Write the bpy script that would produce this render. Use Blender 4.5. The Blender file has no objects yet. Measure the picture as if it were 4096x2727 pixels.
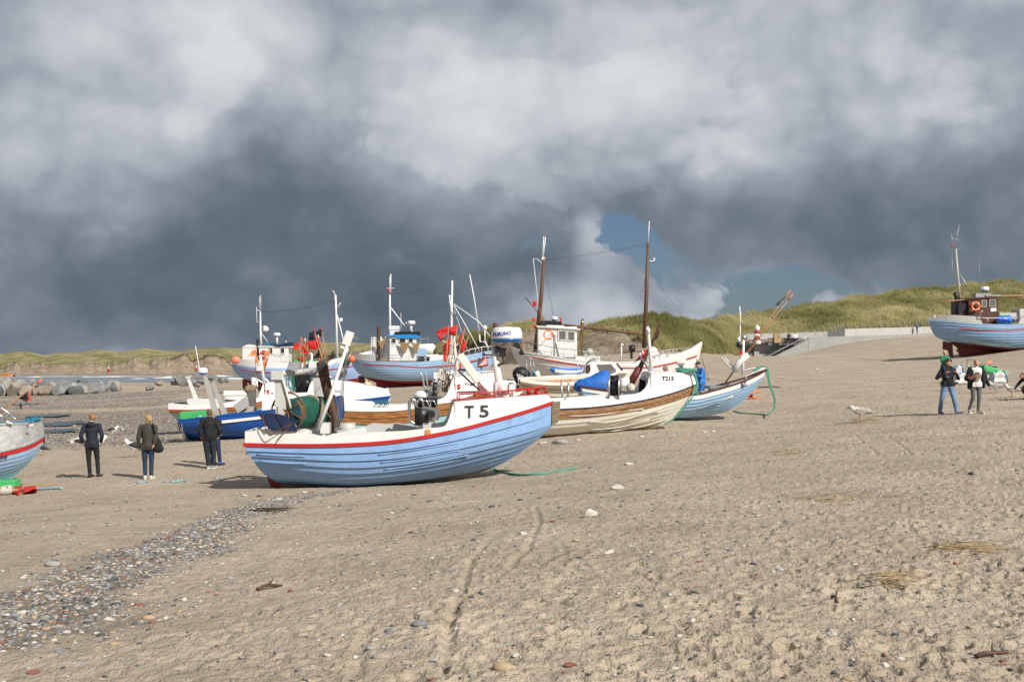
import bpy, bmesh, math, random
import numpy as np
from mathutils import Vector, Matrix, Euler
random.seed(7); rng=np.random.default_rng(11)
SC=bpy.context.scene; COL=SC.collection; R=math.radians

# ---------------------------------------------------------------- camera
FS=4869.6; CX=2048.0; HY=1460.9; CAMZ=4.0      # focal length and horizon in photo pixels
cd=bpy.data.cameras.new('camera'); cam=bpy.data.objects.new('camera',cd); COL.objects.link(cam)
cam.location=(0,0,CAMZ); cam.rotation_euler=(R(90),0,0)
cd.sensor_width=36; cd.lens=36*FS/4096; cd.shift_y=(HY-1363.5)/4096; cd.clip_start=0.1; cd.clip_end=20000
SC.camera=cam
# ---------------------------------------------------------------- sun and sky
SUNV=Vector((0.66,-0.76,0.78)).normalized()
sl=bpy.data.lights.new('sun','SUN'); sl.energy=5.0; sl.angle=R(0.53); sl.color=(1,0.94,0.86)
so=bpy.data.objects.new('sun',sl); COL.objects.link(so); so.rotation_euler=SUNV.to_track_quat('Z','Y').to_euler()
SC.view_settings.view_transform='Standard'; SC.view_settings.look='None'; SC.view_settings.gamma=1; SC.view_settings.exposure=.12
SC.view_settings.use_curve_mapping=False
wd=bpy.data.worlds.new('World'); SC.world=wd; wd.use_nodes=True
def build_sky():
    nt=wd.node_tree; nt.nodes.clear(); N=nt.nodes; L=nt.links
    out=N.new('ShaderNodeOutputWorld'); bg=N.new('ShaderNodeBackground'); bg.inputs[1].default_value=0.1
    L.new(bg.outputs[0],out.inputs[0])
    sky=N.new('ShaderNodeTexSky'); sky.sky_type='NISHITA'; sky.sun_disc=False
    sky.sun_elevation=math.asin(SUNV.z); sky.sun_rotation=math.atan2(SUNV.x,SUNV.y)
    sky.air_density=1.2; sky.dust_density=0.6; sky.ozone_density=1.5
    tc=N.new('ShaderNodeTexCoord')
    nrm=N.new('ShaderNodeVectorMath'); nrm.operation='NORMALIZE'; L.new(tc.outputs['Generated'],nrm.inputs[0])
    def noise(scale,detail,rough,vec,dist=0,sc=(1,1,1)):
        m=N.new('ShaderNodeVectorMath'); m.operation='MULTIPLY'; m.inputs[1].default_value=sc; L.new(vec,m.inputs[0])
        n=N.new('ShaderNodeTexNoise'); n.inputs['Scale'].default_value=scale; n.inputs['Detail'].default_value=detail
        n.inputs['Roughness'].default_value=rough; n.inputs['Distortion'].default_value=dist; L.new(m.outputs[0],n.inputs['Vector']); return n
    def math_(op,a,b,clamp=False):
        m=N.new('ShaderNodeMath'); m.operation=op; m.use_clamp=clamp
        for i,x in enumerate((a,b)):
            if isinstance(x,(int,float)): m.inputs[i].default_value=x
            else: L.new(x,m.inputs[i])
        return m.outputs[0]
    def warp(scale,detail,amt,src):
        w=noise(scale,detail,0.55,src); s=N.new('ShaderNodeVectorMath'); s.operation='SUBTRACT'; s.inputs[1].default_value=(.5,.5,.5)
        L.new(w.outputs['Color'],s.inputs[0]); k=N.new('ShaderNodeVectorMath'); k.operation='SCALE'; k.inputs['Scale'].default_value=amt
        L.new(s.outputs[0],k.inputs[0]); a=N.new('ShaderNodeVectorMath'); a.operation='ADD'
        L.new(src,a.inputs[0]); L.new(k.outputs[0],a.inputs[1]); return a.outputs[0]
    W1=warp(5,7,0.13,nrm.outputs[0]); W2=warp(13,8,0.075,W1)
    def blob(u,v,su,sv,amp,src=W2):          # one bank of cloud round the direction of (u,v)
        d=Vector(((u-1177.5)/2800,1,-(v-840)/2800)).normalized()
        a=N.new('ShaderNodeVectorMath'); a.operation='SUBTRACT'; a.inputs[1].default_value=d; L.new(src,a.inputs[0])
        b=N.new('ShaderNodeVectorMath'); b.operation='MULTIPLY'; b.inputs[1].default_value=(2800/su/2.0,1.2,2800/sv/2.0); L.new(a.outputs[0],b.inputs[0])
        c=N.new('ShaderNodeVectorMath'); c.operation='LENGTH'; L.new(b.outputs[0],c.inputs[0])
        m=N.new('ShaderNodeMapRange'); m.interpolation_type='SMOOTHSTEP'; m.inputs[1].default_value=0; m.inputs[2].default_value=1
        m.inputs[3].default_value=amp; m.inputs[4].default_value=0; L.new(c.outputs['Value'],m.inputs[0]); return m.outputs[0]
    tot=0.73
    for b in SKYB:
        tot=math_('ADD',tot,blob(b[0],b[1],b[2],b[3],b[4]*(.55 if b[4]>0 else .80)))
    n1=noise(6,10,0.56,W1,0.2,(1,1,1.6))
    tot=math_('ADD',tot,math_('MULTIPLY',math_('SUBTRACT',n1.outputs[0],0.5),0.34))
    # heaped cumulus: rounded cells folded into the noise give crisp lit heads and soft grey bases
    def puff(scale,amt,src,det):
        v_=N.new('ShaderNodeTexVoronoi'); v_.feature='F1'; v_.inputs['Scale'].default_value=scale; v_.inputs['Detail'].default_value=det; v_.inputs['Roughness'].default_value=.55; v_.inputs['Lacunarity'].default_value=2.2
        m=N.new('ShaderNodeVectorMath'); m.operation='MULTIPLY'; m.inputs[1].default_value=(1,1,1.35); L.new(src,m.inputs[0]); L.new(m.outputs[0],v_.inputs['Vector'])
        return math_('MULTIPLY',math_('SUBTRACT',0.50,v_.outputs['Distance']),amt)
    W3=warp(9,4,0.05,nrm.outputs[0])
    pf=puff(7,.50,W3,2.5); tot=math_('ADD',tot,pf)
    heads=None
    for b in ((880,270,240,110,1.05),(1020,215,120,70,.5),(1320,290,280,160,1.15),(1530,170,90,90,.7),(1400,430,140,120,1.0),(1840,170,330,90,.7),(2250,230,200,120,.7),(510,190,90,110,.8),(20,330,80,110,.9),(230,520,110,50,.6)):
        g=blob(*b); heads=g if heads is None else math_('ADD',heads,g)
    heads=math_('ADD',heads,math_('MULTIPLY',pf,1.9)); heads=math_('ADD',heads,math_('MULTIPLY',math_('SUBTRACT',n1.outputs[0],0.5),1.3))
    hm=N.new('ShaderNodeMapRange'); hm.interpolation_type='SMOOTHSTEP'; hm.inputs[1].default_value=.26; hm.inputs[2].default_value=.50; L.new(heads,hm.inputs[0])
    tot=math_('ADD',tot,math_('MULTIPLY',hm.outputs[0],.085))
    n2=noise(24,8,0.6,W1,0.3,(1,1,1.3)); tot=math_('ADD',tot,math_('MULTIPLY',math_('SUBTRACT',n2.outputs[0],0.5),0.22))
    tot=math_('ADD',math_('MULTIPLY',tot,.74),.135)
    rp=N.new('ShaderNodeValToRGB'); L.new(tot,rp.inputs[0]); e=rp.color_ramp.elements
    e[0].position=0.0; e[0].color=(.085,.115,.145,1); e[1].position=1.0; e[1].color=(.64,.655,.67,1)
    for p,c in ((.22,(.125,.16,.195)),(.40,(.195,.225,.27)),(.56,(.30,.33,.385)),(.74,(.46,.49,.535)),(.88,(.565,.585,.615))):
        x=e.new(p); x.color=c+(1,)
    k=N.new('ShaderNodeVectorMath'); k.operation='SCALE'; k.inputs['Scale'].default_value=10.0; L.new(rp.outputs[0],k.inputs[0])
    # clear blue gaps: the sky texture itself shows through
    gap=None
    for b in ((1480,580,170,58,1.1),(1720,690,210,66,1.25),(1440,600,70,45,.6),(2100,655,170,45,.7)):
        g=blob(*b); gap=g if gap is None else math_('ADD',gap,g)
    n3=noise(30,9,0.6,W1,0.4)
    gap=math_('ADD',gap,math_('MULTIPLY',math_('MULTIPLY',math_('SUBTRACT',n3.outputs[0],0.5),2.6),math_('MULTIPLY',gap,1.6,True)))
    for b in ((1380,600,55,60,-1.3),(1440,650,70,40,-1.2),(1570,650,90,70,-1.2),(1370,730,120,45,-1.4),(1910,690,52,26,-1.6),(2000,675,34,26,-1.8)):
        gap=math_('ADD',gap,blob(*b))
    gm=N.new('ShaderNodeMapRange'); gm.interpolation_type='SMOOTHSTEP'; gm.inputs[1].default_value=.25; gm.inputs[2].default_value=.75; L.new(gap,gm.inputs[0])
    mx=N.new('ShaderNodeMix'); mx.data_type='RGBA'; L.new(gm.outputs[0],mx.inputs[0]); L.new(k.outputs[0],mx.inputs[6])
    tint=N.new('ShaderNodeVectorMath'); tint.operation='MULTIPLY'; tint.inputs[1].default_value=SKYTINT; L.new(sky.outputs[0],tint.inputs[0])
    L.new(tint.outputs[0],mx.inputs[7]); L.new(mx.outputs[2],bg.inputs[0])
SKYTINT=(0.29,0.36,0.52)
SKYB=[(1177,-80,1700,350,.32),(230,230,420,170,.16),(1850,620,420,90,.10),(1250,330,260,170,.12),(0,330,130,160,.34),(430,60,420,130,.34),(520,170,90,120,.16),(60,80,200,150,.12),(880,240,230,120,.24),(1000,250,130,90,.12),
 (1320,230,300,130,.34),(1500,150,110,80,.10),(1390,400,130,130,.22),(1850,150,380,150,.22),(2260,210,260,170,.22),(1540,5,70,22,.25),
 (1385,600,55,75,.85),(1590,650,110,70,.75),(1370,735,150,50,1.0),(1450,560,60,40,.5),(1700,720,120,30,.5),(1910,692,60,26,.5),(2000,675,38,26,.55),(250,520,130,70,.12),(940,610,80,18,.25),
 (350,680,850,120,-.34),(100,590,300,110,-.14),(950,520,520,110,-.13),(600,470,200,110,-.14),(430,520,260,80,-.12),(1780,490,300,110,-.28),(2150,380,160,90,-.16),
 (1160,110,60,90,-.10),(2250,560,280,110,-.22),(600,780,1000,90,-.14),(1100,680,300,100,-.06),(1250,470,300,90,-.06),(1750,560,380,60,-.06)]
build_sky()

# ---------------------------------------------------------------- pixel frames used to measure the photo
FR={'A':(980,1300,.5520),'B':(1680,1200,.3397),'C':(0,1350,.4465),'D':(900,1050,.3507),'E':(1990,860,.4464),'F':(2180,1300,.4246),
'G':(2850,1150,.3827),'H':(3596,850,.5423),'I':(680,1350,.3189),'J':(1180,1150,.2552),'K':(1000,1380,.2551),'L':(250,1600,.2972),
'M':(3700,1360,.2169),'N':(0,1480,.3444),'O':(1600,1300,.2551),'Q':(2250,1350,.2551),'R':(3600,1380,.2169),'Z':(0,0,1/.575),'S':(0,0,1.0)}
def S(fr,x,y):
    a=FR[fr]; return a[0]+x*a[2],a[1]+y*a[2]
def W(fr,x,y,Y):
    u,v=S(fr,x,y); return Vector(((u-CX)/FS*Y,Y,CAMZ-(v-HY)/FS*Y))

# ---------------------------------------------------------------- materials
MATS={}
def mat(name,col,rough=.6,metal=0,var=.12,vscale=3,bump=0,bscale=20,coat=0,spec=.5,stain=None,trans=0,alpha=1):
    """painted / worn surface: base colour broken up by noise, optional stains, optional bump"""
    if name in MATS: return MATS[name]
    m=bpy.data.materials.new(name); m.use_nodes=True; nt=m.node_tree; N=nt.nodes; L=nt.links; p=N['Principled BSDF']
    p.inputs['Roughness'].default_value=rough; p.inputs['Metallic'].default_value=metal; p.inputs['Specular IOR Level'].default_value=spec
    if coat: p.inputs['Coat Weight'].default_value=coat
    if trans: p.inputs['Transmission Weight'].default_value=trans
    tc=N.new('ShaderNodeTexCoord'); n=N.new('ShaderNodeTexNoise'); n.inputs['Scale'].default_value=vscale; n.inputs['Detail'].default_value=6; n.inputs['Roughness'].default_value=.65
    L.new(tc.outputs['Object'],n.inputs['Vector'])
    r=N.new('ShaderNodeValToRGB'); e=r.color_ramp.elements; e[0].position=.3; e[1].position=.7
    e[0].color=tuple(max(0,c*(1-var)) for c in col)+(1,); e[1].color=tuple(min(1,c*(1+var*.6)) for c in col)+(1,)
    L.new(n.outputs[0],r.inputs[0]); last=r.outputs[0]
    if stain:
        sc,amt,scale=stain
        n2=N.new('ShaderNodeTexNoise'); n2.inputs['Scale'].default_value=scale; n2.inputs['Detail'].default_value=8; n2.inputs['Roughness'].default_value=.7
        mp=N.new('ShaderNodeMapping'); mp.inputs['Scale'].default_value=(1,1,.35); L.new(tc.outputs['Object'],mp.inputs[0]); L.new(mp.outputs[0],n2.inputs['Vector'])
        mr=N.new('ShaderNodeMapRange'); mr.inputs[1].default_value=.56; mr.inputs[2].default_value=.68; mr.inputs[4].default_value=amt; L.new(n2.outputs[0],mr.inputs[0])
        mx=N.new('ShaderNodeMix'); mx.data_type='RGBA'; mx.inputs[7].default_value=tuple(sc)+(1,); L.new(mr.outputs[0],mx.inputs[0]); L.new(last,mx.inputs[6]); last=mx.outputs[2]
    L.new(last,p.inputs['Base Color'])
    if bump:
        b=N.new('ShaderNodeBump'); b.inputs['Strength'].default_value=bump; b.inputs['Distance'].default_value=.02
        n3=N.new('ShaderNodeTexNoise'); n3.inputs['Scale'].default_value=bscale; n3.inputs['Detail'].default_value=5; L.new(tc.outputs['Object'],n3.inputs['Vector'])
        L.new(n3.outputs[0],b.inputs['Height']); L.new(b.outputs[0],p.inputs['Normal'])
    MATS[name]=m; return m
def woodmat(name,c0,c1,scale=2,rough=.6):
    if name in MATS: return MATS[name]
    m=bpy.data.materials.new(name); m.use_nodes=True; nt=m.node_tree; N=nt.nodes; L=nt.links; p=N['Principled BSDF']; p.inputs['Roughness'].default_value=rough
    tc=N.new('ShaderNodeTexCoord'); mp=N.new('ShaderNodeMapping'); mp.inputs['Scale'].default_value=(1.2,6,9); L.new(tc.outputs['Object'],mp.inputs[0])
    n=N.new('ShaderNodeTexNoise'); n.inputs['Scale'].default_value=scale; n.inputs['Detail'].default_value=8; n.inputs['Roughness'].default_value=.7; L.new(mp.outputs[0],n.inputs['Vector'])
    r=N.new('ShaderNodeValToRGB'); e=r.color_ramp.elements; e[0].position=.35; e[1].position=.65; e[0].color=tuple(c0)+(1,); e[1].color=tuple(c1)+(1,)
    L.new(n.outputs[0],r.inputs[0]); L.new(r.outputs[0],p.inputs['Base Color'])
    b=N.new('ShaderNodeBump'); b.inputs['Strength'].default_value=.3; b.inputs['Distance'].default_value=.01; L.new(n.outputs[0],b.inputs['Height']); L.new(b.outputs[0],p.inputs['Normal'])
    MATS[name]=m; return m
GR=(.22,.2,.17)
WHITE=mat('white_paint',(.72,.72,.70),.4,var=.07,stain=((.48,.42,.33),.5,4),bump=.05)
CLEANW=mat('clean_white',(.78,.78,.77),.3,var=.04)
CREAM=mat('cream_paint',(.76,.74,.66),.4,var=.05,stain=((.58,.54,.44),.3,3),bump=.08)
LGREY=mat('light_grey_paint',(.52,.52,.49),.45,var=.1,stain=(GR,.45,3),bump=.1)
BLUE=mat('sky_blue_paint',(.225,.38,.64),.5,var=.12,stain=((.16,.19,.22),.55,4.5),bump=.12,bscale=9)
BLUE2=mat('pale_blue_paint',(.30,.47,.66),.45,var=.09,stain=((.2,.24,.27),.35,2.5),bump=.12,bscale=9)
CYAN=mat('pale_cyan_paint',(.36,.62,.66),.45,var=.07,stain=((.25,.33,.33),.35,2.5),bump=.08)
RED=mat('red_paint',(.48,.02,.02),.4,var=.2,stain=((.15,.02,.02),.4,4))
REDB=mat('red_bottom_paint',(.30,.018,.015),.55,var=.25,stain=((.10,.03,.02),.6,2),bump=.2)
DRED=mat('dark_red_paint',(.13,.018,.014),.6,var=.35,stain=((.2,.1,.05),.5,2),bump=.3)
RBLUE=mat('strong_blue_paint',(.008,.085,.36),.35,var=.12,stain=((.05,.12,.25),.4,3))
NAVY=mat('navy_paint',(.012,.022,.07),.4,var=.3,stain=((.1,.1,.1),.5,5))
BLACK=mat('black_rubber',(.012,.012,.014),.45,var=.3)
STEEL=mat('stainless_steel',(.62,.62,.62),.25,metal=1,var=.1)
GALV=mat('galvanised_steel',(.42,.43,.43),.45,metal=.8,var=.15)
RUST=mat('rusty_pipe',(.10,.052,.035),.7,metal=.3,var=.4,stain=((.22,.10,.05),.6,3),bump=.3)
RUSTL=mat('rust_wheel',(.16,.075,.035),.8,var=.3)
WOOD=woodmat('varnished_wood',(.17,.065,.018),(.42,.19,.06),2.2,.4)
WOODW=woodmat('weathered_wood',(.14,.06,.025),(.42,.24,.12),2.5)
WOODG=woodmat('grey_brown_wood',(.13,.095,.055),(.28,.22,.14),2.5)
BROWNP=mat('brown_paint',(.085,.03,.02),.5,var=.2,stain=((.2,.12,.08),.4,3))
MASTW=woodmat('mast_wood',(.06,.025,.012),(.18,.085,.035),3)
GLASS=mat('dark_window_glass',(.02,.025,.03),.06,var=.2,spec=.8)
ORANGE=mat('orange_plastic',(.80,.16,.03),.45,var=.1)
FORANGE=mat('orange_flag_cloth',(.85,.25,.10),.7,var=.12)
FRED=mat('red_flag_cloth',(.58,.015,.012),.75,var=.2)
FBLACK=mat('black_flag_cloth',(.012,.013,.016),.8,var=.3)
FGREY=mat('grey_flag_cloth',(.05,.07,.085),.8,var=.3)
CANE=woodmat('bamboo_cane',(.28,.13,.06),(.52,.30,.15),4)
NET=mat('green_net',(.008,.10,.065),.9,var=.6,vscale=14,bump=1,bscale=60,stain=((.02,.2,.14),.5,20))
NETB=mat('beige_net',(.28,.22,.14),.95,var=.4,vscale=14,bump=1,bscale=60)
ROPEG=mat('green_rope',(.10,.34,.25),.9,var=.3,vscale=30,bump=1,bscale=80)
ROPEB=mat('blue_rope',(.04,.26,.42),.9,var=.3,vscale=30,bump=1,bscale=80)
ROPEL=mat('pale_blue_rope',(.25,.48,.6),.9,var=.3,vscale=30)
TARP=mat('blue_tarp',(.01,.16,.62),.4,var=.2,bump=.6,bscale=6)
GREENC=mat('green_crate_plastic',(.06,.42,.13),.5,var=.1)
BRASS=mat('brass_pipe',(.30,.22,.12),.35,metal=.8,var=.2,vscale=2)
TXT=mat('black_lettering',(.012,.012,.015),.5)
CONC=mat('concrete',(.36,.36,.34),.85,var=.14,vscale=1.2,stain=((.2,.2,.19),.5,.5),bump=.3)
CONCD=mat('dark_concrete',(.14,.15,.15),.8,var=.2,vscale=1.2)  # darker grey concrete for the side wall, panel, steps and bench support
ALU=mat('brushed_aluminium',(.66,.66,.64),.33,metal=.75,var=.3,vscale=7,bump=.35,bscale=5)
SKIN=mat('skin',(.52,.27,.19),.5,var=.08)
RFL=mat('radar_blue',(.01,.14,.42),.3)
FISH=mat('dried_fish',(.30,.19,.09),.7,var=.6,vscale=9,bump=.5)
BUOYC=mat('weathered_float',(.50,.48,.40),.7,var=.3,vscale=8)

# ---------------------------------------------------------------- mesh helpers
class MB:
    def __init__(s): s.v=[];s.f=[];s.m=[];s.s=[]
    def add(s,vs,fs,m=0,smooth=False):
        o=len(s.v); s.v+= [tuple(v) for v in vs]
        for f in fs: s.f.append(tuple(o+i for i in f)); s.m.append(m); s.s.append(smooth)
        return s
    def box(s,c,d,rot=(0,0,0),m=0,bev=0):
        E=Euler(rot).to_matrix(); c=Vector(c); h=Vector(d)/2
        bv=min(bev,min(h)*.9)
        if bv>0:
            bm=bmesh.new(); bmesh.ops.create_cube(bm,size=1); bmesh.ops.scale(bm,vec=Vector(d),verts=bm.verts)
            bmesh.ops.bevel(bm,geom=bm.edges[:],offset=bv,segments=2,affect='EDGES',profile=.5)
            bm.verts.ensure_lookup_table(); vs=[c+E@v.co for v in bm.verts]; fs=[[v.index for v in f.verts] for f in bm.faces]; bm.free()
            return s.add(vs,fs,m,False)
        vs=[c+E@Vector((x*h.x,y*h.y,z*h.z)) for x in(-1,1) for y in(-1,1) for z in(-1,1)]
        return s.add(vs,[(0,1,3,2),(4,6,7,5),(0,4,5,1),(2,3,7,6),(0,2,6,4),(1,5,7,3)],m)
    def tube(s,pts,r,n=8,m=0,caps=True,smooth=True,closed=False):
        pts=[Vector(p) for p in pts]; k=len(pts); rs=r if isinstance(r,(list,tuple)) else [r]*k
        vs=[];prev=None
        for i,p in enumerate(pts):
            a=pts[(i-1)%k] if (i>0 or closed) else p; b=pts[(i+1)%k] if (i<k-1 or closed) else p
            t=(b-a); t=t.normalized() if t.length>1e-9 else Vector((0,0,1))
            if prev is None:
                up=Vector((0,0,1)) if abs(t.z)<.9 else Vector((1,0,0)); x=t.cross(up).normalized()
            else: x=(prev-t*prev.dot(t)); x=x.normalized() if x.length>1e-6 else t.orthogonal().normalized()
            prev=x; y=t.cross(x)
            for j in range(n):
                an=2*math.pi*j/n; vs.append(p+(x*math.cos(an)+y*math.sin(an))*rs[i])
        fs=[]
        for i in range(k if closed else k-1):
            for j in range(n):
                a=i*n+j;b=i*n+(j+1)%n;i2=(i+1)%k; fs.append((a,b,i2*n+(j+1)%n,i2*n+j))
        s.add(vs,fs,m,smooth)
        if caps and not closed:
            o=len(s.v)-len(vs); s.f.append(tuple(o+j for j in range(n))[::-1]); s.m.append(m); s.s.append(False)
            s.f.append(tuple(o+(k-1)*n+j for j in range(n))); s.m.append(m); s.s.append(False)
        return s
    def ell(s,c,r,nu=14,nv=9,m=0,rot=(0,0,0)):
        if isinstance(r,(int,float)): r=(r,r,r)
        E=Euler(rot).to_matrix(); c=Vector(c); vs=[]
        for i in range(1,nv):
            a=math.pi*i/nv
            for j in range(nu):
                b=2*math.pi*j/nu; vs.append(c+E@Vector((r[0]*math.sin(a)*math.cos(b),r[1]*math.sin(a)*math.sin(b),r[2]*math.cos(a))))
        vs.append(c+E@Vector((0,0,r[2]))); vs.append(c+E@Vector((0,0,-r[2]))); T=len(vs)-2;Bq=T+1
        fs=[]
        for i in range(nv-2):
            for j in range(nu): fs.append((i*nu+j,(i+1)*nu+j,(i+1)*nu+(j+1)%nu,i*nu+(j+1)%nu))
        for j in range(nu): fs.append((T,j,(j+1)%nu)); fs.append((Bq,(nv-2)*nu+(j+1)%nu,(nv-2)*nu+j))
        return s.add(vs,fs,m,True)
    def lathe(s,c,prof,n=20,m=0,axis=(0,0,1),smooth=True,arc=1.0):
        q=Vector((0,0,1)).rotation_difference(Vector(axis).normalized()); c=Vector(c); vs=[];k=len(prof)
        for r_,z in prof:
            for j in range(n):
                a=2*math.pi*j/n; vs.append(c+q@Vector((r_*math.cos(a),r_*math.sin(a),z)))
        fs=[(i*n+j,i*n+(j+1)%n,(i+1)*n+(j+1)%n,(i+1)*n+j) for i in range(k-1) for j in range(n)]
        s.add(vs,fs,m,smooth); o=len(s.v)-len(vs)
        for i,rv in ((0,True),(k-1,False)):
            if prof[i][0]>1e-4:
                f=tuple(o+i*n+j for j in range(n)); s.f.append(f[::-1] if rv else f); s.m.append(m); s.s.append(False)
        return s
    def prism(s,pts,off,m=0):
        pts=[Vector(p) for p in pts]; off=Vector(off); n=len(pts)
        vs=pts+[p+off for p in pts]; fs=[tuple(range(n)),tuple(range(2*n-1,n-1,-1))]+[(i,(i+1)%n,n+(i+1)%n,n+i)[::-1] for i in range(n)]
        return s.add(vs,fs,m)
    def grid(s,rows,m=0,smooth=True):
        nr=len(rows);nc=len(rows[0]); vs=[p for r_ in rows for p in r_]
        return s.add(vs,[(i*nc+j,i*nc+j+1,(i+1)*nc+j+1,(i+1)*nc+j) for i in range(nr-1) for j in range(nc-1)],m,smooth)
    def build(s,name,mats,parent=None,tri=False):
        me=bpy.data.meshes.new(name); me.from_pydata(s.v,[],s.f); me.update()
        if not isinstance(mats,(list,tuple)): mats=[mats]
        for q in mats: me.materials.append(q)
        me.polygons.foreach_set('material_index',s.m); me.polygons.foreach_set('use_smooth',s.s)
        o=bpy.data.objects.new(name,me); COL.objects.link(o)
        if parent: o.parent=parent
        return o
def tag(o,label=None,cat=None,group=None,kind=None):
    if label: o['label']=label
    if cat: o['category']=cat
    if group: o['group']=group
    if kind: o['kind']=kind
    return o
def thing(name,label,cat,loc=(0,0,0),rz=0,group=None,rot=None):
    o=bpy.data.objects.new(name,None); COL.objects.link(o); o.location=loc; o.rotation_euler=rot if rot else (0,0,rz); o.empty_display_size=.3
    return tag(o,label,cat,group)
def copy_thing(o,parent=None):
    c=o.copy(); COL.objects.link(c)
    if parent: c.parent=parent
    for ch in list(o.children): copy_thing(ch,c)
    return c
def npmesh(name,V,F,mats,smooth=True,attrs=None,midx=None,parent=None):
    me=bpy.data.meshes.new(name); V=np.asarray(V,np.float32); F=np.asarray(F,np.int32); k=F.shape[1]
    me.vertices.add(len(V)); me.vertices.foreach_set('co',V.ravel()); me.loops.add(F.size); me.loops.foreach_set('vertex_index',F.ravel())
    me.polygons.add(len(F)); me.polygons.foreach_set('loop_start',np.arange(0,F.size,k,dtype=np.int32)); 
    me.update(calc_edges=True); me.validate()
    me.polygons.foreach_set('use_smooth',np.full(len(me.polygons),smooth))
    if not isinstance(mats,(list,tuple)): mats=[mats]
    for q in mats: me.materials.append(q)
    if midx is not None: me.polygons.foreach_set('material_index',np.asarray(midx,np.int32))
    for a,d in (attrs or {}).items():
        at=me.attributes.new(a,'FLOAT','POINT'); at.data.foreach_set('value',np.asarray(d,np.float32))
    o=bpy.data.objects.new(name,me); COL.objects.link(o)
    if parent: o.parent=parent
    return o
# ---------------------------------------------------------------- value noise
def hash2(ix,iy,seed):
    h=(ix.astype(np.int64)*374761393+iy.astype(np.int64)*668265263+seed*1442695041)&0xffffffff
    h=((h^(h>>13))*1274126177)&0xffffffff; h=h^(h>>16); return (h&0xffff)/65535.0
def vnoise(x,y,seed=0):
    ix=np.floor(x);iy=np.floor(y);fx=x-ix;fy=y-iy;fx=fx*fx*(3-2*fx);fy=fy*fy*(3-2*fy)
    a=hash2(ix,iy,seed);b=hash2(ix+1,iy,seed);c=hash2(ix,iy+1,seed);d=hash2(ix+1,iy+1,seed)
    return (a*(1-fx)+b*fx)*(1-fy)+(c*(1-fx)+d*fx)*fy
def fbm(x,y,o=4,seed=0,g=.5):
    s=0;a=1;t=0
    for i in range(o): s=s+a*vnoise(x*2**i+17.3*i,y*2**i-9.1*i,seed+i);t+=a;a*=g
    return s/t-.5
# ---------------------------------------------------------------- ground
cp=[]
def C(u,v,Y): cp.append(((u-1177.5)/2800*Y,Y,CAMZ-(v-840)/2800*Y))
for q in ((205,1099,33.7),(342,1103,32.6),(485,1075,36),(650,1120,30),(900,1112,30.3),(1130,1088,31.5),(1260,1004,41),(1550,984,42),(1700,958,48),(1400,955,48),
 (2175,952,39),(2330,935,41),(420,985,67),(440,1012,52),(700,1000,50),(100,909,150),(300,900,160),(450,888,200),(100,885,253),(552,874,329),(558,902,112),(800,893,106),
 (900,890,100),(1150,885,98),(1250,872,78),(1500,868,78),(2190,824,96),(2355,802,96),(1250,925,57),(1734,829,149),(1858,808,152),(2156,773,165),(2500,752,165),
 (1600,815,142),(1400,832,125),(1200,846,128),(1000,858,185),(800,868,300),(115,975,78),(2300,905,48),(2050,878,60),(1850,905,55),(40,1122,33),(1950,842,90),(1720,860,80),
 (0,940,100),(300,935,100),(200,1060,40)): C(*q)
cp+=[(0,0,2.4),(-12,0,2.2),(14,0,2.6),(0,-25,2.6),(0,6.2,2.4),(-3,14,1.95),(6,14,2.35),(0,20,1.8),(8,22,2.25),(-6,20,1.5),(-10,14,1.75),(-60,30,.3),(-60,80,.2),(60,50,5),(90,120,7.5),
 (60,0,3.0),(40,-20,2.7),(20,-15,2.6),(100,0,3.5),(-60,0,1.0),(-40,-20,1.6),(30,20,2.9),(35,40,3.9),(-120,200,-.6),(-110,300,-3),(-60,420,-3),(-150,120,-.4),(140,180,9),(-220,250,-3),(0,420,4),(60,260,8),(120,300,9),(0,260,3.5),(-30,60,.7)]
cp=np.array(cp)
def wrp(x,y):
    y=np.clip(y,-24,450); x=np.clip(x,-260,200); return x/(y+28)*2.0, np.log(y+28)
P0=np.stack(wrp(cp[:,0],cp[:,1]),1)
def kern(d2): return -np.sqrt(d2+.02)
Kc=kern(((P0[:,None]-P0[None])**2).sum(2))+np.eye(len(cp))*-2e-4
Ac=np.block([[Kc,np.c_[np.ones(len(cp)),P0]],[np.c_[np.ones(len(cp)),P0].T,np.zeros((3,3))]])
wc=np.linalg.solve(Ac,np.r_[cp[:,2],0,0,0])
def GA(x,y):
    a,b=wrp(np.asarray(x,float),np.asarray(y,float)); sh=a.shape; a=a.ravel();b=b.ravel(); out=np.zeros_like(a)+wc[-3]+wc[-2]*a+wc[-1]*b
    for i in range(len(cp)): out+=wc[i]*kern((a-P0[i,0])**2+(b-P0[i,1])**2)
    return out.reshape(sh)
def G(x,y): return float(GA(np.array([x]),np.array([y]))[0])
def GP(fr,x,y,lo=3,hi=400):
    """point of the ground seen at this pixel"""
    u,v=S(fr,x,y); Ys=np.geomspace(lo,hi,600); zs=CAMZ-(v-HY)/FS*Ys; g=GA((u-CX)/FS*Ys,Ys); d=zs-g
    i=int(np.argmax(d<0)) if (d<0).any() else len(Ys)-1
    if i==0: Y=Ys[0]
    else: Y=Ys[i-1]+(Ys[i]-Ys[i-1])*d[i-1]/(d[i-1]-d[i])
    X=(u-CX)/FS*Y; return Vector((X,Y,G(X,Y)))
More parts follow.
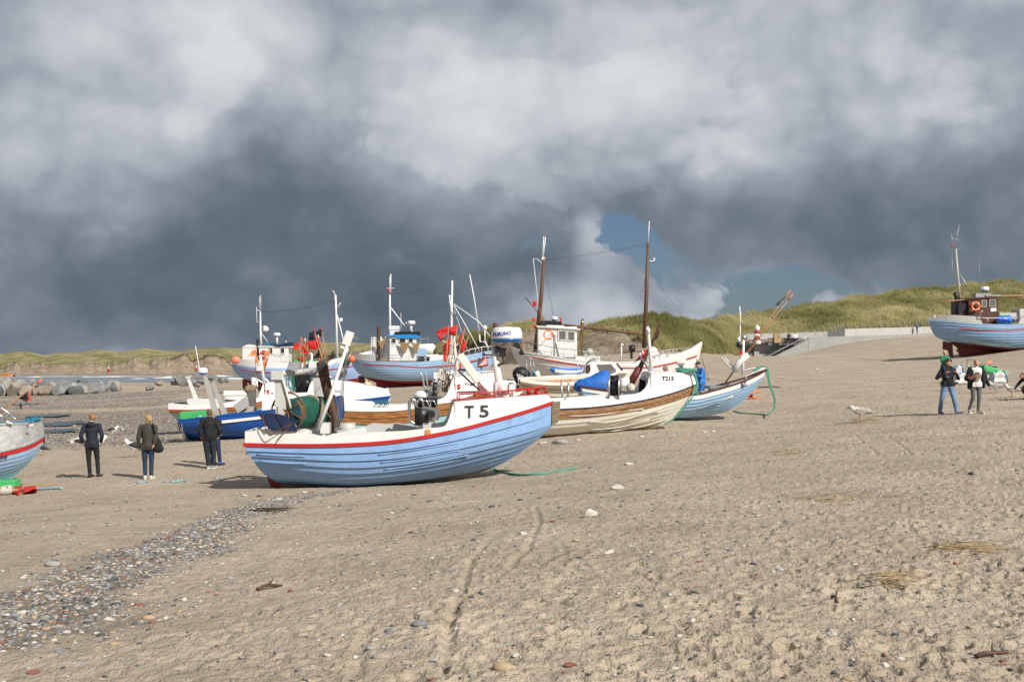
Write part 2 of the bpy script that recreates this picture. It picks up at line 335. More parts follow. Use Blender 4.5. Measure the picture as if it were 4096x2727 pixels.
# ---------------------------------------------------------------- sand relief near the camera
RX0,RX1,RY0,RY1,RS=-20.0,24.0,1.0,52.0,.025
gx=np.arange(RX0,RX1,RS); gy=np.arange(RY0,RY1,RS); GX,GY=np.meshgrid(gx,gy)
HM=(fbm(GX*.9,GY*.9,3,1)*.05+fbm(GX*4,GY*4,3,5)*.028+fbm(GX*13,GY*13,2,9)*.014)
def stamp(x,y,a,l,w,dep,rim=.35):
    R_=max(l,w)*2.2; i0=int((y-R_-RY0)/RS);i1=int((y+R_-RY0)/RS)+1;j0=int((x-R_-RX0)/RS);j1=int((x+R_-RX0)/RS)+1
    if i0<0 or j0<0 or i1>=HM.shape[0] or j1>=HM.shape[1]: return
    X=GX[i0:i1,j0:j1]-x;Y=GY[i0:i1,j0:j1]-y; c,s_=math.cos(a),math.sin(a); p=(X*c+Y*s_)/l; q=(-X*s_+Y*c)/w; d=p*p+q*q
    HM[i0:i1,j0:j1]+= -dep*np.exp(-d*d*1.2)+dep*rim*np.exp(-(np.sqrt(d)-1.35)**2*7)
for k in range(15000):
    y=2+48*random.random()**1.1; x=(random.uniform(-.46,.46))*(y+2)+random.uniform(-1,1)
    amt=min(1,max(.22,.62+x/(y*.42+1)*.55+ (12-y)*.02)) # smoother sand on the left
    if random.random()>amt: continue
    a=random.uniform(0,math.pi); stamp(x,y,a,random.uniform(.05,.13),random.uniform(.03,.06),random.uniform(.008,.038)*amt,.5)
for path,w in (([(1060,1568),(1035,1470),(1045,1390),(1130,1340),(1210,1270),(1240,1200),(1230,1165)],.05),([(1020,1568),(1030,1440),(1085,1290),(1120,1250)],.045),([(1800,1500),(1560,1370)],.0),
    ([(2015,985),(2075,1025),(2095,1045)],.05),([(1965,1000),(2000,1030),(2020,1045)],.05),([(815,1560),(830,1490),(850,1440)],.05)):
    if not w: continue
    P=[GP('Z',a,b) for a,b in path]
    for a,b in zip(P[:-1],P[1:]):
        n=max(2,int((b-a).length/.07))
        for i in range(n):
            c=a.lerp(b,i/n); stamp(c.x+random.uniform(-.012,.012),c.y,math.atan2(b.y-a.y,b.x-a.x),.09,w*random.uniform(.8,1.2),.011,.3)
def relief(x,y):
    fx=(x-RX0)/RS; fy=(y-RY0)/RS; i=np.clip(np.floor(fy).astype(int),0,HM.shape[0]-2); j=np.clip(np.floor(fx).astype(int),0,HM.shape[1]-2)
    tx=np.clip(fx-j,0,1);ty=np.clip(fy-i,0,1)
    h=(HM[i,j]*(1-tx)+HM[i,j+1]*tx)*(1-ty)+(HM[i+1,j]*(1-tx)+HM[i+1,j+1]*tx)*ty
    e=np.minimum.reduce([(x-RX0)/2,(RX1-x)/2,(y-RY0)/.5,(RY1-y)/6]); e=np.clip(e,0,1)
    far=fbm(x*.8,y*.8,4,21)*.07+fbm(x*.12,y*.12,3,31)*.12*np.clip((y-60)/40,0,1)
    return h*e+far*(1-e)
def gz(x,y): return G(x,y)+float(relief(np.array([x]),np.array([y]))[0])
ts=np.r_[-9,-4,-2,-1.2,-.8,np.linspace(-.6,-.46,12)[:-1],np.linspace(-.46,.46,1000),np.linspace(.46,.6,12)[1:],.8,1.2,2,4,9]
v=np.linspace(1,0,620)   # rows evenly spaced in apparent height
yn=1/(1/4.2+(1/60-1/4.2)*np.linspace(0,1,560)); yf=np.geomspace(60,470,170)[1:]; yb=np.array([-24,-12,-4,0,2,3,3.7])
ys=np.r_[yb,yn,yf]
TT,YY=np.meshgrid(ts,ys); XX=TT*np.maximum(YY,4.2); ZZ=GA(XX,YY)+relief(XX,YY)
nr,nc=XX.shape; idx=np.arange(nr*nc).reshape(nr,nc)
F=np.stack([idx[:-1,:-1],idx[:-1,1:],idx[1:,1:],idx[1:,:-1]],-1).reshape(-1,4)
# shingle: bands of pebbly beach by the water and a tongue in the foreground
def seg(px,py,pts):
    d=np.full(np.shape(px),1e9)
    for (ax,ay),(bx,by) in zip(pts[:-1],pts[1:]):
        L2=(bx-ax)**2+(by-ay)**2; t=np.clip(((px-ax)*(bx-ax)+(py-ay)*(by-ay))/L2,0,1); d=np.minimum(d,np.hypot(px-ax-t*(bx-ax),py-ay-t*(by-ay)))
    return d
tong=[tuple(GP('Z',a,b)[:2]) for a,b in ((-300,1480),(0,1420),(200,1345),(380,1270),(520,1200),(640,1150),(760,1132))]
def shingle(x,y):
    d=seg(x,y,tong); wdt=.55+ .75*np.clip((15-y)/9,0,1); a=np.clip(1.25-d/wdt+fbm(x*1.3,y*1.3,3,77)*1.6,0,1)
    u=1177.5+2800*x/np.maximum(y,1)
    b=np.clip((y-44)/8,0,1)*np.clip((170-y)/30,0,1)*np.clip((560-u)/170+fbm(x*.1,y*.2,3,51)*1.5,0,1)
    b=b*np.clip(.75+fbm(x*.05,y*.3,3,58)*2.6,0,1)
    return np.maximum(a,b)
SH=shingle(XX,YY)
wet=np.clip(fbm(XX*.08,YY*.16,3,91)*3+.1,0,1)*np.clip((YY-50)/20,0,1)*np.clip((-6-XX)/20,0,1)
def sandmat():
    m=bpy.data.materials.new('beach_sand'); m.use_nodes=True; nt=m.node_tree; N=nt.nodes; L=nt.links; p=N['Principled BSDF']
    p.inputs['Roughness'].default_value=.93; p.inputs['Specular IOR Level'].default_value=.2
    g=N.new('ShaderNodeNewGeometry'); pos=g.outputs['Position']
    def noi(sc,det,ro=.6,sv=None):
        n=N.new('ShaderNodeTexNoise'); n.inputs['Scale'].default_value=sc; n.inputs['Detail'].default_value=det; n.inputs['Roughness'].default_value=ro
        if sv:
            mp=N.new('ShaderNodeMapping'); mp.inputs['Scale'].default_value=sv; L.new(pos,mp.inputs[0]); L.new(mp.outputs[0],n.inputs['Vector'])
        else: L.new(pos,n.inputs['Vector'])
        return n.outputs[0]
    def ramp(x,els):
        r=N.new('ShaderNodeValToRGB'); e=r.color_ramp.elements
        e[0].position,e[0].color=els[0][0],els[0][1]+(1,); e[1].position,e[1].color=els[-1][0],els[-1][1]+(1,)
        for a,c in els[1:-1]: q=e.new(a); q.color=c+(1,)
        L.new(x,r.inputs[0]); return r.outputs[0]
    def mix(f,a,b,t='MIX'):
        x=N.new('ShaderNodeMix'); x.data_type='RGBA'; x.blend_type=t
        for i,q in ((0,f),(6,a),(7,b)):
            if isinstance(q,(int,float)): x.inputs[i].default_value=q
            elif isinstance(q,tuple): x.inputs[i].default_value=q+(1,)
            else: L.new(q,x.inputs[i])
        return x.outputs[2]
    def mr(x,a,b,c=0,d=1):
        q=N.new('ShaderNodeMapRange'); q.inputs[1].default_value=a;q.inputs[2].default_value=b;q.inputs[3].default_value=c;q.inputs[4].default_value=d; L.new(x,q.inputs[0]); return q.outputs[0]
    base=ramp(noi(.5,6,.65),[(.3,(.35,.285,.21)),(.5,(.435,.36,.27)),(.72,(.51,.43,.33))])
    c=mix(mr(noi(6,6,.7),.46,.70,0,.6),base,(.27,.23,.18))  # random tone; its dark flecks also paint in the shaded dimples of churned sand
    c=mix(mr(noi(60,3,.7),.55,.75,0,.5),c,(.17,.148,.12))
    # specks of shell and small stones
    def specks(scale,th,els,last,amt):
        vo=N.new('ShaderNodeTexVoronoi'); vo.inputs['Scale'].default_value=scale; L.new(pos,vo.inputs['Vector'])
        d=mr(vo.outputs['Distance'],th*.8,th,1,0); sel=mr(vo.outputs['Color'],amt-.02,amt+.02,1,0)
        mm=N.new('ShaderNodeMath'); mm.operation='MULTIPLY'; L.new(d,mm.inputs[0]); L.new(sel,mm.inputs[1])
        sp=N.new('ShaderNodeSeparateColor'); L.new(vo.outputs['Color'],sp.inputs[0])
        return mix(mm.outputs[0],last,ramp(sp.outputs[1],els))
    els=[(.0,(.08,.08,.085)),(.3,(.17,.16,.15)),(.5,(.30,.29,.28)),(.7,(.30,.17,.11)),(.85,(.62,.60,.56)),(1,(.7,.67,.6))]
    c=specks(14,.26,els,c,.10); c=specks(31,.33,els,c,.22)
    at=N.new('ShaderNodeAttribute'); at.attribute_name='shingle'; sh=at.outputs['Fac']
    vo=N.new('ShaderNodeTexVoronoi'); vo.inputs['Scale'].default_value=11; L.new(pos,vo.inputs['Vector']); sp=N.new('ShaderNodeSeparateColor'); L.new(vo.outputs['Color'],sp.inputs[0])
    pc=ramp(sp.outputs[0],[(0,(.06,.06,.065)),(.25,(.14,.14,.14)),(.5,(.25,.24,.225)),(.65,(.26,.17,.12)),(.8,(.34,.32,.29)),(.93,(.6,.58,.54)),(1,(.7,.68,.64))])
    pc=mix(mr(vo.outputs['Distance'],.35,.6),pc,(.13,.11,.085))
    c=mix(mr(sh,.25,.8,0,.65),c,pc)
    aw=N.new('ShaderNodeAttribute'); aw.attribute_name='wet'; c=mix(mr(aw.outputs['Fac'],0,1,0,.3),c,(.13,.105,.08))
    L.new(c,p.inputs['Base Color'])
    b=N.new('ShaderNodeBump'); b.inputs['Strength'].default_value=.75; b.inputs['Distance'].default_value=.02; L.new(noi(28,7,.72),b.inputs['Height'])
    b2=N.new('ShaderNodeBump'); b2.inputs['Strength'].default_value=.6; b2.inputs['Distance'].default_value=.22; L.new(noi(3.2,5,.7,(1,.6,1)),b2.inputs['Height']); L.new(b.outputs[0],b2.inputs['Normal'])
    L.new(b2.outputs[0],p.inputs['Normal'])
    return m
SAND=sandmat()
gr=npmesh('ground',np.stack([XX,YY,ZZ],-1).reshape(-1,3),F,SAND,attrs={'shingle':SH.ravel(),'wet':wet.ravel()}); tag(gr,kind='structure')
# ---------------------------------------------------------------- sea
def seamat():
    m=bpy.data.materials.new('sea_water'); m.use_nodes=True; nt=m.node_tree; N=nt.nodes; L=nt.links; p=N['Principled BSDF']
    p.inputs['Roughness'].default_value=.25; g=N.new('ShaderNodeNewGeometry'); mp=N.new('ShaderNodeMapping'); mp.inputs['Scale'].default_value=(.06,.25,1); L.new(g.outputs['Position'],mp.inputs[0])
    n=N.new('ShaderNodeTexNoise'); n.inputs['Scale'].default_value=1; n.inputs['Detail'].default_value=8; n.inputs['Roughness'].default_value=.7; L.new(mp.outputs[0],n.inputs['Vector'])
    mp2=N.new('ShaderNodeMapping'); mp2.inputs['Scale'].default_value=(.016,.07,1); L.new(g.outputs['Position'],mp2.inputs[0])
    n2=N.new('ShaderNodeTexNoise'); n2.inputs['Scale'].default_value=1; n2.inputs['Detail'].default_value=9; n2.inputs['Roughness'].default_value=.68; L.new(mp2.outputs[0],n2.inputs['Vector'])
    sx=N.new('ShaderNodeSeparateXYZ'); L.new(g.outputs['Position'],sx.inputs[0])
    my=N.new('ShaderNodeMapRange'); my.inputs[1].default_value=300; my.inputs[2].default_value=420; my.inputs[3].default_value=-.10; my.inputs[4].default_value=.06; L.new(sx.outputs[1],my.inputs[0])
    ad=N.new('ShaderNodeMath'); L.new(n2.outputs[0],ad.inputs[0]); L.new(my.outputs[0],ad.inputs[1])
    r=N.new('ShaderNodeMapRange'); r.inputs[1].default_value=.58; r.inputs[2].default_value=.64; L.new(ad.outputs[0],r.inputs[0])
    c=N.new('ShaderNodeValToRGB'); c.color_ramp.elements[0].position=.35; c.color_ramp.elements[0].color=(.085,.115,.125,1); c.color_ramp.elements[1].position=.7; c.color_ramp.elements[1].color=(.19,.235,.245,1); L.new(n.outputs[0],c.inputs[0])
    x=N.new('ShaderNodeMix'); x.data_type='RGBA'; L.new(r.outputs[0],x.inputs[0]); L.new(c.outputs[0],x.inputs[6]); x.inputs[7].default_value=(.62,.64,.63,1); L.new(x.outputs[2],p.inputs['Base Color'])
    b=N.new('ShaderNodeBump'); b.inputs['Strength'].default_value=.8; b.inputs['Distance'].default_value=.5; L.new(n.outputs[0],b.inputs['Height']); L.new(b.outputs[0],p.inputs['Normal'])
    return m
SEA=seamat()
xs=np.linspace(-900,500,240); yy=np.r_[np.linspace(95,460,240),600,900]
A,Bq=np.meshgrid(xs,yy); Z=fbm(A*.03,Bq*.22,3,4)*.5; idx=np.arange(A.size).reshape(A.shape)
F=np.stack([idx[:-1,:-1],idx[:-1,1:],idx[1:,1:],idx[1:,:-1]],-1).reshape(-1,4)
Z=Z*np.clip((Bq-150)/80,0,1)-.04
tag(npmesh('sea',np.stack([A,Bq,Z],-1).reshape(-1,3),F,SEA),kind='structure')
# breaking waves: low crests of foam
FOAM=mat('sea_foam',(.78,.79,.78),.6,var=.1,vscale=.4,bump=.6,bscale=3)
for u0,u1,v_,h in ((0,30,864.5,.35),(175,290,867.5,.4),(230,330,866,.35),(350,480,868.5,.45),(415,560,866,.4),(60,130,868,.25),(470,610,871,.3),(300,345,870.5,.3)):
    Y=4*2800/(v_-840); b=MB(); rows=[]
    n=60
    for j,(dy,dz) in enumerate(((-1.6,-.05),(-.7,.6),(0,1),(.8,.5),(2.2,-.05))):
        rows.append([])
        for i in range(n+1):
            t=i/n; X=((u0+(u1-u0)*t)-1177.5)/2800*Y; e=math.sin(math.pi*t)**.5
            k=.55+.9*float(vnoise(np.array([X*.3]),np.array([v_]),3)[0])
            rows[-1].append((X,Y+dy*e*k*2+2*math.sin(X*.09+v_),-.25+(.25+h*max(dz,-.05))*e*k if dz>0 else -.3))
    b.grid(rows); tag(b.build('breaking_wave',FOAM),kind='structure')
# tidal pools on the lower beach
POOL=mat('pool_water',(.05,.065,.08),.05,spec=.8,var=.1)
for a,c_,w,h in ((115,958,42,3.2),(130,977,62,5.5),(125,994,50,4.5),(60,930,40,1.6)):
    p=GP('Z',a,c_); b=MB(); n=26; wx=w/2800*p.y; hy=h/2800*p.y*p.y/3.4
    vs=[(p.x+wx*math.cos(2*math.pi*i/n)*(1+.25*math.sin(i*1.7)),p.y+hy*math.sin(2*math.pi*i/n)*(1+.3*math.sin(i*2.3)),p.z+.09) for i in range(n)]
    b.add(vs,[tuple(range(n))]); tag(b.build('tidal_pool',POOL),kind='structure')
# ---------------------------------------------------------------- dunes
def dunemat():
    m=bpy.data.materials.new('dune_surface'); m.use_nodes=True; nt=m.node_tree; N=nt.nodes; L=nt.links; p=N['Principled BSDF']; p.inputs['Roughness'].default_value=.95; p.inputs['Specular IOR Level'].default_value=.1
    g=N.new('ShaderNodeNewGeometry'); pos=g.outputs['Position']
    def noi(sc,det,ro=.6,sv=None):
        n=N.new('ShaderNodeTexNoise'); n.inputs['Scale'].default_value=sc; n.inputs['Detail'].default_value=det; n.inputs['Roughness'].default_value=ro
        if sv:
            mp=N.new('ShaderNodeMapping'); mp.inputs['Scale'].default_value=sv; L.new(pos,mp.inputs[0]); L.new(mp.outputs[0],n.inputs['Vector'])
        else: L.new(pos,n.inputs['Vector'])
        return n.outputs[0]
    def ramp(x,els):
        r=N.new('ShaderNodeValToRGB'); e=r.color_ramp.elements
        e[0].position,e[0].color=els[0][0],els[0][1]+(1,); e[1].position,e[1].color=els[-1][0],els[-1][1]+(1,)
        for a,c in els[1:-1]: q=e.new(a); q.color=c+(1,)
        L.new(x,r.inputs[0]); return r.outputs[0]
    gs=ramp(noi(.09,8,.7),[(.3,(.13,.12,.045)),(.45,(.21,.195,.08)),(.55,(.33,.29,.17)),(.66,(.22,.20,.08)),(.78,(.15,.15,.055))])
    sd=ramp(noi(.35,8,.75),[(.3,(.15,.115,.08)),(.5,(.30,.24,.175)),(.7,(.40,.33,.25))])
    a=N.new('ShaderNodeAttribute'); a.attribute_name='grass'
    ad=N.new('ShaderNodeMath'); ad.operation='MULTIPLY_ADD'; ad.inputs[1].default_value=.5; L.new(noi(.6,6,.7),ad.inputs[0]); L.new(a.outputs['Fac'],ad.inputs[2])
    r=N.new('ShaderNodeMapRange'); r.inputs[1].default_value=.70; r.inputs[2].default_value=.78; L.new(ad.outputs[0],r.inputs[0])
    x=N.new('ShaderNodeMix'); x.data_type='RGBA'; L.new(r.outputs[0],x.inputs[0]); L.new(sd,x.inputs[6]); L.new(gs,x.inputs[7])
    e=N.new('ShaderNodeAttribute'); e.attribute_name='peat'   # dark root layer at the lip of the cliff
    x2=N.new('ShaderNodeMix'); x2.data_type='RGBA'; L.new(e.outputs['Fac'],x2.inputs[0]); L.new(x.outputs[2],x2.inputs[6]); x2.inputs[7].default_value=(.05,.035,.022,1)
    L.new(x2.outputs[2],p.inputs['Base Color'])
    b=N.new('ShaderNodeBump'); b.inputs['Strength'].default_value=1; b.inputs['Distance'].default_value=.6; L.new(noi(.8,8,.75),b.inputs['Height']); L.new(b.outputs[0],p.inputs['Normal'])
    return m
DUNE=dunemat()
def ip(x,pts):
    pts=np.array(pts,float); return np.interp(x,pts[:,0],pts[:,1])
def zc(v_,Y): return CAMZ-(v_-840)/2800*Y
Cz=lambda pts:[((a*.4465)*.575,(1350+b*.4465)*.575) for a,b in pts]
# far dunes across the water
us=np.linspace(-900,1250,1300)
crest=ip(us,[(-900,812)]+Cz([(0,150),(60,145),(130,130),(220,130),(390,158),(560,135),(700,140),(850,110),(950,112),(1060,138),(1180,112),(1300,98),(1420,112),(1600,126),(1700,104),(1900,90),(2195,95)])+[(600,806),(740,788),(800,787),(860,790),(950,800),(1100,806),(1250,806)])
lip=ip(us,[(-900,838)]+Cz([(0,275),(150,212),(200,250),(380,208),(430,262),(550,232),(610,258),(760,208),(920,242),(1100,215),(1210,172),(1310,232),(1500,172),(1560,180),(1640,135),(1680,140),(1700,200),(1760,190),(1890,150),(2000,160),(2060,240)])+[(570,835),(640,840),(740,812),(800,815),(860,805),(950,812),(1100,825),(1250,830)])
crest=crest+fbm(us*.05,us*0,3,61)*3; lips=lip+0; lip=lip+fbm(us*.11,us*0,3,62)*12
base=ip(us,[(-900,865),(560,865),(800,868),(1250,868)])
ws=np.r_[np.linspace(0,.12,8)[:-1],np.linspace(.12,.5,36)[:-1],np.linspace(.5,1,30),np.linspace(1.1,2,6)]
Yb=ip(us,[(-900,470),(560,448),(800,390),(1250,330)])
Ub,Wb=np.meshgrid(us,ws); YB=np.broadcast_to(Yb,Ub.shape)
Yd=YB+10*np.clip(Wb/.12,0,1)+14*np.clip((Wb-.12)/.38,0,1)+np.clip((Wb-.5)/.5,0,1.)*70+np.clip(Wb-1,0,1)*80
zf=zc(base,Yb); zf=np.where(zf<.0,0,zf)-.15
zfoot=.9+fbm(us*.03,us*0+3,2,5)*.6; zlip=zc(lip,Yb+24); zls=np.convolve(np.pad(zlip,30,mode='edge'),np.ones(61)/61,'valid'); zcr=zc(crest,Yb+94)
Zd=np.where(Wb<.12,zf+(zfoot-zf)*Wb/.12,np.where(Wb<.5,zfoot+(zlip-zfoot)*np.clip((Wb-.12)/.38,0,1)**1.25,(zls+(zlip-zls)*np.exp(-(np.maximum(Wb,.5)-.5)*16))+(zcr-zls)*np.sin(np.clip((Wb-.5)/.5,0,1)*math.pi/2)**1.2))
Zd=np.where(Wb>1,zcr-(Wb-1)*14,Zd)
Xd=(Ub-1177.5)/2800*Yd
gul=fbm(Xd*.09+Wb*1.5,Yd*.02,4,8)
Yd=Yd+np.where((Wb>.1)&(Wb<.5),gul*9*np.sin(np.clip((Wb-.12)/.38,0,1)*math.pi),0)
Zd=Zd+np.where((Wb>.5)&(Wb<.97),fbm(Xd*.035,Yd*.05,5,9)*4.5*np.sin(np.clip((Wb-.5)/.47,0,1)*math.pi),0)+np.where((Wb>.12)&(Wb<.48),fbm(Xd*.2,Wb*8,3,12)*.9,0)
grs=np.clip((Wb-.47)/.03,0,1)*.62+np.where((Wb>.14)&(Wb<.47),(fbm(Xd*.12,Wb*5,3,15)>.17)*.35,0)
peat=np.clip(1-np.abs(Wb-.475)/.035,0,1)*np.clip(.6+fbm(Xd*.1,Wb*0,3,18)*2,0,1)
idx=np.arange(Xd.size).reshape(Xd.shape); F=np.stack([idx[:-1,:-1],idx[:-1,1:],idx[1:,1:],idx[1:,:-1]],-1).reshape(-1,4)
tag(npmesh('dunes',np.stack([Xd,Yd,Zd],-1).reshape(-1,3),F,DUNE,attrs={'grass':grs.ravel(),'peat':peat.ravel()}),kind='structure')
# near dunes behind the boats and the sea wall
us=np.linspace(880,3300,1500)
crest=ip(us,[(880,835),(960,816),(1000,804),(1050,780),(1130,766),(1200,745),(1270,752),(1330,766),(1400,742),(1430,737),(1501,727),(1530,731),(1596,750),(1640,741),(1703,729),(1785,716),(1870,706),(1960,691),(2057,674),(2156,668),(2250,658),(2330,650),(2355,653),(2600,640),(3300,650)])
crest=crest+fbm(us*.04,us*0,4,64)*5
Yb=ip(us,[(880,210),(1000,170),(1200,135),(1500,132),(1600,142),(1700,161),(1900,171),(2156,184),(2400,191),(3300,195)])
ws=np.r_[np.linspace(-.1,1,64),np.linspace(1.08,2.2,8)]; Ub,Wb=np.meshgrid(us,ws)
dep=ip(us,[(880,16),(1200,20),(1500,26),(1700,42),(2100,50),(3300,50)])
Yd=Yb+dep*np.where(Wb<=1,Wb,1+(Wb-1)*1.2); Xd=(Ub-1177.5)/2800*Yd
zf=GA(Xd[0],Yd[0])-.6; zcr=zc(crest,Yb+dep)
steep=ip(us,[(880,1.3),(1500,1.5),(1600,.9),(3300,.8)])
Zd=zf+(zcr-zf)*np.clip(Wb,0,1)**steep; Zd=np.where(Wb>1,zcr-(Wb-1)*6,Zd)
Zd=Zd+fbm(Xd*.14,Yd*.14,4,71)*np.where(Wb<1,2.6*np.clip(np.sin(np.clip(Wb,0,1)*math.pi),0,1),0)+fbm(Xd*.5,Yd*.5,3,73)*np.where(Wb<.97,.55,.3)
glim=ip(us,[(880,.62),(1060,.80),(1200,.88),(1280,.90),(1380,.90),(1420,.78),(1470,.62),(1500,.42),(1540,.22),(1580,.10),(3300,.03)])+fbm(us*.05,us*0,3,81)*.16
grs=np.clip((Wb-glim)/.03,0,1)*.62; tuf=(fbm(Xd*.35,Yd*.35,3,84)>.19)&(Wb>.25); grs=np.maximum(grs,tuf*.36)
peat=np.clip(1-np.abs(Wb-glim)/.03,0,1)*(Ub<1540)*np.clip(.5+fbm(Xd*.3,Wb*0,3,18)*2,0,1)
idx=np.arange(Xd.size).reshape(Xd.shape); F=np.stack([idx[:-1,:-1],idx[:-1,1:],idx[1:,1:],idx[1:,:-1]],-1).reshape(-1,4)
tag(npmesh('dunes',np.stack([Xd,Yd,Zd],-1).reshape(-1,3),F,DUNE,attrs={'grass':grs.ravel(),'peat':peat.ravel()}),kind='structure')
# marram grass: blades in tufts
nt_=52000; ui=rng.integers(0,len(us)-1,nt_*3); wi=rng.uniform(0.02,1.04,nt_*3); wr=np.clip(np.searchsorted(ws,wi)-1,0,len(ws)-2)
keep=(grs[wr,ui]>.5)&(us[ui]<2750); ui=ui[keep][:nt_]; wr=wr[keep][:nt_]; k=rng.random(len(ui))[:,None]
P=np.stack([Xd[wr,ui],Yd[wr,ui],Zd[wr,ui]],1)*(1-k)+np.stack([Xd[wr+1,ui+1],Yd[wr+1,ui+1],Zd[wr+1,ui+1]],1)*k
nb=6; P=np.repeat(P,nb,0); n=len(P); a=rng.uniform(0,2*np.pi,n); hgt=rng.uniform(.45,1.0,n)*np.repeat(.45+1.0*np.clip(.5+fbm(P[::nb,0]*.35,P[::nb,1]*.35,3,98)*2.6,0,1),nb); lean=rng.uniform(.1,.55,n)
P[:,0]+=rng.normal(0,.18,n);P[:,1]+=rng.normal(0,.18,n); wdt=rng.uniform(.03,.06,n)
b0=P+np.stack([-wdt,0*wdt,-.1+0*wdt],1); b1=P+np.stack([wdt,0*wdt,-.1+0*wdt],1); tp=P+np.stack([np.cos(a)*lean*.5-.2*lean-.1,np.sin(a)*lean*.5,hgt],1)
V=np.stack([b0,b1,tp],1).reshape(-1,3); F=np.arange(n*3).reshape(-1,3)
def grassmat():
    m=bpy.data.materials.new('marram_grass'); m.use_nodes=True; nt=m.node_tree; N=nt.nodes; L=nt.links; p=N['Principled BSDF']; p.inputs['Roughness'].default_value=.7; p.inputs['Specular IOR Level'].default_value=.2
    a=N.new('ShaderNodeAttribute'); a.attribute_name='tone'; r=N.new('ShaderNodeValToRGB'); e=r.color_ramp.elements; e[0].color=(.09,.095,.025,1); e[1].color=(.42,.36,.19,1)
    q=e.new(.45); q.color=(.20,.19,.07,1); q=e.new(.75); q.color=(.30,.27,.12,1); L.new(a.outputs['Fac'],r.inputs[0]); L.new(r.outputs[0],p.inputs['Base Color']); return m
GRASS=grassmat()
tone=np.clip(np.repeat(.50+fbm(P[::nb,0]*.10,P[::nb,1]*.10,4,99)*1.9+rng.normal(0,.16,n//nb),nb)+rng.normal(0,.10,n),0,1)
tag(npmesh('dune_grass',V,F,GRASS,smooth=False,attrs={'tone':np.repeat(tone,3)}),'green and straw coloured marram grass covering the dunes','grass',kind='stuff')
# ---------------------------------------------------------------- rocks of the breakwater
def rockmesh(seed,sub=3,flat=1.0,jag=.28):
    bm=bmesh.new(); bmesh.ops.create_icosphere(bm,subdivisions=sub,radius=1); rr=random.Random(seed)
    pl=[(Vector((rr.gauss(0,1),rr.gauss(0,1),rr.gauss(0,1))).normalized(),rr.uniform(.42,.80)) for _ in range(16)]
    for v_ in bm.verts:
        c=v_.co.copy()
        for n_,d in pl:
            q=c.dot(n_)
            if q>d: c-=n_*(q-d)
        c*=1+rr.uniform(-.02,.02); v_.co=Vector((c.x,c.y,c.z*flat))
    me=bpy.data.meshes.new('rock'); bm.to_mesh(me); bm.free(); return me
ROCKM=[mat('granite_grey',(.20,.205,.20),.85,var=.35,vscale=1.5,bump=.4,bscale=4),mat('granite_brown',(.27,.22,.17),.85,var=.3,vscale=1.5,bump=.4,bscale=4),mat('granite_pale',(.31,.29,.26),.85,var=.3,vscale=1.5,bump=.4,bscale=4),mat('granite_dark',(.11,.12,.125),.8,var=.35,vscale=1.5,bump=.4,bscale=4)]
rms=[rockmesh(i) for i in range(12)]
tones=['grey','brownish','pale','dark']
rk=[]
k=0
for row,(y0,n) in enumerate(((258,27),(205,27),(165,22))):
    for i in range(n):
        xx=-20+i*(1420-0)/n+random.uniform(-8,8)+row*12
        yb=y0-.018*xx*(1 if row==0 else .3)+random.uniform(-6,6)
        if row==2 and (random.random()<.3 or 660<xx<900 ): continue
        if row==0 and xx>1150: continue
        rk.append((xx,yb,row))
# N frame coordinates, plus low stones further along the shore
for j,(xx,yb,row) in enumerate(rk):
    Y=150+row*3.2+random.uniform(-1,1)+max(0,(xx-900))*.02; p=W('N',xx,yb,Y); s=random.uniform(.95,1.5)*(1.0 if xx<1150 else .72)
    me=rms[j%12].copy(); t=random.choice([0,0,1,2,2,3]); me.materials.append(ROCKM[t]); o=bpy.data.objects.new('rock',me); COL.objects.link(o)
    o.location=p+Vector((0,0,-.1 if row else .0)); o.scale=(s*1.05,s*.9,s*.82); o.rotation_euler=(random.uniform(-.3,.3),random.uniform(-.3,.3),random.uniform(0,6.3))
    tag(o,'%s boulder in the %s of the rock breakwater by the water'%(tones[t],['bottom row','middle row','top row'][row]),'rock','breakwater boulders')
for xx,yb,s in ((1560,388,1.0),(1610,392,1.3),(1650,390,1.2),(1740,395,1.3),(1790,398,.9),(1700,400,.6),(1340,450,.75),(1420,408,.9),(1990,388,.8),(2030,390,.6)):
    p=W('C',xx,yb,175 if yb<430 else 155); me=rms[int(xx)%12].copy(); me.materials.append(ROCKM[0 if xx!=1420 else 1]); o=bpy.data.objects.new('rock',me); COL.objects.link(o); o.location=p; o.scale=(s*1.1,s*.9,s*.75); o.rotation_euler=(0,.1,xx)
    tag(o,'low grey boulder by the waterline right of the breakwater','rock','low boulders at the waterline')
# ---------------------------------------------------------------- stones on the sand
STM=[mat('pebble_white',(.50,.475,.42),.8,var=.15,vscale=9,bump=.2),mat('pebble_grey',(.20,.21,.215),.75,var=.25,vscale=9,bump=.2),mat('pebble_dark',(.075,.08,.09),.7,var=.3,vscale=9),
 mat('pebble_tan',(.42,.31,.19),.8,var=.2,vscale=9,bump=.2),mat('pebble_rust',(.24,.09,.055),.75,var=.3,vscale=9),mat('pebble_mid',(.34,.33,.31),.8,var=.25,vscale=9)]
SNAME=['chalk white','mid grey','dark slate','tan','rust red','pale grey']
def pebverts(sub,seed):
    bm=bmesh.new(); bmesh.ops.create_icosphere(bm,subdivisions=sub,radius=1); bm.verts.ensure_lookup_table()
    V=np.array([v_.co[:] for v_ in bm.verts]); F=np.array([[v_.index for v_ in f.verts] for f in bm.faces]); bm.free()
    r=np.random.default_rng(seed); V=V*(1+.16*np.sin(V@r.normal(0,1.6,(3,3))).mean(1,keepdims=True)); return V,F
pv=[pebverts(2,i) for i in range(5)]; pv1=[pebverts(1,i) for i in range(5)]
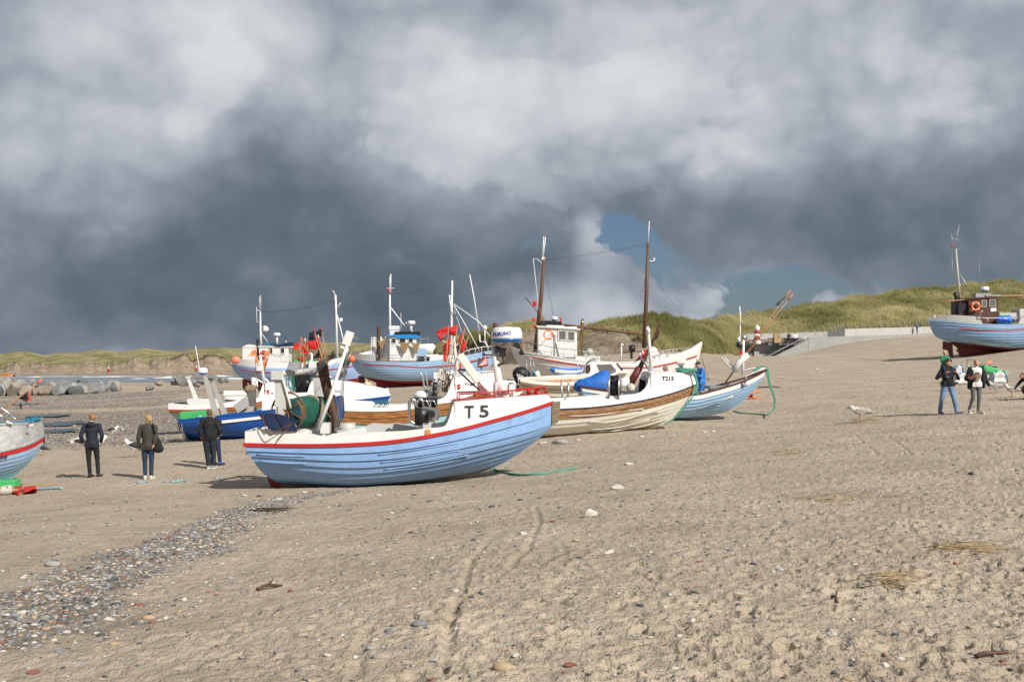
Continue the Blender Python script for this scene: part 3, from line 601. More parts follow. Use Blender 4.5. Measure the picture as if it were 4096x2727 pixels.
def scatter(n,fx,size,low=False,emb=.35,wh=.17):
    """positions x,y -> one mesh of pebbles"""
    xy=fx(n); n=len(xy); z=GA(xy[:,0],xy[:,1])+relief(xy[:,0],xy[:,1]); src=pv1 if low else pv
    VV=[];FF=[];MI=[];o=0
    kind=rng.integers(0,5,n); mi=rng.choice(6,n,p=[wh,.29-wh*.2,.22,.10,.07,.32-wh*.8])
    for kk in range(5):
        s=np.where(kind==kk)[0]; m=len(s)
        if not m: continue
        V,F=src[kk]; sz=size(xy[s]); a=rng.uniform(0,6.28,m); sx=sz*rng.uniform(.8,1.6,m); sy=sz*rng.uniform(.6,1,m); szz=sz*rng.uniform(.28,.6,m)
        X=V[None,:,0]*sx[:,None];Yq=V[None,:,1]*sy[:,None];Zq=V[None,:,2]*szz[:,None]+(X*rng.normal(0,.12,m)[:,None])
        x=X*np.cos(a)[:,None]-Yq*np.sin(a)[:,None]+xy[s,0][:,None]; y=X*np.sin(a)[:,None]+Yq*np.cos(a)[:,None]+xy[s,1][:,None]
        zz=Zq+(z[s]+szz*emb)[:,None]; VV.append(np.stack([x,y,zz],-1).reshape(-1,3)); FF.append((F[None]+(np.arange(m)*len(V))[:,None,None]).reshape(-1,3)+o); MI.append(np.repeat(mi[s],len(F))); o+=m*len(V)
    return np.concatenate(VV),np.concatenate(FF),np.concatenate(MI)
def tongue(n):
    y=rng.uniform(7,33,n*6); x=rng.uniform(-17,0,n*6); s=shingle(x,y); k=(rng.random(n*6)<np.clip(s,0,1)**1.3)&(np.abs(x)<.5*y+1); return np.stack([x,y],1)[k][:n]
V,F,MI=scatter(34000,tongue,lambda p:np.minimum(.034,rng.lognormal(math.log(.0115),.48,len(p)))*(.8+.6*rng.random(len(p))),True,.1,wh=.12); 
tag(npmesh('shingle',V,F,STM,midx=MI),'grey and white pebbles in a tongue across the left foreground','pebbles',kind='stuff')
def beachleft(n):
    y=44+rng.random(n*5)**.8*105; u=rng.uniform(-50,900,n*5); x=(u-1177.5)/2800*y; s=shingle(x,y); k=rng.random(n*5)<s; return np.stack([x,y],1)[k][:n]
V,F,MI=scatter(15000,beachleft,lambda p:rng.uniform(.018,.065,len(p)),True,wh=.09)
tag(npmesh('shingle',V,F,STM,midx=MI),'distant shingle bands on the lower beach by the water','pebbles',kind='stuff')
def anywhere(n):
    y=5+rng.random(n)**1.4*60; x=rng.uniform(-.5,.5,n)*y; return np.stack([x,y],1)
V,F,MI=scatter(5200,anywhere,lambda p:rng.uniform(.006,.022,len(p))*(1+p[:,1]*.02),True,.2)
tag(npmesh('beach_litter',V,F,STM,midx=MI),'tiny pebbles and shell bits strewn over the trampled sand','pebbles',kind='stuff')
# single stones (pixel on the 2355 wide photo, radius px, tone, flat)
lst=[(1155,1537,28,3),(1312,1532,20,4),(1400,1277,20,0),(965,1445,22,1),(1225,1229,0,0),(1245,1228,0,0),(1200,1228,16,0),(1417,1124,22,0),(1358,1190,24,0),(1680,1268,12,1),(2170,1370,13,1),(2100,1342,13,0),
(2035,1535,18,0),(1575,1480,14,0),(1445,1068,16,0),(160,1408,0,0),(15,1416,22,0),(50,1409,18,0),(262,1488,15,3),(496,1370,8,4),(350,1435,11,4),(1290,1020,18,5),(1360,1075,10,1),(1278,1018,12,1),
(1250,1020,16,0),(1330,1013,9,0),(745,1170,0,0),(560,1140,12,0),(597,1142,9,2),(640,1150,10,0),(1197,1150,9,2),(1132,1167,11,2),(1290,1168,10,1),(1210,1335,0,0),(1890,1110,0,0),(1490,1130,9,2),(700,1132,10,0),(1620,995,9,0),(1640,992,8,0),
(1495,1470,9,0),(1630,1433,9,1),(1670,1265,8,5),(2360,1340,8,2),(1800,1140,6,4),(1735,1115,6,3),(1090,1120,7,4),(985,1110,7,3),(870,1140,10,0),(1525,1117,7,0),(60,1230,9,5),(155,1217,7,3),(230,1250,0,0),(300,1302,14,0),
(120,1300,22,5),(212,1345,14,0),(100,1470,9,3),(150,1555,0,0),(450,1395,9,5),(530,1330,10,5),(850,1430,10,1),(900,1180,9,0),(1850,1395,9,2),(1910,1460,10,5),(2250,1510,12,2),(2110,1465,11,1),(1930,1270,8,0),(1790,1205,8,0),(1475,1005,8,0),(1400,1300,0,0)]
for u,v_,r_,t in lst:
    if r_==0: continue
    p=GP('Z',u,v_); s=r_/2800*p.y*(.8 if r_<16 else .95)
    me=rockmesh(u,3) if t in(0,4) and r_>11 else None
    if me is None:
        V,F=pv[u%5]; me=bpy.data.meshes.new('stone'); me.from_pydata([tuple(q) for q in V],[],[tuple(q) for q in F]); me.polygons.foreach_set('use_smooth',[True]*len(F))
    me.materials.append(STM[t]); o=bpy.data.objects.new('stone',me); COL.objects.link(o); fl=.42 if r_<24 else .6
    o.scale=(s,s*.75,s*fl); o.rotation_euler=(0,0,u%3*.4-.4); o.location=(p.x,p.y,gz(p.x,p.y)+s*fl*.35)
    side='left' if u<785 else ('middle' if u<1570 else 'right'); dep='front' if v_>1300 else ('near' if v_>1100 else 'far')
    tag(o,'%s stone lying alone on the %s sand, %s of the photo'%(SNAME[t],{'front':'foreground','near':'middle distance','far':'more distant'}[dep],side),'stone','stones lying on the sand')
# 180 more loose stones
k=0
while k<180:
    y=6+random.random()**1.5*45; x=random.uniform(-.44,.44)*y; 
    t=random.choice([0,0,1,1,2,2,3,4,5,5]); V,F=pv[k%5]
    s=random.uniform(.012,.032)*(1+y*.015)
    if k<5:
        pass
    nm='_st%d'%(k%5); me0=bpy.data.meshes.get(nm+str(t))
    if me0 is None:
        me0=bpy.data.meshes.new(nm+str(t)); me0.from_pydata([tuple(q) for q in V],[],[tuple(q) for q in F]); me0.polygons.foreach_set('use_smooth',[True]*len(F)); me0.materials.append(STM[t])
    o=bpy.data.objects.new('stone',me0); COL.objects.link(o); o.scale=(s*random.uniform(.9,1.5),s*.8,s*.45); o.rotation_euler=(random.uniform(-.2,.2),random.uniform(-.2,.2),random.uniform(0,3)); o.location=(x,y,gz(x,y)+s*.12)
    tag(o,'small %s pebble half sunk in the trampled sand'%SNAME[t],'stone','small loose pebbles of the beach'); k+=1
# straw, driftwood
STRAW=mat('dry_straw',(.34,.25,.13),.9,var=.3)
for (u,v_,n,sx,sy,lab) in ((1800,1042,36,60,9,'loose line of dry straw behind the small pebbles at middle right'),(1990,968,70,45,8,'nest-like heap of straw beside the speckled young gull'),(2230,1265,46,80,14,'pale dry stems spread over the sand at the right edge'),(1930,1150,34,110,16,'thin scatter of straw stalks right of centre on the sand'),(2050,1340,30,60,18,'few long stalks of straw lying in the right foreground'),(620,1172,34,46,5,'strip of dark brown seaweed at the edge of the pebble tongue')):
    p=GP('Z',u,v_); b=MB()
    for i in range(n):
        g=GP('Z',u+random.gauss(0,sx*.45),v_+random.gauss(0,sy*.5)); a=random.gauss(0,.5); l=random.uniform(.06,.22); d=Vector((math.cos(a),math.sin(a),random.uniform(-.05,.15)))*l
        z=gz(g.x,g.y)+.01; q=Vector((g.x,g.y,z)); b.tube([q-d,q+Vector((0,0,.02)),q+d+Vector((0,0,.01))],.0032 if 'dark' not in lab else .006,n=4)
    tag(b.build('straw',STRAW if 'dark' not in lab else mat('seaweed',(.06,.04,.015),.8)),lab,'straw' if 'dark' not in lab else 'seaweed',kind='stuff')
def stick(u0,v0,u1,v1,r_,lab,m,bulge=.02):
    a=GP('Z',u0,v0);b_=GP('Z',u1,v1); a=Vector((a.x,a.y,gz(a.x,a.y)+r_)); b_=Vector((b_.x,b_.y,gz(b_.x,b_.y)+r_)); md=a.lerp(b_,.5)+Vector((0,0,bulge)); q=MB(); q.tube([a,a.lerp(md,.5)+Vector((0,0,.01)),md,b_.lerp(md,.4),b_],[r_*1.3,r_,r_*1.1,r_,r_*.9],n=7)
    q.tube([md,md+Vector((.02,.05,.05))],[r_*.6,r_*.3],n=5); tag(q.build('driftwood',m),lab,'driftwood')
DRW=mat('driftwood_brown',(.10,.05,.03),.7,var=.4,vscale=12,bump=.4)
stick(592,1360,648,1345,.013,'reddish brown piece of broken stick lying in the left foreground sand',DRW)
stick(2245,1517,2318,1510,.011,'dark brown flat stick at the lower right corner',DRW,.005)
stick(1915,1380,1930,1392,.012,'small curled twig right of centre on the sand',DRW)
# ---------------------------------------------------------------- boats
def crv(pts,n=40):
    """smooth curve through points by Catmull-Rom, evenly parametrised by length"""
    P=[Vector((p[0],p[1])) for p in pts]
    if len(P)==2: D=[P[0].lerp(P[1],i/20) for i in range(21)]
    else:
        Q=[P[0]*2-P[1]]+P+[P[-1]*2-P[-2]]; D=[]
        for i in range(1,len(Q)-2):
            for k in range(12):
                t=k/12; a,b,c,d=Q[i-1],Q[i],Q[i+1],Q[i+2]; D.append(.5*((2*b)+(c-a)*t+(2*a-5*b+4*c-d)*t*t+(3*b-a-3*c+d)*t**3))
        D.append(P[-1])
    L=[0]
    for a,b in zip(D[:-1],D[1:]): L.append(L[-1]+(b-a).length)
    L=np.array(L)/L[-1]; X=np.array([d.x for d in D]); Z=np.array([d.y for d in D]); s=np.linspace(0,1,n)
    return np.stack([np.interp(s,L,X),np.interp(s,L,Z)],1)
class Boat:
    def __init__(s,name,label,cat,fr,ux,uy,Y,yaw,group=None):
        o=W(fr,ux,uy,Y); s.O=o; s.yaw=R(yaw); s.root=thing(name,label,cat,o,s.yaw,group); s.c,s.s=math.cos(s.yaw),math.sin(s.yaw)
    def p(s,fr,x,y,yl=0.0):
        u,v=S(fr,x,y); d=Vector(((u-CX)/FS,1,-(v-HY)/FS)); n=Vector((-s.s,s.c,0)); k=(n.dot(s.O)+yl-n.dot(Vector((0,0,CAMZ))))/n.dot(d)
        w=Vector((0,0,CAMZ))+d*k-s.O; return Vector((w.x*s.c+w.y*s.s,-w.x*s.s+w.y*s.c,w.z))
    def w(s,q): q=Vector(q); return s.O+Vector((q.x*s.c-q.y*s.s,q.x*s.s+q.y*s.c,q.z))
    def ps(s,fr,pts,yl=0): return [s.p(fr,q[0],q[1],q[2] if len(q)>2 else yl) for q in pts]
    def part(s,mb,name,m,parent=None): return mb.build(name,m,parent or s.root)
    def tube(s,name,fr,pts,r,m,yl=0,n=8,parent=None,join=None):
        b=join or MB(); b.tube(s.ps(fr,pts,yl),r,n=n)
        return b if join else s.part(b,name,m,parent)
    def plate(s,name,fr,pts,yl,th,m,parent=None,join=None):
        b=join or MB(); b.prism(s.ps(fr,pts,yl),(0,th,0)); return b if join else s.part(b,name,m,parent)
    def boxpx(s,name,fr,x0,y0,x1,y1,yl0,yl1,m,parent=None,bev=0,join=None):
        a=s.p(fr,x0,y1,yl0); c=s.p(fr,x1,y0,yl0); b=join or MB()
        b.box(((a.x+c.x)/2,(yl0+yl1)/2,(a.z+c.z)/2),(abs(c.x-a.x),abs(yl1-yl0),abs(c.z-a.z)),bev=bev); return b if join else s.part(b,name,m,parent)
    def ball(s,name,fr,x,y,rp,m,yl=0,sc=(1,1,1),parent=None,join=None):
        c=s.p(fr,x,y,yl); r_=rp*FR[fr][2]/FS*s.w(c).y; b=join or MB(); b.ell(c,(r_*sc[0],r_*sc[1],r_*sc[2])); return b if join else s.part(b,name,m,parent)
    def hull(s,fr,stern,stem,sheer,bmax,tm=.45,b0=.75,pf=2.3,ps_=2.0,nstr=9,lap=.022,bands=None,keel=None,ns=70,below=None,fine=1.0,round_=1.0):
        F=crv([(q.x,q.z) for q in s.ps(fr,stern)],60); E=crv([(q.x,q.z) for q in s.ps(fr,stem)],60)
        if below: pass
        def bt(t):
            t=np.asarray(t,float); a=b0+(1-b0)*(1-np.clip((tm-t)/tm,0,1)**ps_)**(1.0/round_) if b0>0 or round_!=1 else (1-np.clip((tm-t)/tm,0,1)**ps_)
            f=1-np.clip((t-tm)/(1-tm),0,1)**pf; return bmax*np.where(t<tm,a,f)
        s.bt=bt; s.F=F; s.E=E; x0,x1=F[-1,0],E[-1,0]
        def conv(pts,frac=1.0,fr=fr):
            out=[]
            for a in pts:
                y=-bmax*.7
                for _ in range(4):
                    q=s.p(fr,a[0],a[1],y); t=min(1,max(0,(q.x-x0)/(x1-x0))); y=-float(bt(t))*frac
                out.append((q.x,q.z))
            return out
        s.conv=conv; sh=crv(conv(sheer),200); s.zs=lambda x: np.interp(x,sh[:,0],sh[:,1])
        s.x0,s.x1=x0,x1; s.tt=lambda x: np.clip((np.asarray(x)-x0)/(x1-x0),0,1)
        km=crv([(F[0,0],F[0,1])]+[(q.x,q.z) for q in s.ps(fr,keel or [])]+[(E[0,0],E[0,1])],80)
        zk=lambda t: np.interp(F[0,0]+(E[0,0]-F[0,0])*t,km[:,0],km[:,1])
        si=np.linspace(0,1,60)
        def pos(t,sv):
            Fx=np.interp(sv,si,F[:,0]);Fz=np.interp(sv,si,F[:,1]);Ex=np.interp(sv,si,E[:,0]);Ez=np.interp(sv,si,E[:,1])
            x=Fx+(Ex-Fx)*t; xs=x0+(x1-x0)*t; a=sv*math.pi/2; gm=(1-np.cos(a))*.8+.2*sv*sv
            gE=(Ez-E[0,1])/(E[-1,1]-E[0,1]); gF=(Fz-F[0,1])/(F[-1,1]-F[0,1])
            wE=np.clip((t-.25)/.75,0,1); wE=wE*wE*(3-2*wE); wF=np.clip((.4-t)/.4,0,1); wF=wF*wF*(3-2*wF)
            g=gm*(1-wE-wF)+gE*wE+gF*wF; zb=zk(t); z=zb+(s.zs(xs)-zb)*g
            hm=np.sin(a)**.70; hb=np.sin(a)**.8*.78+sv*.22 if fine else hm; hs=np.sin(a)**.9
            h=hm*(1-wE-wF)+hb*wE+hs*wF; return x,bt(t)*h,z
        s.pos=pos
        T=np.r_[np.linspace(0,.8,int(ns*.6))[:-1],.8+.2*np.sin(np.linspace(0,1,int(ns*.4))*math.pi/2)]
        bands=bands or [(0,1,'hull_planking',BLUE)]
        for a0,a1,nm,m in bands:
            b=MB(); k0=int(round(a0*nstr));k1=int(round(a1*nstr))
            for k in range(k0,k1):
                for sg in (-1,1):
                    rows=[]
                    subs=[0,.5,1]
                    for j in subs:
                        sv=(k+j)/nstr; x,y,z=pos(T,np.full_like(T,sv)); e=lap*(1-j)*np.clip((1-T)*12,0,1)*(0 if k==0 else 1); nz=lap*(1-j)*.3
                        rows.append([(x[i],sg*(y[i]+e[i]+.004),z[i]-nz*min(1,(1-T[i])*12)) for i in range(len(T))])
                    if k>k0 or a0>0:
                        sv=k/nstr; x,y,z=pos(T,np.full_like(T,sv)); led=[(x[i],sg*(y[i]+.001),z[i]+.004) for i in range(len(T))]; b.grid([led,rows[0]],smooth=False)
                    b.grid(rows)
            # transom
            if b0>0:
                svs=np.linspace(a0,a1,14); L_=[];Rr=[]
                for sv in svs:
                    x,y,z=pos(np.array([0.0]),np.array([sv])); L_.append((x[0],y[0]+.005,z[0])); Rr.append((x[0],-y[0]-.005,z[0]))
                b.grid([L_,[(p[0]-.0,0,p[2]) for p in L_],Rr],smooth=False)
            s.part(b,nm,m)
        return s
    def yat(s,T,z):
        sv=np.linspace(0,1,120); return np.array([float(np.interp(z[i],s.pos(np.full(120,T[i]),sv)[2],s.pos(np.full(120,T[i]),sv)[1])) for i in range(len(T))])
    def rail(s,name,m,h=.07,w=.05,dz=0,off=0,ta=0,tb=1,zf=None,parent=None):
        """rubbing strake / gunwale following the sheer on both sides"""
        b=MB(); T=np.linspace(ta,tb,60); X=s.x0+(s.x1-s.x0)*T; z=(zf(X) if zf else s.zs(X))+dz; y=s.bt(T)+off
        if zf:
            sv=np.linspace(0,1,120); y=np.array([float(np.interp(z[i],s.pos(np.full(120,T[i]),sv)[2],s.pos(np.full(120,T[i]),sv)[1])) for i in range(60)])+.03
        for sg in (-1,1):
            r1=[(X[i],sg*(y[i]+w),z[i]-h/2) for i in range(60)]; r2=[(X[i],sg*(y[i]+w),z[i]+h/2) for i in range(60)]; r3=[(X[i],sg*(y[i]-w*.6),z[i]+h/2) for i in range(60)]; r4=[(X[i],sg*(y[i]-w*.6),z[i]-h/2) for i in range(60)]
            for q0,q1 in ((r1,r2),(r2,r3),(r3,r4),(r4,r1)): b.grid([q0,q1],smooth=False)
        if s.bt(np.array([0.]))[0]>.05 and ta==0:
            b.box((X[0]-w*.4,0,z[0]),(w*1.1,2*(y[0]+w),h))
        return s.part(b,name,m,parent)
    def topside(s,fr,top,m,flare=.0,ta=0,tb=1,inner=.06,floor=-.05,name='bulwark',conv=True,capm=None,tilt=0,deck=None,innerm=None):
        """white upper side from sheer to a traced top line, with thickness, and deck floor"""
        c=s.conv(top,1.0,fr) if conv else top; cx=np.array([q[0] for q in c]); czz=np.array([q[1] for q in c])
        s.ztop=lambda x: np.interp(x,cx,czz)
        T=np.linspace(ta,tb,150); X=s.x0+(s.x1-s.x0)*T; zt=s.ztop(X); z0=s.zs(X); y=s.bt(T)
        b=MB()
        for sg in (-1,1):
            rows=[]
            for j in range(5):
                k=j/4; rows.append([(X[i]-tilt*k*(zt[i]-z0[i]),sg*(y[i]+flare*k*(1-T[i]*.0)-.10*k*(zt[i]-z0[i])),z0[i]+(zt[i]-z0[i])*k) for i in range(150)])
            b.grid(rows)
            it=[(p[0],(p[1]-sg*inner) if abs(p[1])>inner else 0,p[2]) for p in rows[-1]]; b.grid([rows[-1],it],smooth=False)
            ib=[(p[0],p[1],min(p[2],z0[i]+floor)) for i,p in enumerate(it)]; b.grid([it,ib])
        if s.bt(np.array([0.]))[0]>.05 and ta==0:
            yy=y[0]; b.box((X[0]+inner/2,0,(z0[0]+zt[0])/2),(inner,2*yy-.02,zt[0]-z0[0]+.002))
        s.part(b,name,m)
    def deck(s,name,m,dz,ta=.02,tb=.97,zf=None,inset=.05,camber=0,parent=None):
        T=np.linspace(ta,tb,60); X=s.x0+(s.x1-s.x0)*T; z=(zf(X) if zf else s.zs(X))+dz; y=np.maximum(s.bt(T)-inset,.01); b=MB()
        if zf is None and dz<-.03: y=np.maximum(np.minimum(y,s.yat(T,z)-.03),.01)
        rows=[[(X[i],y[i]*k,z[i]+camber*(1-k*k)) for i in range(60)] for k in (-1,-.5,0,.5,1)]
        b.grid(rows); b.grid([[(p[0],p[1],p[2]-.03) for p in rr] for rr in rows]); return s.part(b,name,m,parent)
    def text(s,txt,fr,x0,y0,x1,y1,m,yl=None,parent=None,bold=.0,slant=0,name='lettering',mirror=False,dz=0,clear=.02,cyl=None):
        """lettering laid on the side: fitted to the traced box, following the hull's beam if yl is None"""
        cu=bpy.data.curves.new('t','FONT'); cu.body=txt; cu.size=1; cu.offset=bold; cu.resolution_u=3; o=bpy.data.objects.new('t',cu); COL.objects.link(o)
        dg=bpy.context.evaluated_depsgraph_get(); me=bpy.data.meshes.new_from_object(o.evaluated_get(dg)); bpy.data.objects.remove(o)
        V=np.array([v_.co[:] for v_ in me.vertices]); 
        if len(V)==0: return
        mn=V.min(0);mxx=V.max(0); V=(V-mn)/np.maximum(mxx-mn,1e-6)
        if mirror: V[:,0]=1-V[:,0]
        out=[]
        y_=yl if yl is not None else -float(s.bt(.7))
        if yl is None:
            for _ in range(4):
                q=s.p(fr,(x0+x1)/2,(y0+y1)/2,y_); y_=-float(s.bt(s.tt(q.x)))
        for a in V:
            q=s.p(fr,x0+(x1-x0)*a[0],y1+(y0-y1)*a[1]+slant*a[0],y_)
            yy=y_ if yl is not None else -float(s.bt(s.tt(q.x)))+.10*max(0,q.z-float(s.zs(q.x)))
            if cyl:
                dx=max(-.97,min(.97,(q.x-cyl[0].x)/cyl[2])); yy=cyl[0].y-cyl[2]*math.sqrt(1-dx*dx); q=s.p(fr,x0+(x1-x0)*a[0],y1+(y0-y1)*a[1]+slant*a[0],yy)
                dx=max(-.97,min(.97,(q.x-cyl[0].x)/cyl[2])); yy=cyl[0].y-cyl[2]*math.sqrt(1-dx*dx); out.append((q.x,yy+.004,q.z)); continue
            out.append((q.x,yy-clear,q.z+dz))
        fs=[tuple(p.vertices) for p in me.polygons]; b=MB(); b.add(out,fs); bpy.data.meshes.remove(me)
        return s.part(b,name,m,parent)
    def window(s,fr,x0,y0,x1,y1,yl,m=None,frame=None,parent=None,fw=.035,bev=0):
        a=s.p(fr,x0,y1,yl); c=s.p(fr,x1,y0,yl); cx_,cz_=(a.x+c.x)/2,(a.z+c.z)/2; w_,h_=abs(c.x-a.x),abs(c.z-a.z)
        b=MB(); 
        for sx in (-1,1): b.box((cx_+sx*(w_/2+fw/2),yl-.015,cz_),(fw,.05,h_+2*fw))
        for sz in (-1,1): b.box((cx_,yl-.015,cz_+sz*(h_/2+fw/2)),(w_,.05,fw))
        f=s.part(b,'window',frame or WHITE,parent); g=MB(); g.box((cx_,yl-.004,cz_),(w_,.02,h_)); s.part(g,'pane',m or GLASS,f); return f
def boatrail(B,name,fr,tops,posts,r,m,yl,zbot):
    """guard rail: traced top line on the near side, mirrored to the far side, with posts down to the deck"""
    b=MB(); T=[B.p(fr,x,y,-float(B.bt(B.tt(B.p(fr,x,y,-.6).x)))+yl) for x,y in tops]
    for sg in (1,-1): b.tube([(q.x,q.y*sg,q.z) for q in T],r,n=6)
    X=np.array([q.x for q in T]); 
    for k in range(posts):
        x=X[0]+(X[-1]-X[0])*k/(posts-1); y=np.interp(x,X,[q.y for q in T]); z=np.interp(x,X,[q.z for q in T])
        for sg in (1,-1): b.tube([(x,y*sg,z),(x,y*sg,float(zbot(x)))],r*.8,n=6)
    return B.part(b,name,m)
def radar_dome(B,fr,cx,cy,wpx,hpx,yl,m1=CLEANW,m2=None,parent=None,name='radar',txt=None):
    c=B.p(fr,cx,cy,yl); sc=FR[fr][2]/FS*B.w(c).y; w_=wpx*sc/2; h=hpx*sc; b=MB()
    b.lathe(c-Vector((0,0,h*.25)),[(w_*.98,0),(w_,h*.05),(w_,h*.35),(w_*.93,h*.6),(w_*.8,h*.74),(0.001,h*.78)],n=28)
    o=B.part(b,name,m1,parent); q=MB(); q.lathe(c-Vector((0,0,h*.5)),[(w_*.55,0),(w_*.9,h*.1),(w_*.985,h*.245)],n=28); B.part(q,'radar_base',m2 or m1,o)
    return o
def lifering(fr,cx,cy,rpx,Y,label,tilt=0,m=ORANGE,yaw=0):
    c=W(fr,cx,cy,Y); r_=rpx*FR[fr][2]/FS*Y; t=thing('life_ring',label,'life ring',c,yaw); b=MB(); n=28
    b.tube([(r_*.76*math.cos(2*math.pi*i/n),0,r_*.76*math.sin(2*math.pi*i/n)) for i in range(n)],r_*.24,n=9,closed=True); b.build('ring',m,t)
    q=MB()
    for k in range(4):
        a0=math.pi/4+k*math.pi/2; q.tube([(r_*.76*math.cos(a0+d),0,r_*.76*math.sin(a0+d)) for d in(-.1,0,.1)],r_*.262,n=9)
    q.build('band',CLEANW,t); return t
def cloth(pts,m,parent=None,name='flag',amp=.03,seed=0,nx=9,ny=7,th=0,waves=2.0):
    """waving cloth between four world/local corners (hoist top, fly top, fly bottom, hoist bottom)"""
    A,Bq,Cq,D=[Vector(p) for p in pts]; rows=[]; rr=random.Random(seed); ph=rr.uniform(0,6)
    L=max((Bq-A).length,(Cq-D).length); nrm=(Bq-A).cross(D-A); nrm=nrm.normalized() if nrm.length>1e-9 else Vector((0,1,0))
    for j in range(ny):
        v_=j/(ny-1); row=[]
        for i in range(nx):
            u=i/(nx-1); p=A.lerp(Bq,u).lerp(D.lerp(Cq,u),v_); k=math.sin(u*math.pi*waves+ph+v_*1.8)*amp*u**.6*3*L+math.sin(u*9+v_*6+ph)*amp*L*u
            p=p+nrm*k+Vector((0,0,-1))*(math.sin(u*math.pi)*amp*L*1.2); row.append(p)
        rows.append(row)
    b=MB(); b.grid(rows); o=b.build(name,m,parent)
    if True:
        md=o.modifiers.new('th','SOLIDIFY'); md.thickness=.004
    return o
def dan_buoy(fr,base,tip,Y,flags,label,lean=0,floats=None,r=.016,cat='marker flag',group=None,name='marker_flag',tipcol=None,pole=None):
    """bamboo pole with flags; flags = [(corner px x4, material)], floats=[(x0,y0,x1,y1,r,mat,text)]"""
    a=W(fr,base[0],base[1],Y); b_=W(fr,tip[0],tip[1],Y+lean); t=thing(name,label,cat,a,0,group); q=MB(); d=b_-a
    q.tube([d*0,d*.5+Vector((0,0,.01)),d],[r*1.1,r,r*.7],n=7); q.build('pole',pole or CANE,t)
    if tipcol:
        q=MB(); q.tube([d*.9,d*1.002],[r*1.25,r*1.1],n=7); q.build('tip_band',tipcol,t)
    for i,(cs,m) in enumerate(flags):
        P=[]
        for (x,y) in cs:
            w=W(fr,x,y,Y); u=max(0,min(1,(w-a).dot(d)/d.length_squared)); P.append(W(fr,x,y,Y+lean*u)-a)
        cloth(P,m,t,'flag',.035,seed=int(base[0]+i*7+cs[1][0]))
    for f in floats or []:
        p0=W(fr,f[0],f[1],Y-.03)-a;p1=W(fr,f[2],f[3],Y-.03)-a; q=MB(); dd=(p1-p0).normalized(); r_=f[4]
        q.tube([p0,p0+dd*.02,p0+dd*.05,p1-dd*.05,p1-dd*.02,p1],[r_*.5,r_*.85,r_,r_,r_*.85,r_*.5],n=12); fo=q.build('float',f[5],t)
        if len(f)>6 and f[6]:
            cu=bpy.data.curves.new('t','FONT'); cu.body=f[6]; cu.size=1; cu.offset=.02; o=bpy.data.objects.new('t',cu); COL.objects.link(o); dg=bpy.context.evaluated_depsgraph_get(); me=bpy.data.meshes.new_from_object(o.evaluated_get(dg)); bpy.data.objects.remove(o)
            V=np.array([v_.co[:] for v_ in me.vertices]); mn=V.min(0); mx_=V.max(0); V=(V-mn)/np.maximum(mx_-mn,1e-6); L=(p1-p0).length; up=Vector((0,-1,0)); side=dd.cross(up).normalized(); out=[]
            for v_ in V:
                ang=(v_[1]-.5)*1.7; out.append(p0+dd*(L*(.12+.76*v_[0]))-side*(r_*1.03*math.sin(ang))+up*(r_*1.03*math.cos(ang)))
            bb=MB(); bb.add(out,[tuple(p.vertices) for p in me.polygons]); bb.build('lettering',TXT,fo); bpy.data.meshes.remove(me)
    return t
def stay(B,fr,p0,p1,r=.006,m=GALV,sag=0,join=None,y0=0,y1=0):
    a=B.p(fr,p0[0],p0[1],y0);b_=B.p(fr,p1[0],p1[1],y1); n=8; b=join or MB()
    b.tube([a.lerp(b_,i/n)-Vector((0,0,sag*4*(i/n)*(1-i/n))) for i in range(n+1)],r,n=4); return b
def rope(name,label,pts,r,m,cat='rope',group=None):
    P=crv3(pts); t=MB(); t.tube(P,r,n=6); o=t.build(name,m); return tag(o,label,cat,group)
def crv3(pts,k=10):
    P=[Vector(p) for p in pts]; Q=[P[0]*2-P[1]]+P+[P[-1]*2-P[-2]]; D=[]
    for i in range(1,len(Q)-2):
        for j in range(k):
            t=j/k; a,b,c,d=Q[i-1],Q[i],Q[i+1],Q[i+2]; D.append(.5*((2*b)+(c-a)*t+(2*a-5*b+4*c-d)*t*t+(3*b-a-3*c+d)*t**3))
    D.append(P[-1]); return D
def danish_flag(B,fr,x0,y0,x1,y1,yl=None):
    """small painted flag: red field with white cross"""
    y_=yl if yl is not None else -float(B.bt(.7))
    for _ in range(4):
        q=B.p(fr,(x0+x1)/2,(y0+y1)/2,y_)
        if yl is None: y_=-float(B.bt(B.tt(q.x)))+.10*max(0,q.z-float(B.zs(q.x)))
    a=B.p(fr,x0,y1,y_-.03);c=B.p(fr,x1,y0,y_-.03); b=MB(); w_=c.x-a.x;h=c.z-a.z
    for fx0,fx1 in ((0,.36),(.56,1)):
        for fz0,fz1 in ((0,.40),(.60,1)):
            b.box((a.x+w_*(fx0+fx1)/2,y_-.03,a.z+h*(fz0+fz1)/2),(w_*(fx1-fx0),.012,h*(fz1-fz0)))
    return B.part(b,'flag_emblem',FRED)
# ================================================================ boat with the big black T 5, nearest
B=Boat('fishing_boat','pale blue clinker fishing boat with red rubbing rail marked T 5, nearest the camera','fishing boat','A',1000,1160,30.2,4,'open coastal boats drawn up on the sand')
B.hull('A',[(270,1150),(205,1105),(150,1055),(100,980),(60,915),(42,868)],[(1780,1040),(1900,985),(2050,885),(2180,780),(2228,720),(2232,640),(2235,565)],
 [(40,866),(300,872),(700,868),(1100,840),(1500,770),(1800,693),(2050,622),(2235,560)],1.25,tm=.45,b0=.78,pf=2.6,nstr=9,lap=.04,keel=[(700,1165),(1200,1135),(1560,1085)])
T5=B
B.rail('rub_rail',RED,.085,.045,dz=0,off=.0)
B.topside('A',[(45,770),(150,750),(480,786),(560,806),(870,792),(1200,762),(1290,752),(1430,738),(1462,722),(1485,660),(1500,600),(1512,556),(1560,551),(1800,530),(2050,512),(2190,500),(2235,552)],WHITE,inner=.07,floor=-.25)
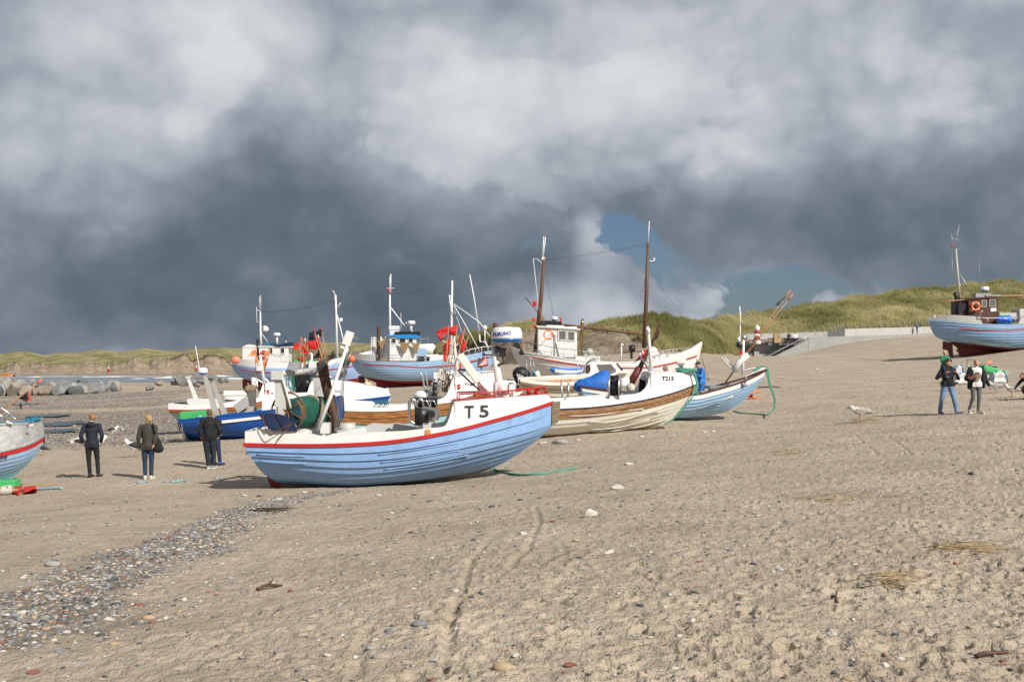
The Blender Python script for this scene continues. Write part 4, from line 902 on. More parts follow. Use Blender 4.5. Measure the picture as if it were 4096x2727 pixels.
B.deck('deck',LGREY,-.28,.02,.62)
xd=float(B.p('A',1505,560,-1).x); td=float(B.tt(xd))
B.deck('foredeck',RED,-.012,td,.985,zf=B.ztop,inset=.06,camber=.05)
b=MB(); yb=float(B.bt(td))-.05; zt=float(B.ztop(xd+.03)); zb=float(B.zs(xd))-.08; b.box((xd+.05,0,(zt+zb)/2),(.04,2*yb,zt-zb-.02)); B.part(b,'bulkhead',LGREY)
# stem timber, keel, rudder, rubbing strips
B.plate('stem_post','A',[(2226,560),(2286,552),(2280,640),(2270,700),(2238,722),(2224,716)],-.07,.14,WOODG)
b=MB(); b.prism(B.ps('A',[(270,1148),(700,1163),(1200,1133),(1560,1083),(1785,1036),(1790,1050),(1570,1100),(1200,1150),(700,1185),(280,1185)],-.06),(0,.12,0)); B.part(b,'keel',WOODG)
B.plate('rudder','A',[(150,1062),(200,1105),(262,1140),(275,1192),(200,1196),(165,1120)],-.04,.08,REDB)
for pts in ([(85,935),(300,948),(432,950)],[(110,985),(300,1000),(437,1003)],[(965,940),(1250,900),(1543,855)],[(980,997),(1250,960),(1556,908)],[(1005,1047),(1300,1005),(1620,940)]):
    b=MB(); q=[]
    for x,y in pts:
        yy=-1.1
        for _ in range(6):
            p=B.p('A',x,y,yy); t=float(B.tt(p.x)); sv=np.linspace(0,1,80); X,Yh,Z=B.pos(np.full(80,t),sv); yy=-float(np.interp(p.z,Z,Yh))-.03
        q.append(p)
    b.tube(crv3(q,6),.018,n=6); B.part(b,'rubbing_strip',BLUE)
B.text('T','A',1592,583,1660,672,TXT,bold=.022); B.text('5','A',1700,580,1768,668,TXT,bold=.022)
b=MB(); 
boatrail(B,'guard_rail','A',[(1552,500),(1750,490),(1940,473),(2180,452)],6,.022,RED,.12,B.ztop)
b=MB(); b.tube(B.ps('A',[(2065,505),(2048,452)],-.1),.05,n=10); b.tube(B.ps('A',[(2100,500),(2128,450)],-.1),.05,n=10); B.part(b,'bollard',RED)
# forward mast: bundled white cables, radar, lamps
b=MB()
b.tube(B.ps('A',[(1850,498),(1838,400),(1822,300),(1806,180)],0),[.13,.10,.09,.07],n=10)
for dx in(-22,20): b.tube(B.ps('A',[(1845+dx,502),(1836+dx*.4,330)],.05),.035,n=6)
m_=B.part(b,'mast',WHITE)
B.boxpx('mast_head','A',1786,80,1836,205,-.08,.1,LGREY)
o=radar_dome(B,'A',1898,72,225,112,-.05,CLEANW,RFL,m_)
B.text('FURUNO','A',1796,56,1930,84,mat('blue_lettering',(.01,.06,.35),.4),yl=-.7,parent=o,bold=.03,slant=-14,cyl=(B.p('A',1898,72,-.05),1898,113*.552/FS*30.2*1.02))
b=MB(); b.lathe(B.p('A',1813,28,0),[(.055,0),(.055,.13),(.04,.15),(.001,.16)],n=12); b.lathe(B.p('A',1813,38,0),[(.03,0),(.03,.06)],n=8); B.part(b,'warning_lamp',DRED)
b=MB(); b.box(B.p('A',1866,198,-.1),(.17,.14,.22)); b.box(B.p('A',1866,178,-.1),(.2,.16,.04)); b.tube(B.ps('A',[(1866,220),(1870,262),(1888,268)],-.1),.02,n=6); b.tube(B.ps('A',[(1835,285),(1850,285),(1868,276),(1880,262)],-.1),.03,n=6); b.box(B.p('A',1828,178,-.1),(.12,.14,.16)); B.part(b,'deck_lamp',BLACK)
B.part(MB().tube(B.ps('A',[(1550,212),(1580,260),(1700,410),(1790,505)],-.2),.05,n=8),'boom',WHITE)
b=MB(); q0=B.p('A',1553,215,-.35);q1=B.p('A',1695,412,-.35); d=(q1-q0); b.box((q0+q1)/2,(d.length,.18,.20),rot=(0,-math.atan2(d.z,d.x),0),bev=.03); B.part(b,'lamp_housing',CREAM)
b=MB(); b.tube(B.ps('A',[(1700,470),(1640,420),(1550,335),(1543,325),(1560,322),(1640,330)],-.3),.025,n=6); B.part(b,'handle_frame',DRED)
for x0,x1 in ((1690,1800),(1810,1965)):
    b=MB(); B.boxpx('x','A',x0,402,x1,508,-.1,.55,None,join=b,bev=.07); B.part(b,'liferaft_box',CLEANW)
b=MB(); b.tube(B.ps('A',[(1907,495),(1907,440),(1920,420),(1948,420),(1965,440),(1965,495)],-.35),.022,n=7); B.part(b,'hoop',STEEL)
b=MB(); b.prism(B.ps('A',[(1775,540),(1830,512),(2018,475),(1990,505),(1940,522)],-.5),(0,.04,0)); B.part(b,'foredeck_board',CREAM)
# net gallows, drum
b=MB()
for yl,f in ((-.95,0),(.75,1)):
    dx=240 if f else 0; dy=0
    if f==0:
        b.prism(B.ps('A',[(205,345),(255,345),(285,385),(375,760),(360,770),(235,770),(222,640),(212,420)],yl),(0,.10,0)); b.box(B.p('A',232,362,yl),(.26,.16,.22))
    else: b.prism(B.ps('A',[(480,330),(565,330),(640,700),(560,740),(500,500)],yl),(0,.10,0)); b.box(B.p('A',520,345,yl),(.4,.14,.12))
b.tube(B.ps('A',[(262,350),(380,770)],-.98),.035,n=7); b.tube(B.ps('A',[(250,352,-.95),(520,328,.75)]),.075,n=8); B.part(b,'net_gallows',LGREY)
c=B.p('A',462,625,-.05); ax=Vector((.42,1,-.03)).normalized()
dr=B.part(MB().lathe(c-ax*.95,[(.30,0),(.30,1.9)],n=20,axis=ax),'net_drum',RUSTL)
r0=1.0*112*.552/FS*30*1.0
b=MB(); prof=[(r0*.55,.12),(r0*.78,.16),(r0*.92,.3),(r0*1.0,.55),(r0*1.03,.8),(r0*.96,.98),(r0*1.04,1.15),(r0*1.02,1.5),(r0*.9,1.75),(r0*.5,1.8)]
b.lathe(c-ax*.95,prof,n=44,axis=ax)
for i,v_ in enumerate(b.v):
    p=Vector(v_)-c; p*=1+.05*math.sin(i*12.9898)+random.uniform(-.025,.025); b.v[i]=tuple(c+p)
B.part(b,'net',NET,dr)
b=MB(); b.lathe(c-ax*.95,[(r0*1.0,.86),(r0*1.075,.92),(r0*1.08,1.05),(r0*1.0,1.12)],n=44,axis=ax)
for i,v_ in enumerate(b.v): b.v[i]=tuple(Vector(v_)+Vector((random.uniform(-.02,.02),0,random.uniform(-.02,.02))))
B.part(b,'net',NETB,dr)
b=MB()
for k in range(7): b.lathe(c-ax*1.0,[(r0*(.22+.09*k),.03),(r0*(.26+.09*k),-.02+.004*k),(r0*(.30+.09*k),.03)],n=28,axis=ax)
B.part(b,'rope_coil',mat('teal_coil',(.03,.15,.17),.9,var=.5,vscale=30,bump=1,bscale=60),dr)
for off in (-1.02,.95):
    b=MB(); qt=Vector((0,0,1)).rotation_difference(ax); R2=r0*1.18
    b.tube([c+ax*off+qt@Vector((R2*math.cos(2*math.pi*i/32),R2*math.sin(2*math.pi*i/32),0)) for i in range(32)],.022,n=6,closed=True)
    for k in range(6):
        a=k*math.pi/3; b.tube([c+ax*off,c+ax*off+qt@Vector((R2*math.cos(a),R2*math.sin(a),0))],.018,n=5)
    B.part(b,'drum_wheel',RUSTL,dr)
B.part(MB().tube(B.ps('A',[(540,262),(560,300),(600,480),(640,640),(660,780)],.1),[.10,.135,.125,.125,.13],n=14),'exhaust_pipe',RUST)
B.part(MB().tube(B.ps('A',[(515,785),(620,520),(765,70)],-.75),[.055,.045,.04],n=9),'derrick_boom',WHITE)
b=MB(); b.box(B.p('A',748,95,-.75),(.2,.08,.34),rot=(0,.35,0)); b.box(B.p('A',728,110,-.72),(.12,.05,.42),rot=(0,.35,0)); B.part(b,'boom_head',WHITE)
b=MB()
for i,(x0,x1) in enumerate(((755,642),(757,655),(760,668),(745,690))): stay(B,'A',(x0-8,150),(x1,790),.0075,join=b,y0=-.7,y1=-.5+.1*i)
stay(B,'A',(745,170),(560,400),.006,join=b); stay(B,'A',(780,88),(820,98),.012,join=b); stay(B,'A',(655,500),(690,700),.006,join=b); stay(B,'A',(540,560),(690,760),.006,join=b)
B.part(b,'rigging',GALV)
b=MB(); b.ell(B.p('A',738,200,-.6),(.06,.05,.12)); b.ell(B.p('A',736,250,-.6),(.09,.06,.10)); b.ell(B.p('A',728,265,-.5),(.12,.10,.14)); B.part(b,'pulley_block',mat('dark_steel',(.10,.10,.09),.5,metal=.4))
b=MB(); b.box(B.p('A',350,300,-.8),(.24,.16,.20),rot=(0,.3,.2)); b.box(B.p('A',378,295,-.7),(.20,.16,.18),rot=(0,-.1,0)); b.tube(B.ps('A',[(300,352),(345,320)],-.85),.012,n=5); b.tube(B.ps('A',[(395,300),(430,330),(480,345),(520,330)],-.7),.010,n=5); B.part(b,'floodlight',GALV)
# dark netting hung from the cross beam
b=MB(); rows=[[B.p('A',600+(430-600)*0,0,0)]] if 0 else []
for j in range(12):
    v_=j/11; b.tube([B.p('A',x,y,-.2) for x,y in ((650-15*v_,180+60*v_),(560-20*v_,270+55*v_),(500,330+50*v_),(440+15*v_,340+110*v_))],.003,n=4)
for j in range(14):
    u=j/21; a=(650-210*u,180+165*u) ; c2=(635-180*u,240+210*u); b.tube([B.p('A',a[0],a[1],-.2),B.p('A',c2[0],c2[1],-.2)],.003,n=4)
B.part(b,'hanging_netting',mat('dark_net',(.05,.06,.06),.9))
def otter(B,name,pts,yl,m,slat=True):
    b=MB(); P=B.ps('A',pts,yl); b.prism(P,(0,.06,0)); o=B.part(b,name,m)
    c=sum(P,Vector())/len(P)
    for k in(-.3,.05,.4):
        b=MB(); b.box(c+Vector((k,-.02,0)),(.03,.03,.36),rot=(0,-.5,0)); B.part(b,'stiffener',m,o)
    return o
# trawl doors
otter(B,'trawl_door',[(93,640),(150,636),(250,645),(320,670),(368,740),(378,770),(200,766),(160,740)],-1.15,NAVY)
b=MB(); b.prism(B.ps('A',[(640,520),(690,508),(715,515),(722,640),(712,680),(690,690),(645,600)],.6),(0,.05,0)); B.part(b,'trawl_door',mat('door_blue',(.01,.06,.25),.4,var=.3,stain=((.12,.06,.03),.6,5)))
for path in ([(125,650),(140,720),(165,785),(190,795),(250,760),(350,705)],[(165,785),(180,800),(205,790)],[(232,590),(234,650)],[(330,720),(270,790),(230,840)]):
    b=MB(); P=crv3(B.ps('A',path,-1.22),8)
    for i in range(0,len(P)-1): 
        c_=(P[i]+P[i+1])/2; b.ell(c_,(.020,.010,.013),6,4)
    B.part(b,'chain',RUSTL)
B.boxpx('engine_box','A',545,712,610,785,-.6,.3,WHITE); 
b=MB(); b.tube(B.ps('A',[(690,745,-.5),(800,745,-.5)]),.13,n=14); b.box(B.p('A',750,775,-.5),(.5,.6,.12)); B.part(b,'winch',LGREY)
b=MB(); b.prism(B.ps('A',[(590,800),(860,738),(875,745),(880,790),(600,808)],-.95),(0,.05,0)); B.part(b,'hatch_board',WHITE)
b=MB(); b.prism(B.ps('A',[(880,730),(920,715),(1010,722),(1100,716),(1250,740),(1250,762),(880,775)],-.3),(0,.6,0)); B.part(b,'deck_box',LGREY)
b=MB()
b.lathe(B.p('A',420,775,-.5),[(.22,-.1),(.24,.02),(.1,.08),(.001,.09)],n=16); B.part(b,'tub',LGREY); b=MB(); b.lathe(B.p('A',720,765,-.2),[(.24,-.1),(.22,.08),(.001,.12)],n=16); B.part(b,'tub',LGREY)
# net hauler
b=MB()
for x,w_ in ((1190,60),(1245,60)):
    b.tube(crv3(B.ps('A',[(x+40,715),(x+10,690),(x,600),(x+3,560),(x+22,538),(x+42,552),(x+50,590)],-1.1+ (x-1190)*.002),6),.04,n=9)
for x in (1300,1352): b.tube(crv3(B.ps('A',[(x+40,690),(x+58,650),(x+30,575),(x+10,548),(x-8,560),(x,620)],-1.05),5),.016,n=7)
H=B.part(b,'net_hauler',STEEL)
b=MB(); b.tube(B.ps('A',[(1225,560,-.9),(1395,560,-.9)]),.12,n=14); b.tube(B.ps('A',[(1230,655,-.9),(1330,655,-.9)]),.24,n=18); b.lathe(B.p('A',1350,645,-1.15),[(.09,0),(.09,.1)],n=14,axis=(0,-1,0)); B.part(b,'roller',BLACK,H)
b=MB(); b.prism(B.ps('A',[(1270,605),(1295,588),(1400,600),(1418,640),(1400,680),(1320,720),(1295,700)],-1.06),(0,.03,0)); B.part(b,'bracket',STEEL,H)
b=MB(); b.tube(crv3(B.ps('A',[(1310,650),(1330,680),(1360,690),(1385,725)],-1.1),5),.02,n=6); B.part(b,'hose',RUSTL,H)
b=MB(); b.box(B.p('A',1320,735,-1.0),(.2,.15,.25)); B.part(b,'pedestal',LGREY,H)
# rust stain below hauler, modelled as a thin streak of its own colour
RST=mat('rust_stain',(.50,.25,.06),.7,var=.3)
b=MB(); P=[B.p('A',x,y,-float(B.bt(B.tt(B.p('A',1325,770,-1.2).x)))-.012) for x,y in ((1305,757),(1342,755),(1350,800),(1328,802),(1300,800))]; b.add(P,[tuple(range(5))]); B.part(b,'rust_streak',RST)
rope('mooring_rope','thick green rope running from the foot of the T 5 boat over the sand',[B.w(B.p('A',1790,1040,-.1))]+[GP('A',x,y)+Vector((0,0,.02)) for x,y in ((1830,1060),(1900,1078),(2000,1090),(2120,1085),(2250,1065),(2350,1048),(2400,1040))],.03,ROPEG)
# ================================================================ T215
B=Boat('fishing_boat','cream clinker boat with white deckhouse bow, brown wood band and number T215','fishing boat','F',500,1040,41.5,3,'open coastal boats drawn up on the sand')
B.hull('F',[(-560,1045),(-600,980),(-630,900),(-645,830)],[(1090,945),(1200,880),(1300,770),(1370,670),(1405,610),(1422,560)],
 [(-645,815),(-300,810),(140,792),(500,770),(900,712),(1200,640),(1420,560)],1.3,tm=.45,b0=.78,pf=2.6,nstr=9,lap=.022,bands=[(0,.78,'hull_planking',CREAM),(.78,1,'wood_band',WOODW)],keel=[(-200,1060),(200,1040),(700,1000)])
T215=B
B.rail('rub_rail',NAVY,.035,.035); 
B.topside('F',[(-640,735),(-300,725),(140,708),(400,690),(700,662),(850,648),(905,630),(950,590),(980,530),(990,446),(1200,447),(1385,455),(1420,520),(1424,558)],CLEANW,inner=.07,floor=-.25)
B.deck('deck',LGREY,-.28,.02,.68); xd=float(B.p('F',985,460,-1).x); td=float(B.tt(xd)); B.deck('foredeck',CLEANW,-.012,td,.985,zf=B.ztop,inset=.06,camber=.05)
b=MB(); yb=float(B.bt(td))-.05; zt=float(B.ztop(xd+.03)); zb=float(B.zs(xd))-.08; b.box((xd+.06,0,(zt+zb)/2),(.04,2*yb,zt-zb-.02)); B.part(b,'bulkhead',LGREY)
b=MB(); b.prism(B.ps('F',[(-560,1043),(200,1040),(700,1000),(1092,943),(1092,957),(700,1015),(200,1058),(-560,1065)],-.06),(0,.12,0)); B.part(b,'keel',WOODG)
b=MB()
for pts in ([(220,857),(500,845),(930,786)],[(415,910),(700,895),(1110,782)],[(440,985),(700,960),(985,885)],[(450,1003),(700,990),(1000,930),(1160,870)]):
    q=[]
    for x,y in pts:
        yy=-1.1
        for _ in range(6):
            p=B.p('F',x,y,yy); t=float(B.tt(p.x)); X,Yh,Z=B.pos(np.full(80,t),np.linspace(0,1,80)); yy=-float(np.interp(p.z,Z,Yh))-.03
        q.append(p)
    b=MB(); b.tube(crv3(q,6),.014,n=6); B.part(b,'rubbing_strip',CREAM)
B.text('T215','F',1098,481,1222,522,TXT,bold=.03)
b=MB(); q=B.p('F',1113,484,-float(B.bt(.84))); 
b=MB(); b.tube(B.ps('F',[(155,540),(157,640),(172,672),(190,682),(210,672),(222,640),(222,545)],-.9),.035,n=8); b.tube(B.ps('F',[(190,682),(190,712)],-.9),.03,n=8); B.part(b,'fork_roller',GALV)
H=B.part(MB().box(B.p('F',655,665,-.95),(.5,.35,.06)),'net_hauler',STEEL)
b=MB(); b.tube(B.ps('F',[(625,545,-.9),(690,545,-.9)]),.26,n=20); b.tube(B.ps('F',[(620,620,-.9),(700,620,-.9)]),.30,n=20); B.part(b,'roller',BLACK,H)
for x in (608,700):
    b=MB(); b.lathe(B.p('F',x,590,-1.0),[(.001,0),(.42,0),(.44,.03),(.001,.04)],n=22,axis=(1,-.25,0)); 
    for i,v_ in enumerate(b.v): pass
    o=B.part(b,'side_plate',GALV,H)
b=MB(); b.tube(B.ps('F',[(625,665),(600,640),(585,570),(600,530),(640,510),(690,510)],-1.0),.02,n=6); B.part(b,'guide_bar',STEEL,H)
B.boxpx('white_box','F',715,498,800,585,-.2,.35,CLEANW,bev=.06)
b=MB(); b.tube(B.ps('F',[(965,34),(975,100),(1005,445)],-.3),[.05,.055,.07],n=9); m_=B.part(b,'mast',WHITE)
b=MB(); b.box(B.p('F',968,55,-.3),(.09,.1,.3)); b.lathe(B.p('F',975,75,-.42),[(.06,0),(.06,.12),(.001,.16)],n=12); B.part(b,'mast_lamp',CLEANW,m_)
b=MB(); b.tube(B.ps('F',[(895,250),(900,290),(990,440)],-.1),.03,n=7); b.tube(B.ps('F',[(895,250),(920,255),(1000,420)],.1),.03,n=7); B.part(b,'mast_strut',STEEL)
b=MB(); b.tube(B.ps('F',[(1072,160),(950,290)],0),.0,n=3) if 0 else None
b=MB(); b.ell(B.p('F',807,590,-.8),.155*1.0,16,12); o=B.part(b,'x',BUOYC); o.name='round_float'; o.parent=None; o.location=B.O; o.rotation_euler=(0,0,B.yaw); tag(o,'round off-white float hanging amidships on the T215 boat','float')
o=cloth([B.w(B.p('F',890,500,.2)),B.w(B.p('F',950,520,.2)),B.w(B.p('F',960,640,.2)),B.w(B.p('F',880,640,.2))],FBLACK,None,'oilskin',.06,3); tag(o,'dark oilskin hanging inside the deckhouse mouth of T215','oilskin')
# small blue tripod lamp bracket on foredeck
b=MB(); b.box(B.p('F',1283,430,0),(.12,.1,.32)); b.box(B.p('F',1278,413,0),(.36,.12,.05)); B.part(b,'samson_post',mat('post_blue',(.02,.08,.25),.4))
# green rope: coil on the bow then hanging to the sand
for i in range(4):
    o_=i*5
    rope('rope','green mooring rope coiled over the bow of T215 and hanging down' if i else 'longest strand of the green rope hanging from the T215 bow to the sand',[B.w(B.p('F',x+o_*.6,y+o_*.4,-.25)) for x,y in ((1300,430),(1330,420),(1370,430),(1400,455),(1420,500),(1430,560),(1425,600 if i else 590),(1400,650))]+([B.w(B.p('F',x,y,-.3)) for x,y in ((1370,700),(1300,790),(1240,850),(1205,885),(1180,905),(1120,935))] if i==0 else [B.w(B.p('F',1440,640+i*3,-.4))]),.03,ROPEG,group='green bow rope of T215')
b=MB()
for k in range(26):
    a=random.uniform(0,6.28); q=B.w(B.p('F',1340+random.gauss(0,22),432+random.gauss(0,7),-.2)); b.tube([q+Vector((.22*math.cos(a+t),.12*math.sin(a+t),.02*t)) for t in np.linspace(0,2.4,8)],.022,n=5)
tag(b.build('rope_coil',ROPEG),'heap of coiled green rope on top of the T215 bow','rope')
# ================================================================ T.8
B=Boat('fishing_boat','light blue open clinker boat with dark brown gunwale and number T.8 at the bow','fishing boat','F',1400,880,46.5,4,'open coastal boats drawn up on the sand')
B.hull('F',[(430,880),(385,790),(345,690),(320,600)],[(1760,795),(1850,730),(1960,620),(2040,520),(2078,460),(2088,428)],
 [(300,583),(600,625),(900,655),(1400,660),(1600,620),(1850,545),(2000,480),(2088,430)],1.15,tm=.45,b0=.72,pf=2.3,nstr=9,lap=.036,bands=[(0,.89,'hull_planking',BLUE2),(.89,1,'sheer_strake',WHITE)],keel=[(800,890),(1300,884),(1600,840)])
T8=B
B.rail('gunwale',BROWNP,.07,.04,dz=.04); B.deck('deck',LGREY,-.5,.02,.72); 
td=.80; B.deck('foredeck',WHITE,-.02,td,.97,inset=.1,camber=.06)
xd=B.x0+(B.x1-B.x0)*td; b=MB(); b.box((xd,0,float(B.zs(xd))-.12),(.05,2*float(B.bt(td))-.3,.26)); B.part(b,'bulkhead',WHITE)
# inner ceiling planks (white inside of the far side)
b=MB(); T=np.linspace(.02,.8,40); X=B.x0+(B.x1-B.x0)*T
yi=B.yat(T,B.zs(X)-.45)-.05
for sg in(-1,1): b.grid([[(X[i],sg*(B.bt(T[i])-.06),float(B.zs(X[i]))+.02) for i in range(40)],[(X[i],sg*yi[i],float(B.zs(X[i]))-.45) for i in range(40)]])
B.part(b,'inner_planking',LGREY)
B.boxpx('thwart','F',1555,572,1720,600,-.62,.62,GALV) ; B.boxpx('thwart','F',1480,622,1560,640,-.62,.62,LGREY)
b=MB(); b.tube(B.ps('F',[(1862,468),(1866,300),(1870,140)],-.1),[.06,.055,.05],n=8); m_=B.part(b,'mast',WHITE)
b=MB(); b.lathe(B.p('F',1878,118,-.1),[(.001,0),(.12,0),(.12,.03),(.001,.07)],n=18,axis=(.1,-1,0)); B.part(b,'deck_lamp',GALV,m_)
b=MB(); b.tube(B.ps('F',[(1838,0),(1842,-60),(1833,-178)],-.1),.022,n=6); b.tube(B.ps('F',[(1838,170),(1838,0)],-.1),.02,n=6); B.part(b,'antenna',CLEANW,m_)
b=MB(); b.lathe(B.p('F',1827,160,-.1),[(.05,0),(.05,.12),(.03,.2)],n=10); b.tube(B.ps('F',[(1827,168),(1866,172)],-.1),.02,n=6); B.part(b,'gps_dome',CLEANW,m_)
b=MB(); b.ell(B.p('F',1830,188,-.15),(.12,.1,.11)); B.part(b,'floodlight',BLACK,m_)
b=MB(); b.tube(B.ps('F',[(1780,435),(1830,350),(1885,290)],-.2),[.12,.12,.12],n=14); b.box(B.p('F',1885,300,-.2),(.3,.2,.2),rot=(0,-.7,0)); B.part(b,'pole_holder',WHITE)
b=MB(); b.tube(B.ps('F',[(1662,303),(1790,440)],-.1),.025,n=6); b.tube(B.ps('F',[(1690,303),(1800,430)],.1),.03,n=6); B.part(b,'strut',WHITE)
b=MB(); b.tube(B.ps('F',[(1825,435),(1900,420),(1960,405),(2060,405)],.3),.022,n=6); b.tube(B.ps('F',[(1880,515),(1900,480),(2000,430),(2080,405)],-.35),.022,n=6); B.part(b,'bow_rail',WHITE)
b=MB(); yn=-float(B.bt(B.tt(B.p('F',1872,560,-.7).x)))-.05; P=B.ps('F',[(1846,545),(1895,532),(1902,570),(1848,585)],yn); b.prism(P,(0,.01,0)); nb_=B.part(b,'number_board',mat('board_brown',(.03,.02,.02),.5))
B.text('T.8','F',1856,546,1893,573,CLEANW,yl=yn-.006,parent=nb_,bold=.03,slant=-6)
dan_buoy('F',(1690,560),(2112,-5),46.5,[],'pale cane pole with furled flag, left one on the T.8 bow',.3,tipcol=ORANGE,group='poles on the T.8 bow')
t=dan_buoy('G',(115,1015),(812,30),46.6,[([(757,95),(790,55),(708,185),(650,180)],FGREY)],'long cane pole with grey pennant, upper of the two on the T.8 bow',.3,tipcol=ORANGE,group='poles on the T.8 bow')
dan_buoy('G',(345,705),(838,70),46.4,[([(820,85),(800,105),(722,222),(735,205)],FGREY),([(720,235),(716,260),(590,390),(610,355)],FGREY)],'yellow banded pole with grey furled flags, lower of the two on the T.8 bow',.2,tipcol=ORANGE,r=.022,group='poles on the T.8 bow')
cl=cloth([W('F',1855,228,46.3),W('F',1858,300,46.3),W('F',1826,270,46.3),W('F',1835,255,46.3)],FRED,None,'pennant',.06,5); tag(cl,'small red and white flag drooping beside the T.8 mast','flag')
for i in range(3):
    rope('rope','turquoise rope hanging in a long loop off the T.8 bow to the sand',[B.w(B.p('F',x+i*7,y+i*3,-.1)) for x,y in ((1960,430),(2010,395),(2060,385),(2090,420),(2100,500),(2120,580),(2150,660),(2160,700))]+[B.w(B.p('F',x+i*2,y,-.1)) for x,y in ((2160,760),(2140,810),(2090,845))]+[GP('F',x,y)+Vector((0,0,.03)) for x,y in ((2060,848),(1930,838),(1840,832),(1775,812))],.025,ROPEG,group='loops of turquoise rope off T.8')
# blue tarp over gear near its stern
b=MB(); c_=B.p('F',492,575,0); b.ell(c_,(.80,.5,.42),44,26)
for i,v_ in enumerate(b.v):
    p=Vector(v_)-c_; k=1+.10*math.sin(p.x*7)+.07*math.sin(p.y*9+p.x*4)+.05*abs(math.sin(p.z*14+p.x*9))+.045*abs(math.sin(p.x*23-p.z*11+p.y*7)); p=Vector((p.x*k,p.y,max(-.2,p.z*(1.25-.5*abs(p.x-.25))*k))); b.v[i]=tuple(B.w(c_+p))
tag(b.build('tarpaulin',mat('blue_tarp_matte',(.015,.13,.50),.65,var=.3,bump=1,bscale=7)),'bright blue tarpaulin heaped in the stern of the T.8 boat','tarpaulin')
# ================================================================ T163
B=Boat('fishing_boat','pale turquoise clinker boat with varnished wood band and white bow house behind T 5','fishing boat','A',1150,860,44,3,'open coastal boats drawn up on the sand')
B.hull('A',[(440,860),(420,800),(405,720),(400,650)],[(1600,800),(1700,700),(1780,590),(1825,480),(1840,405)],[(400,600),(720,618),(1000,622),(1200,606),(1415,566),(1502,552),(1680,490),(1840,402)],1.25,tm=.45,b0=.75,pf=2.5,nstr=9,lap=.03,bands=[(0,.78,'hull_planking',CYAN),(.78,1,'wood_band',WOOD)],keel=[(900,900),(1300,880)])
T163=B
B.rail('rub_rail',WHITE,.04,.03)
B.topside('A',[(400,545),(560,548),(730,558),(890,566),(925,585),(1100,588),(1250,575),(1350,552),(1430,530),(1462,505),(1485,450),(1497,400),(1515,372),(1650,362),(1800,352),(1838,398)],CLEANW,inner=.07,floor=-.25)
B.deck('deck',LGREY,-.28,.02,.62); xd=float(B.p('A',1510,380,-1).x); td=float(B.tt(xd)); B.deck('foredeck',WHITE,-.012,td,.985,zf=B.ztop,inset=.06,camber=.05)
b=MB(); yb=float(B.bt(td))-.05; zt=float(B.ztop(xd+.03)); zb=float(B.zs(xd))-.08; b.box((xd+.06,0,(zt+zb)/2),(.04,2*yb,zt-zb-.02)); B.part(b,'bulkhead',LGREY)
danish_flag(B,'A',1512,428,1563,462); B.text('T163','A',1590,418,1665,440,TXT,bold=.02)
b=MB(); b.tube(B.ps('O',[(905,790),(880,560),(860,380),(845,175)],0),[.07,.06,.055,.05],n=9); m_=B.part(b,'mast',WHITE)
b=MB(); b.tube(B.ps('O',[(665,250),(760,285),(850,320)],0),.03,n=7); b.tube(crv3(B.ps('O',[(850,320),(895,310),(915,270),(915,195)],0),4),.02,n=7); b.tube(crv3(B.ps('O',[(850,600),(910,600),(940,570),(945,540)],0),4),.02,n=7); b.ell(B.p('O',812,568,0),(.1,.06,.09)); B.part(b,'mast_bracket',WHITE,m_)
boatrail(B,'guard_rail','O',[(870,792),(1100,740),(1470,720)],6,.018,WHITE,.15,B.ztop)
b=MB(); 
for i in range(9): x=860+i*72; b.tube(B.ps('O',[(x,810),(x+26,740)],-.6),.014,n=5)
B.part(b,'rail_stay',WHITE)
b=MB(); b.tube(crv3(B.ps('O',[(305,740),(345,790),(370,900),(380,960),(410,970),(430,940),(420,860),(405,760)],-.8),5),.035,n=8); b.tube(B.ps('O',[(400,970),(420,1090)],-.8),.04,n=8); B.part(b,'fork_roller',GALV)
H=B.part(MB().box(B.p('O',545,1125,-.9),(.5,.3,.06)),'net_hauler',STEEL)
b=MB(); b.tube(B.ps('O',[(500,980,-.85),(590,980,-.85)]),.2,n=16); b.tube(B.ps('O',[(500,1070,-.85),(590,1070,-.85)]),.22,n=16); B.part(b,'roller',BLACK,H)
b=MB()
for x in (480,585): b.tube(crv3(B.ps('O',[(x,1100),(x-6,1000),(x,930),(x+15,915),(x+25,945),(x+22,1080)],-1.05),4),.022,n=6)
B.part(b,'hoop',STEEL,H)
b=MB(); b.lathe(B.p('O',385,1150,-.5),[(.42,0),(.40,.18),(.2,.3),(.001,.33)],n=22); B.part(b,'hatch_dome',CLEANW)
b=MB(); b.tube(B.ps('A',[(1393,295),(1470,345),(1515,370)],-.4),.03,n=7); B.part(b,'roller_arm',STEEL)
b=MB()
for k in range(10): x=945+k*10; b.tube(B.ps('A',[(x+random.uniform(-4,4),545),(x+1+random.uniform(-6,6),580)],-1.3),.02,n=5)
tag(b.build('line_bundle',ROPEB,B.root) if 0 else B.part(b,'line_bundle',mat('rope_teal',(.03,.14,.17),.9)))
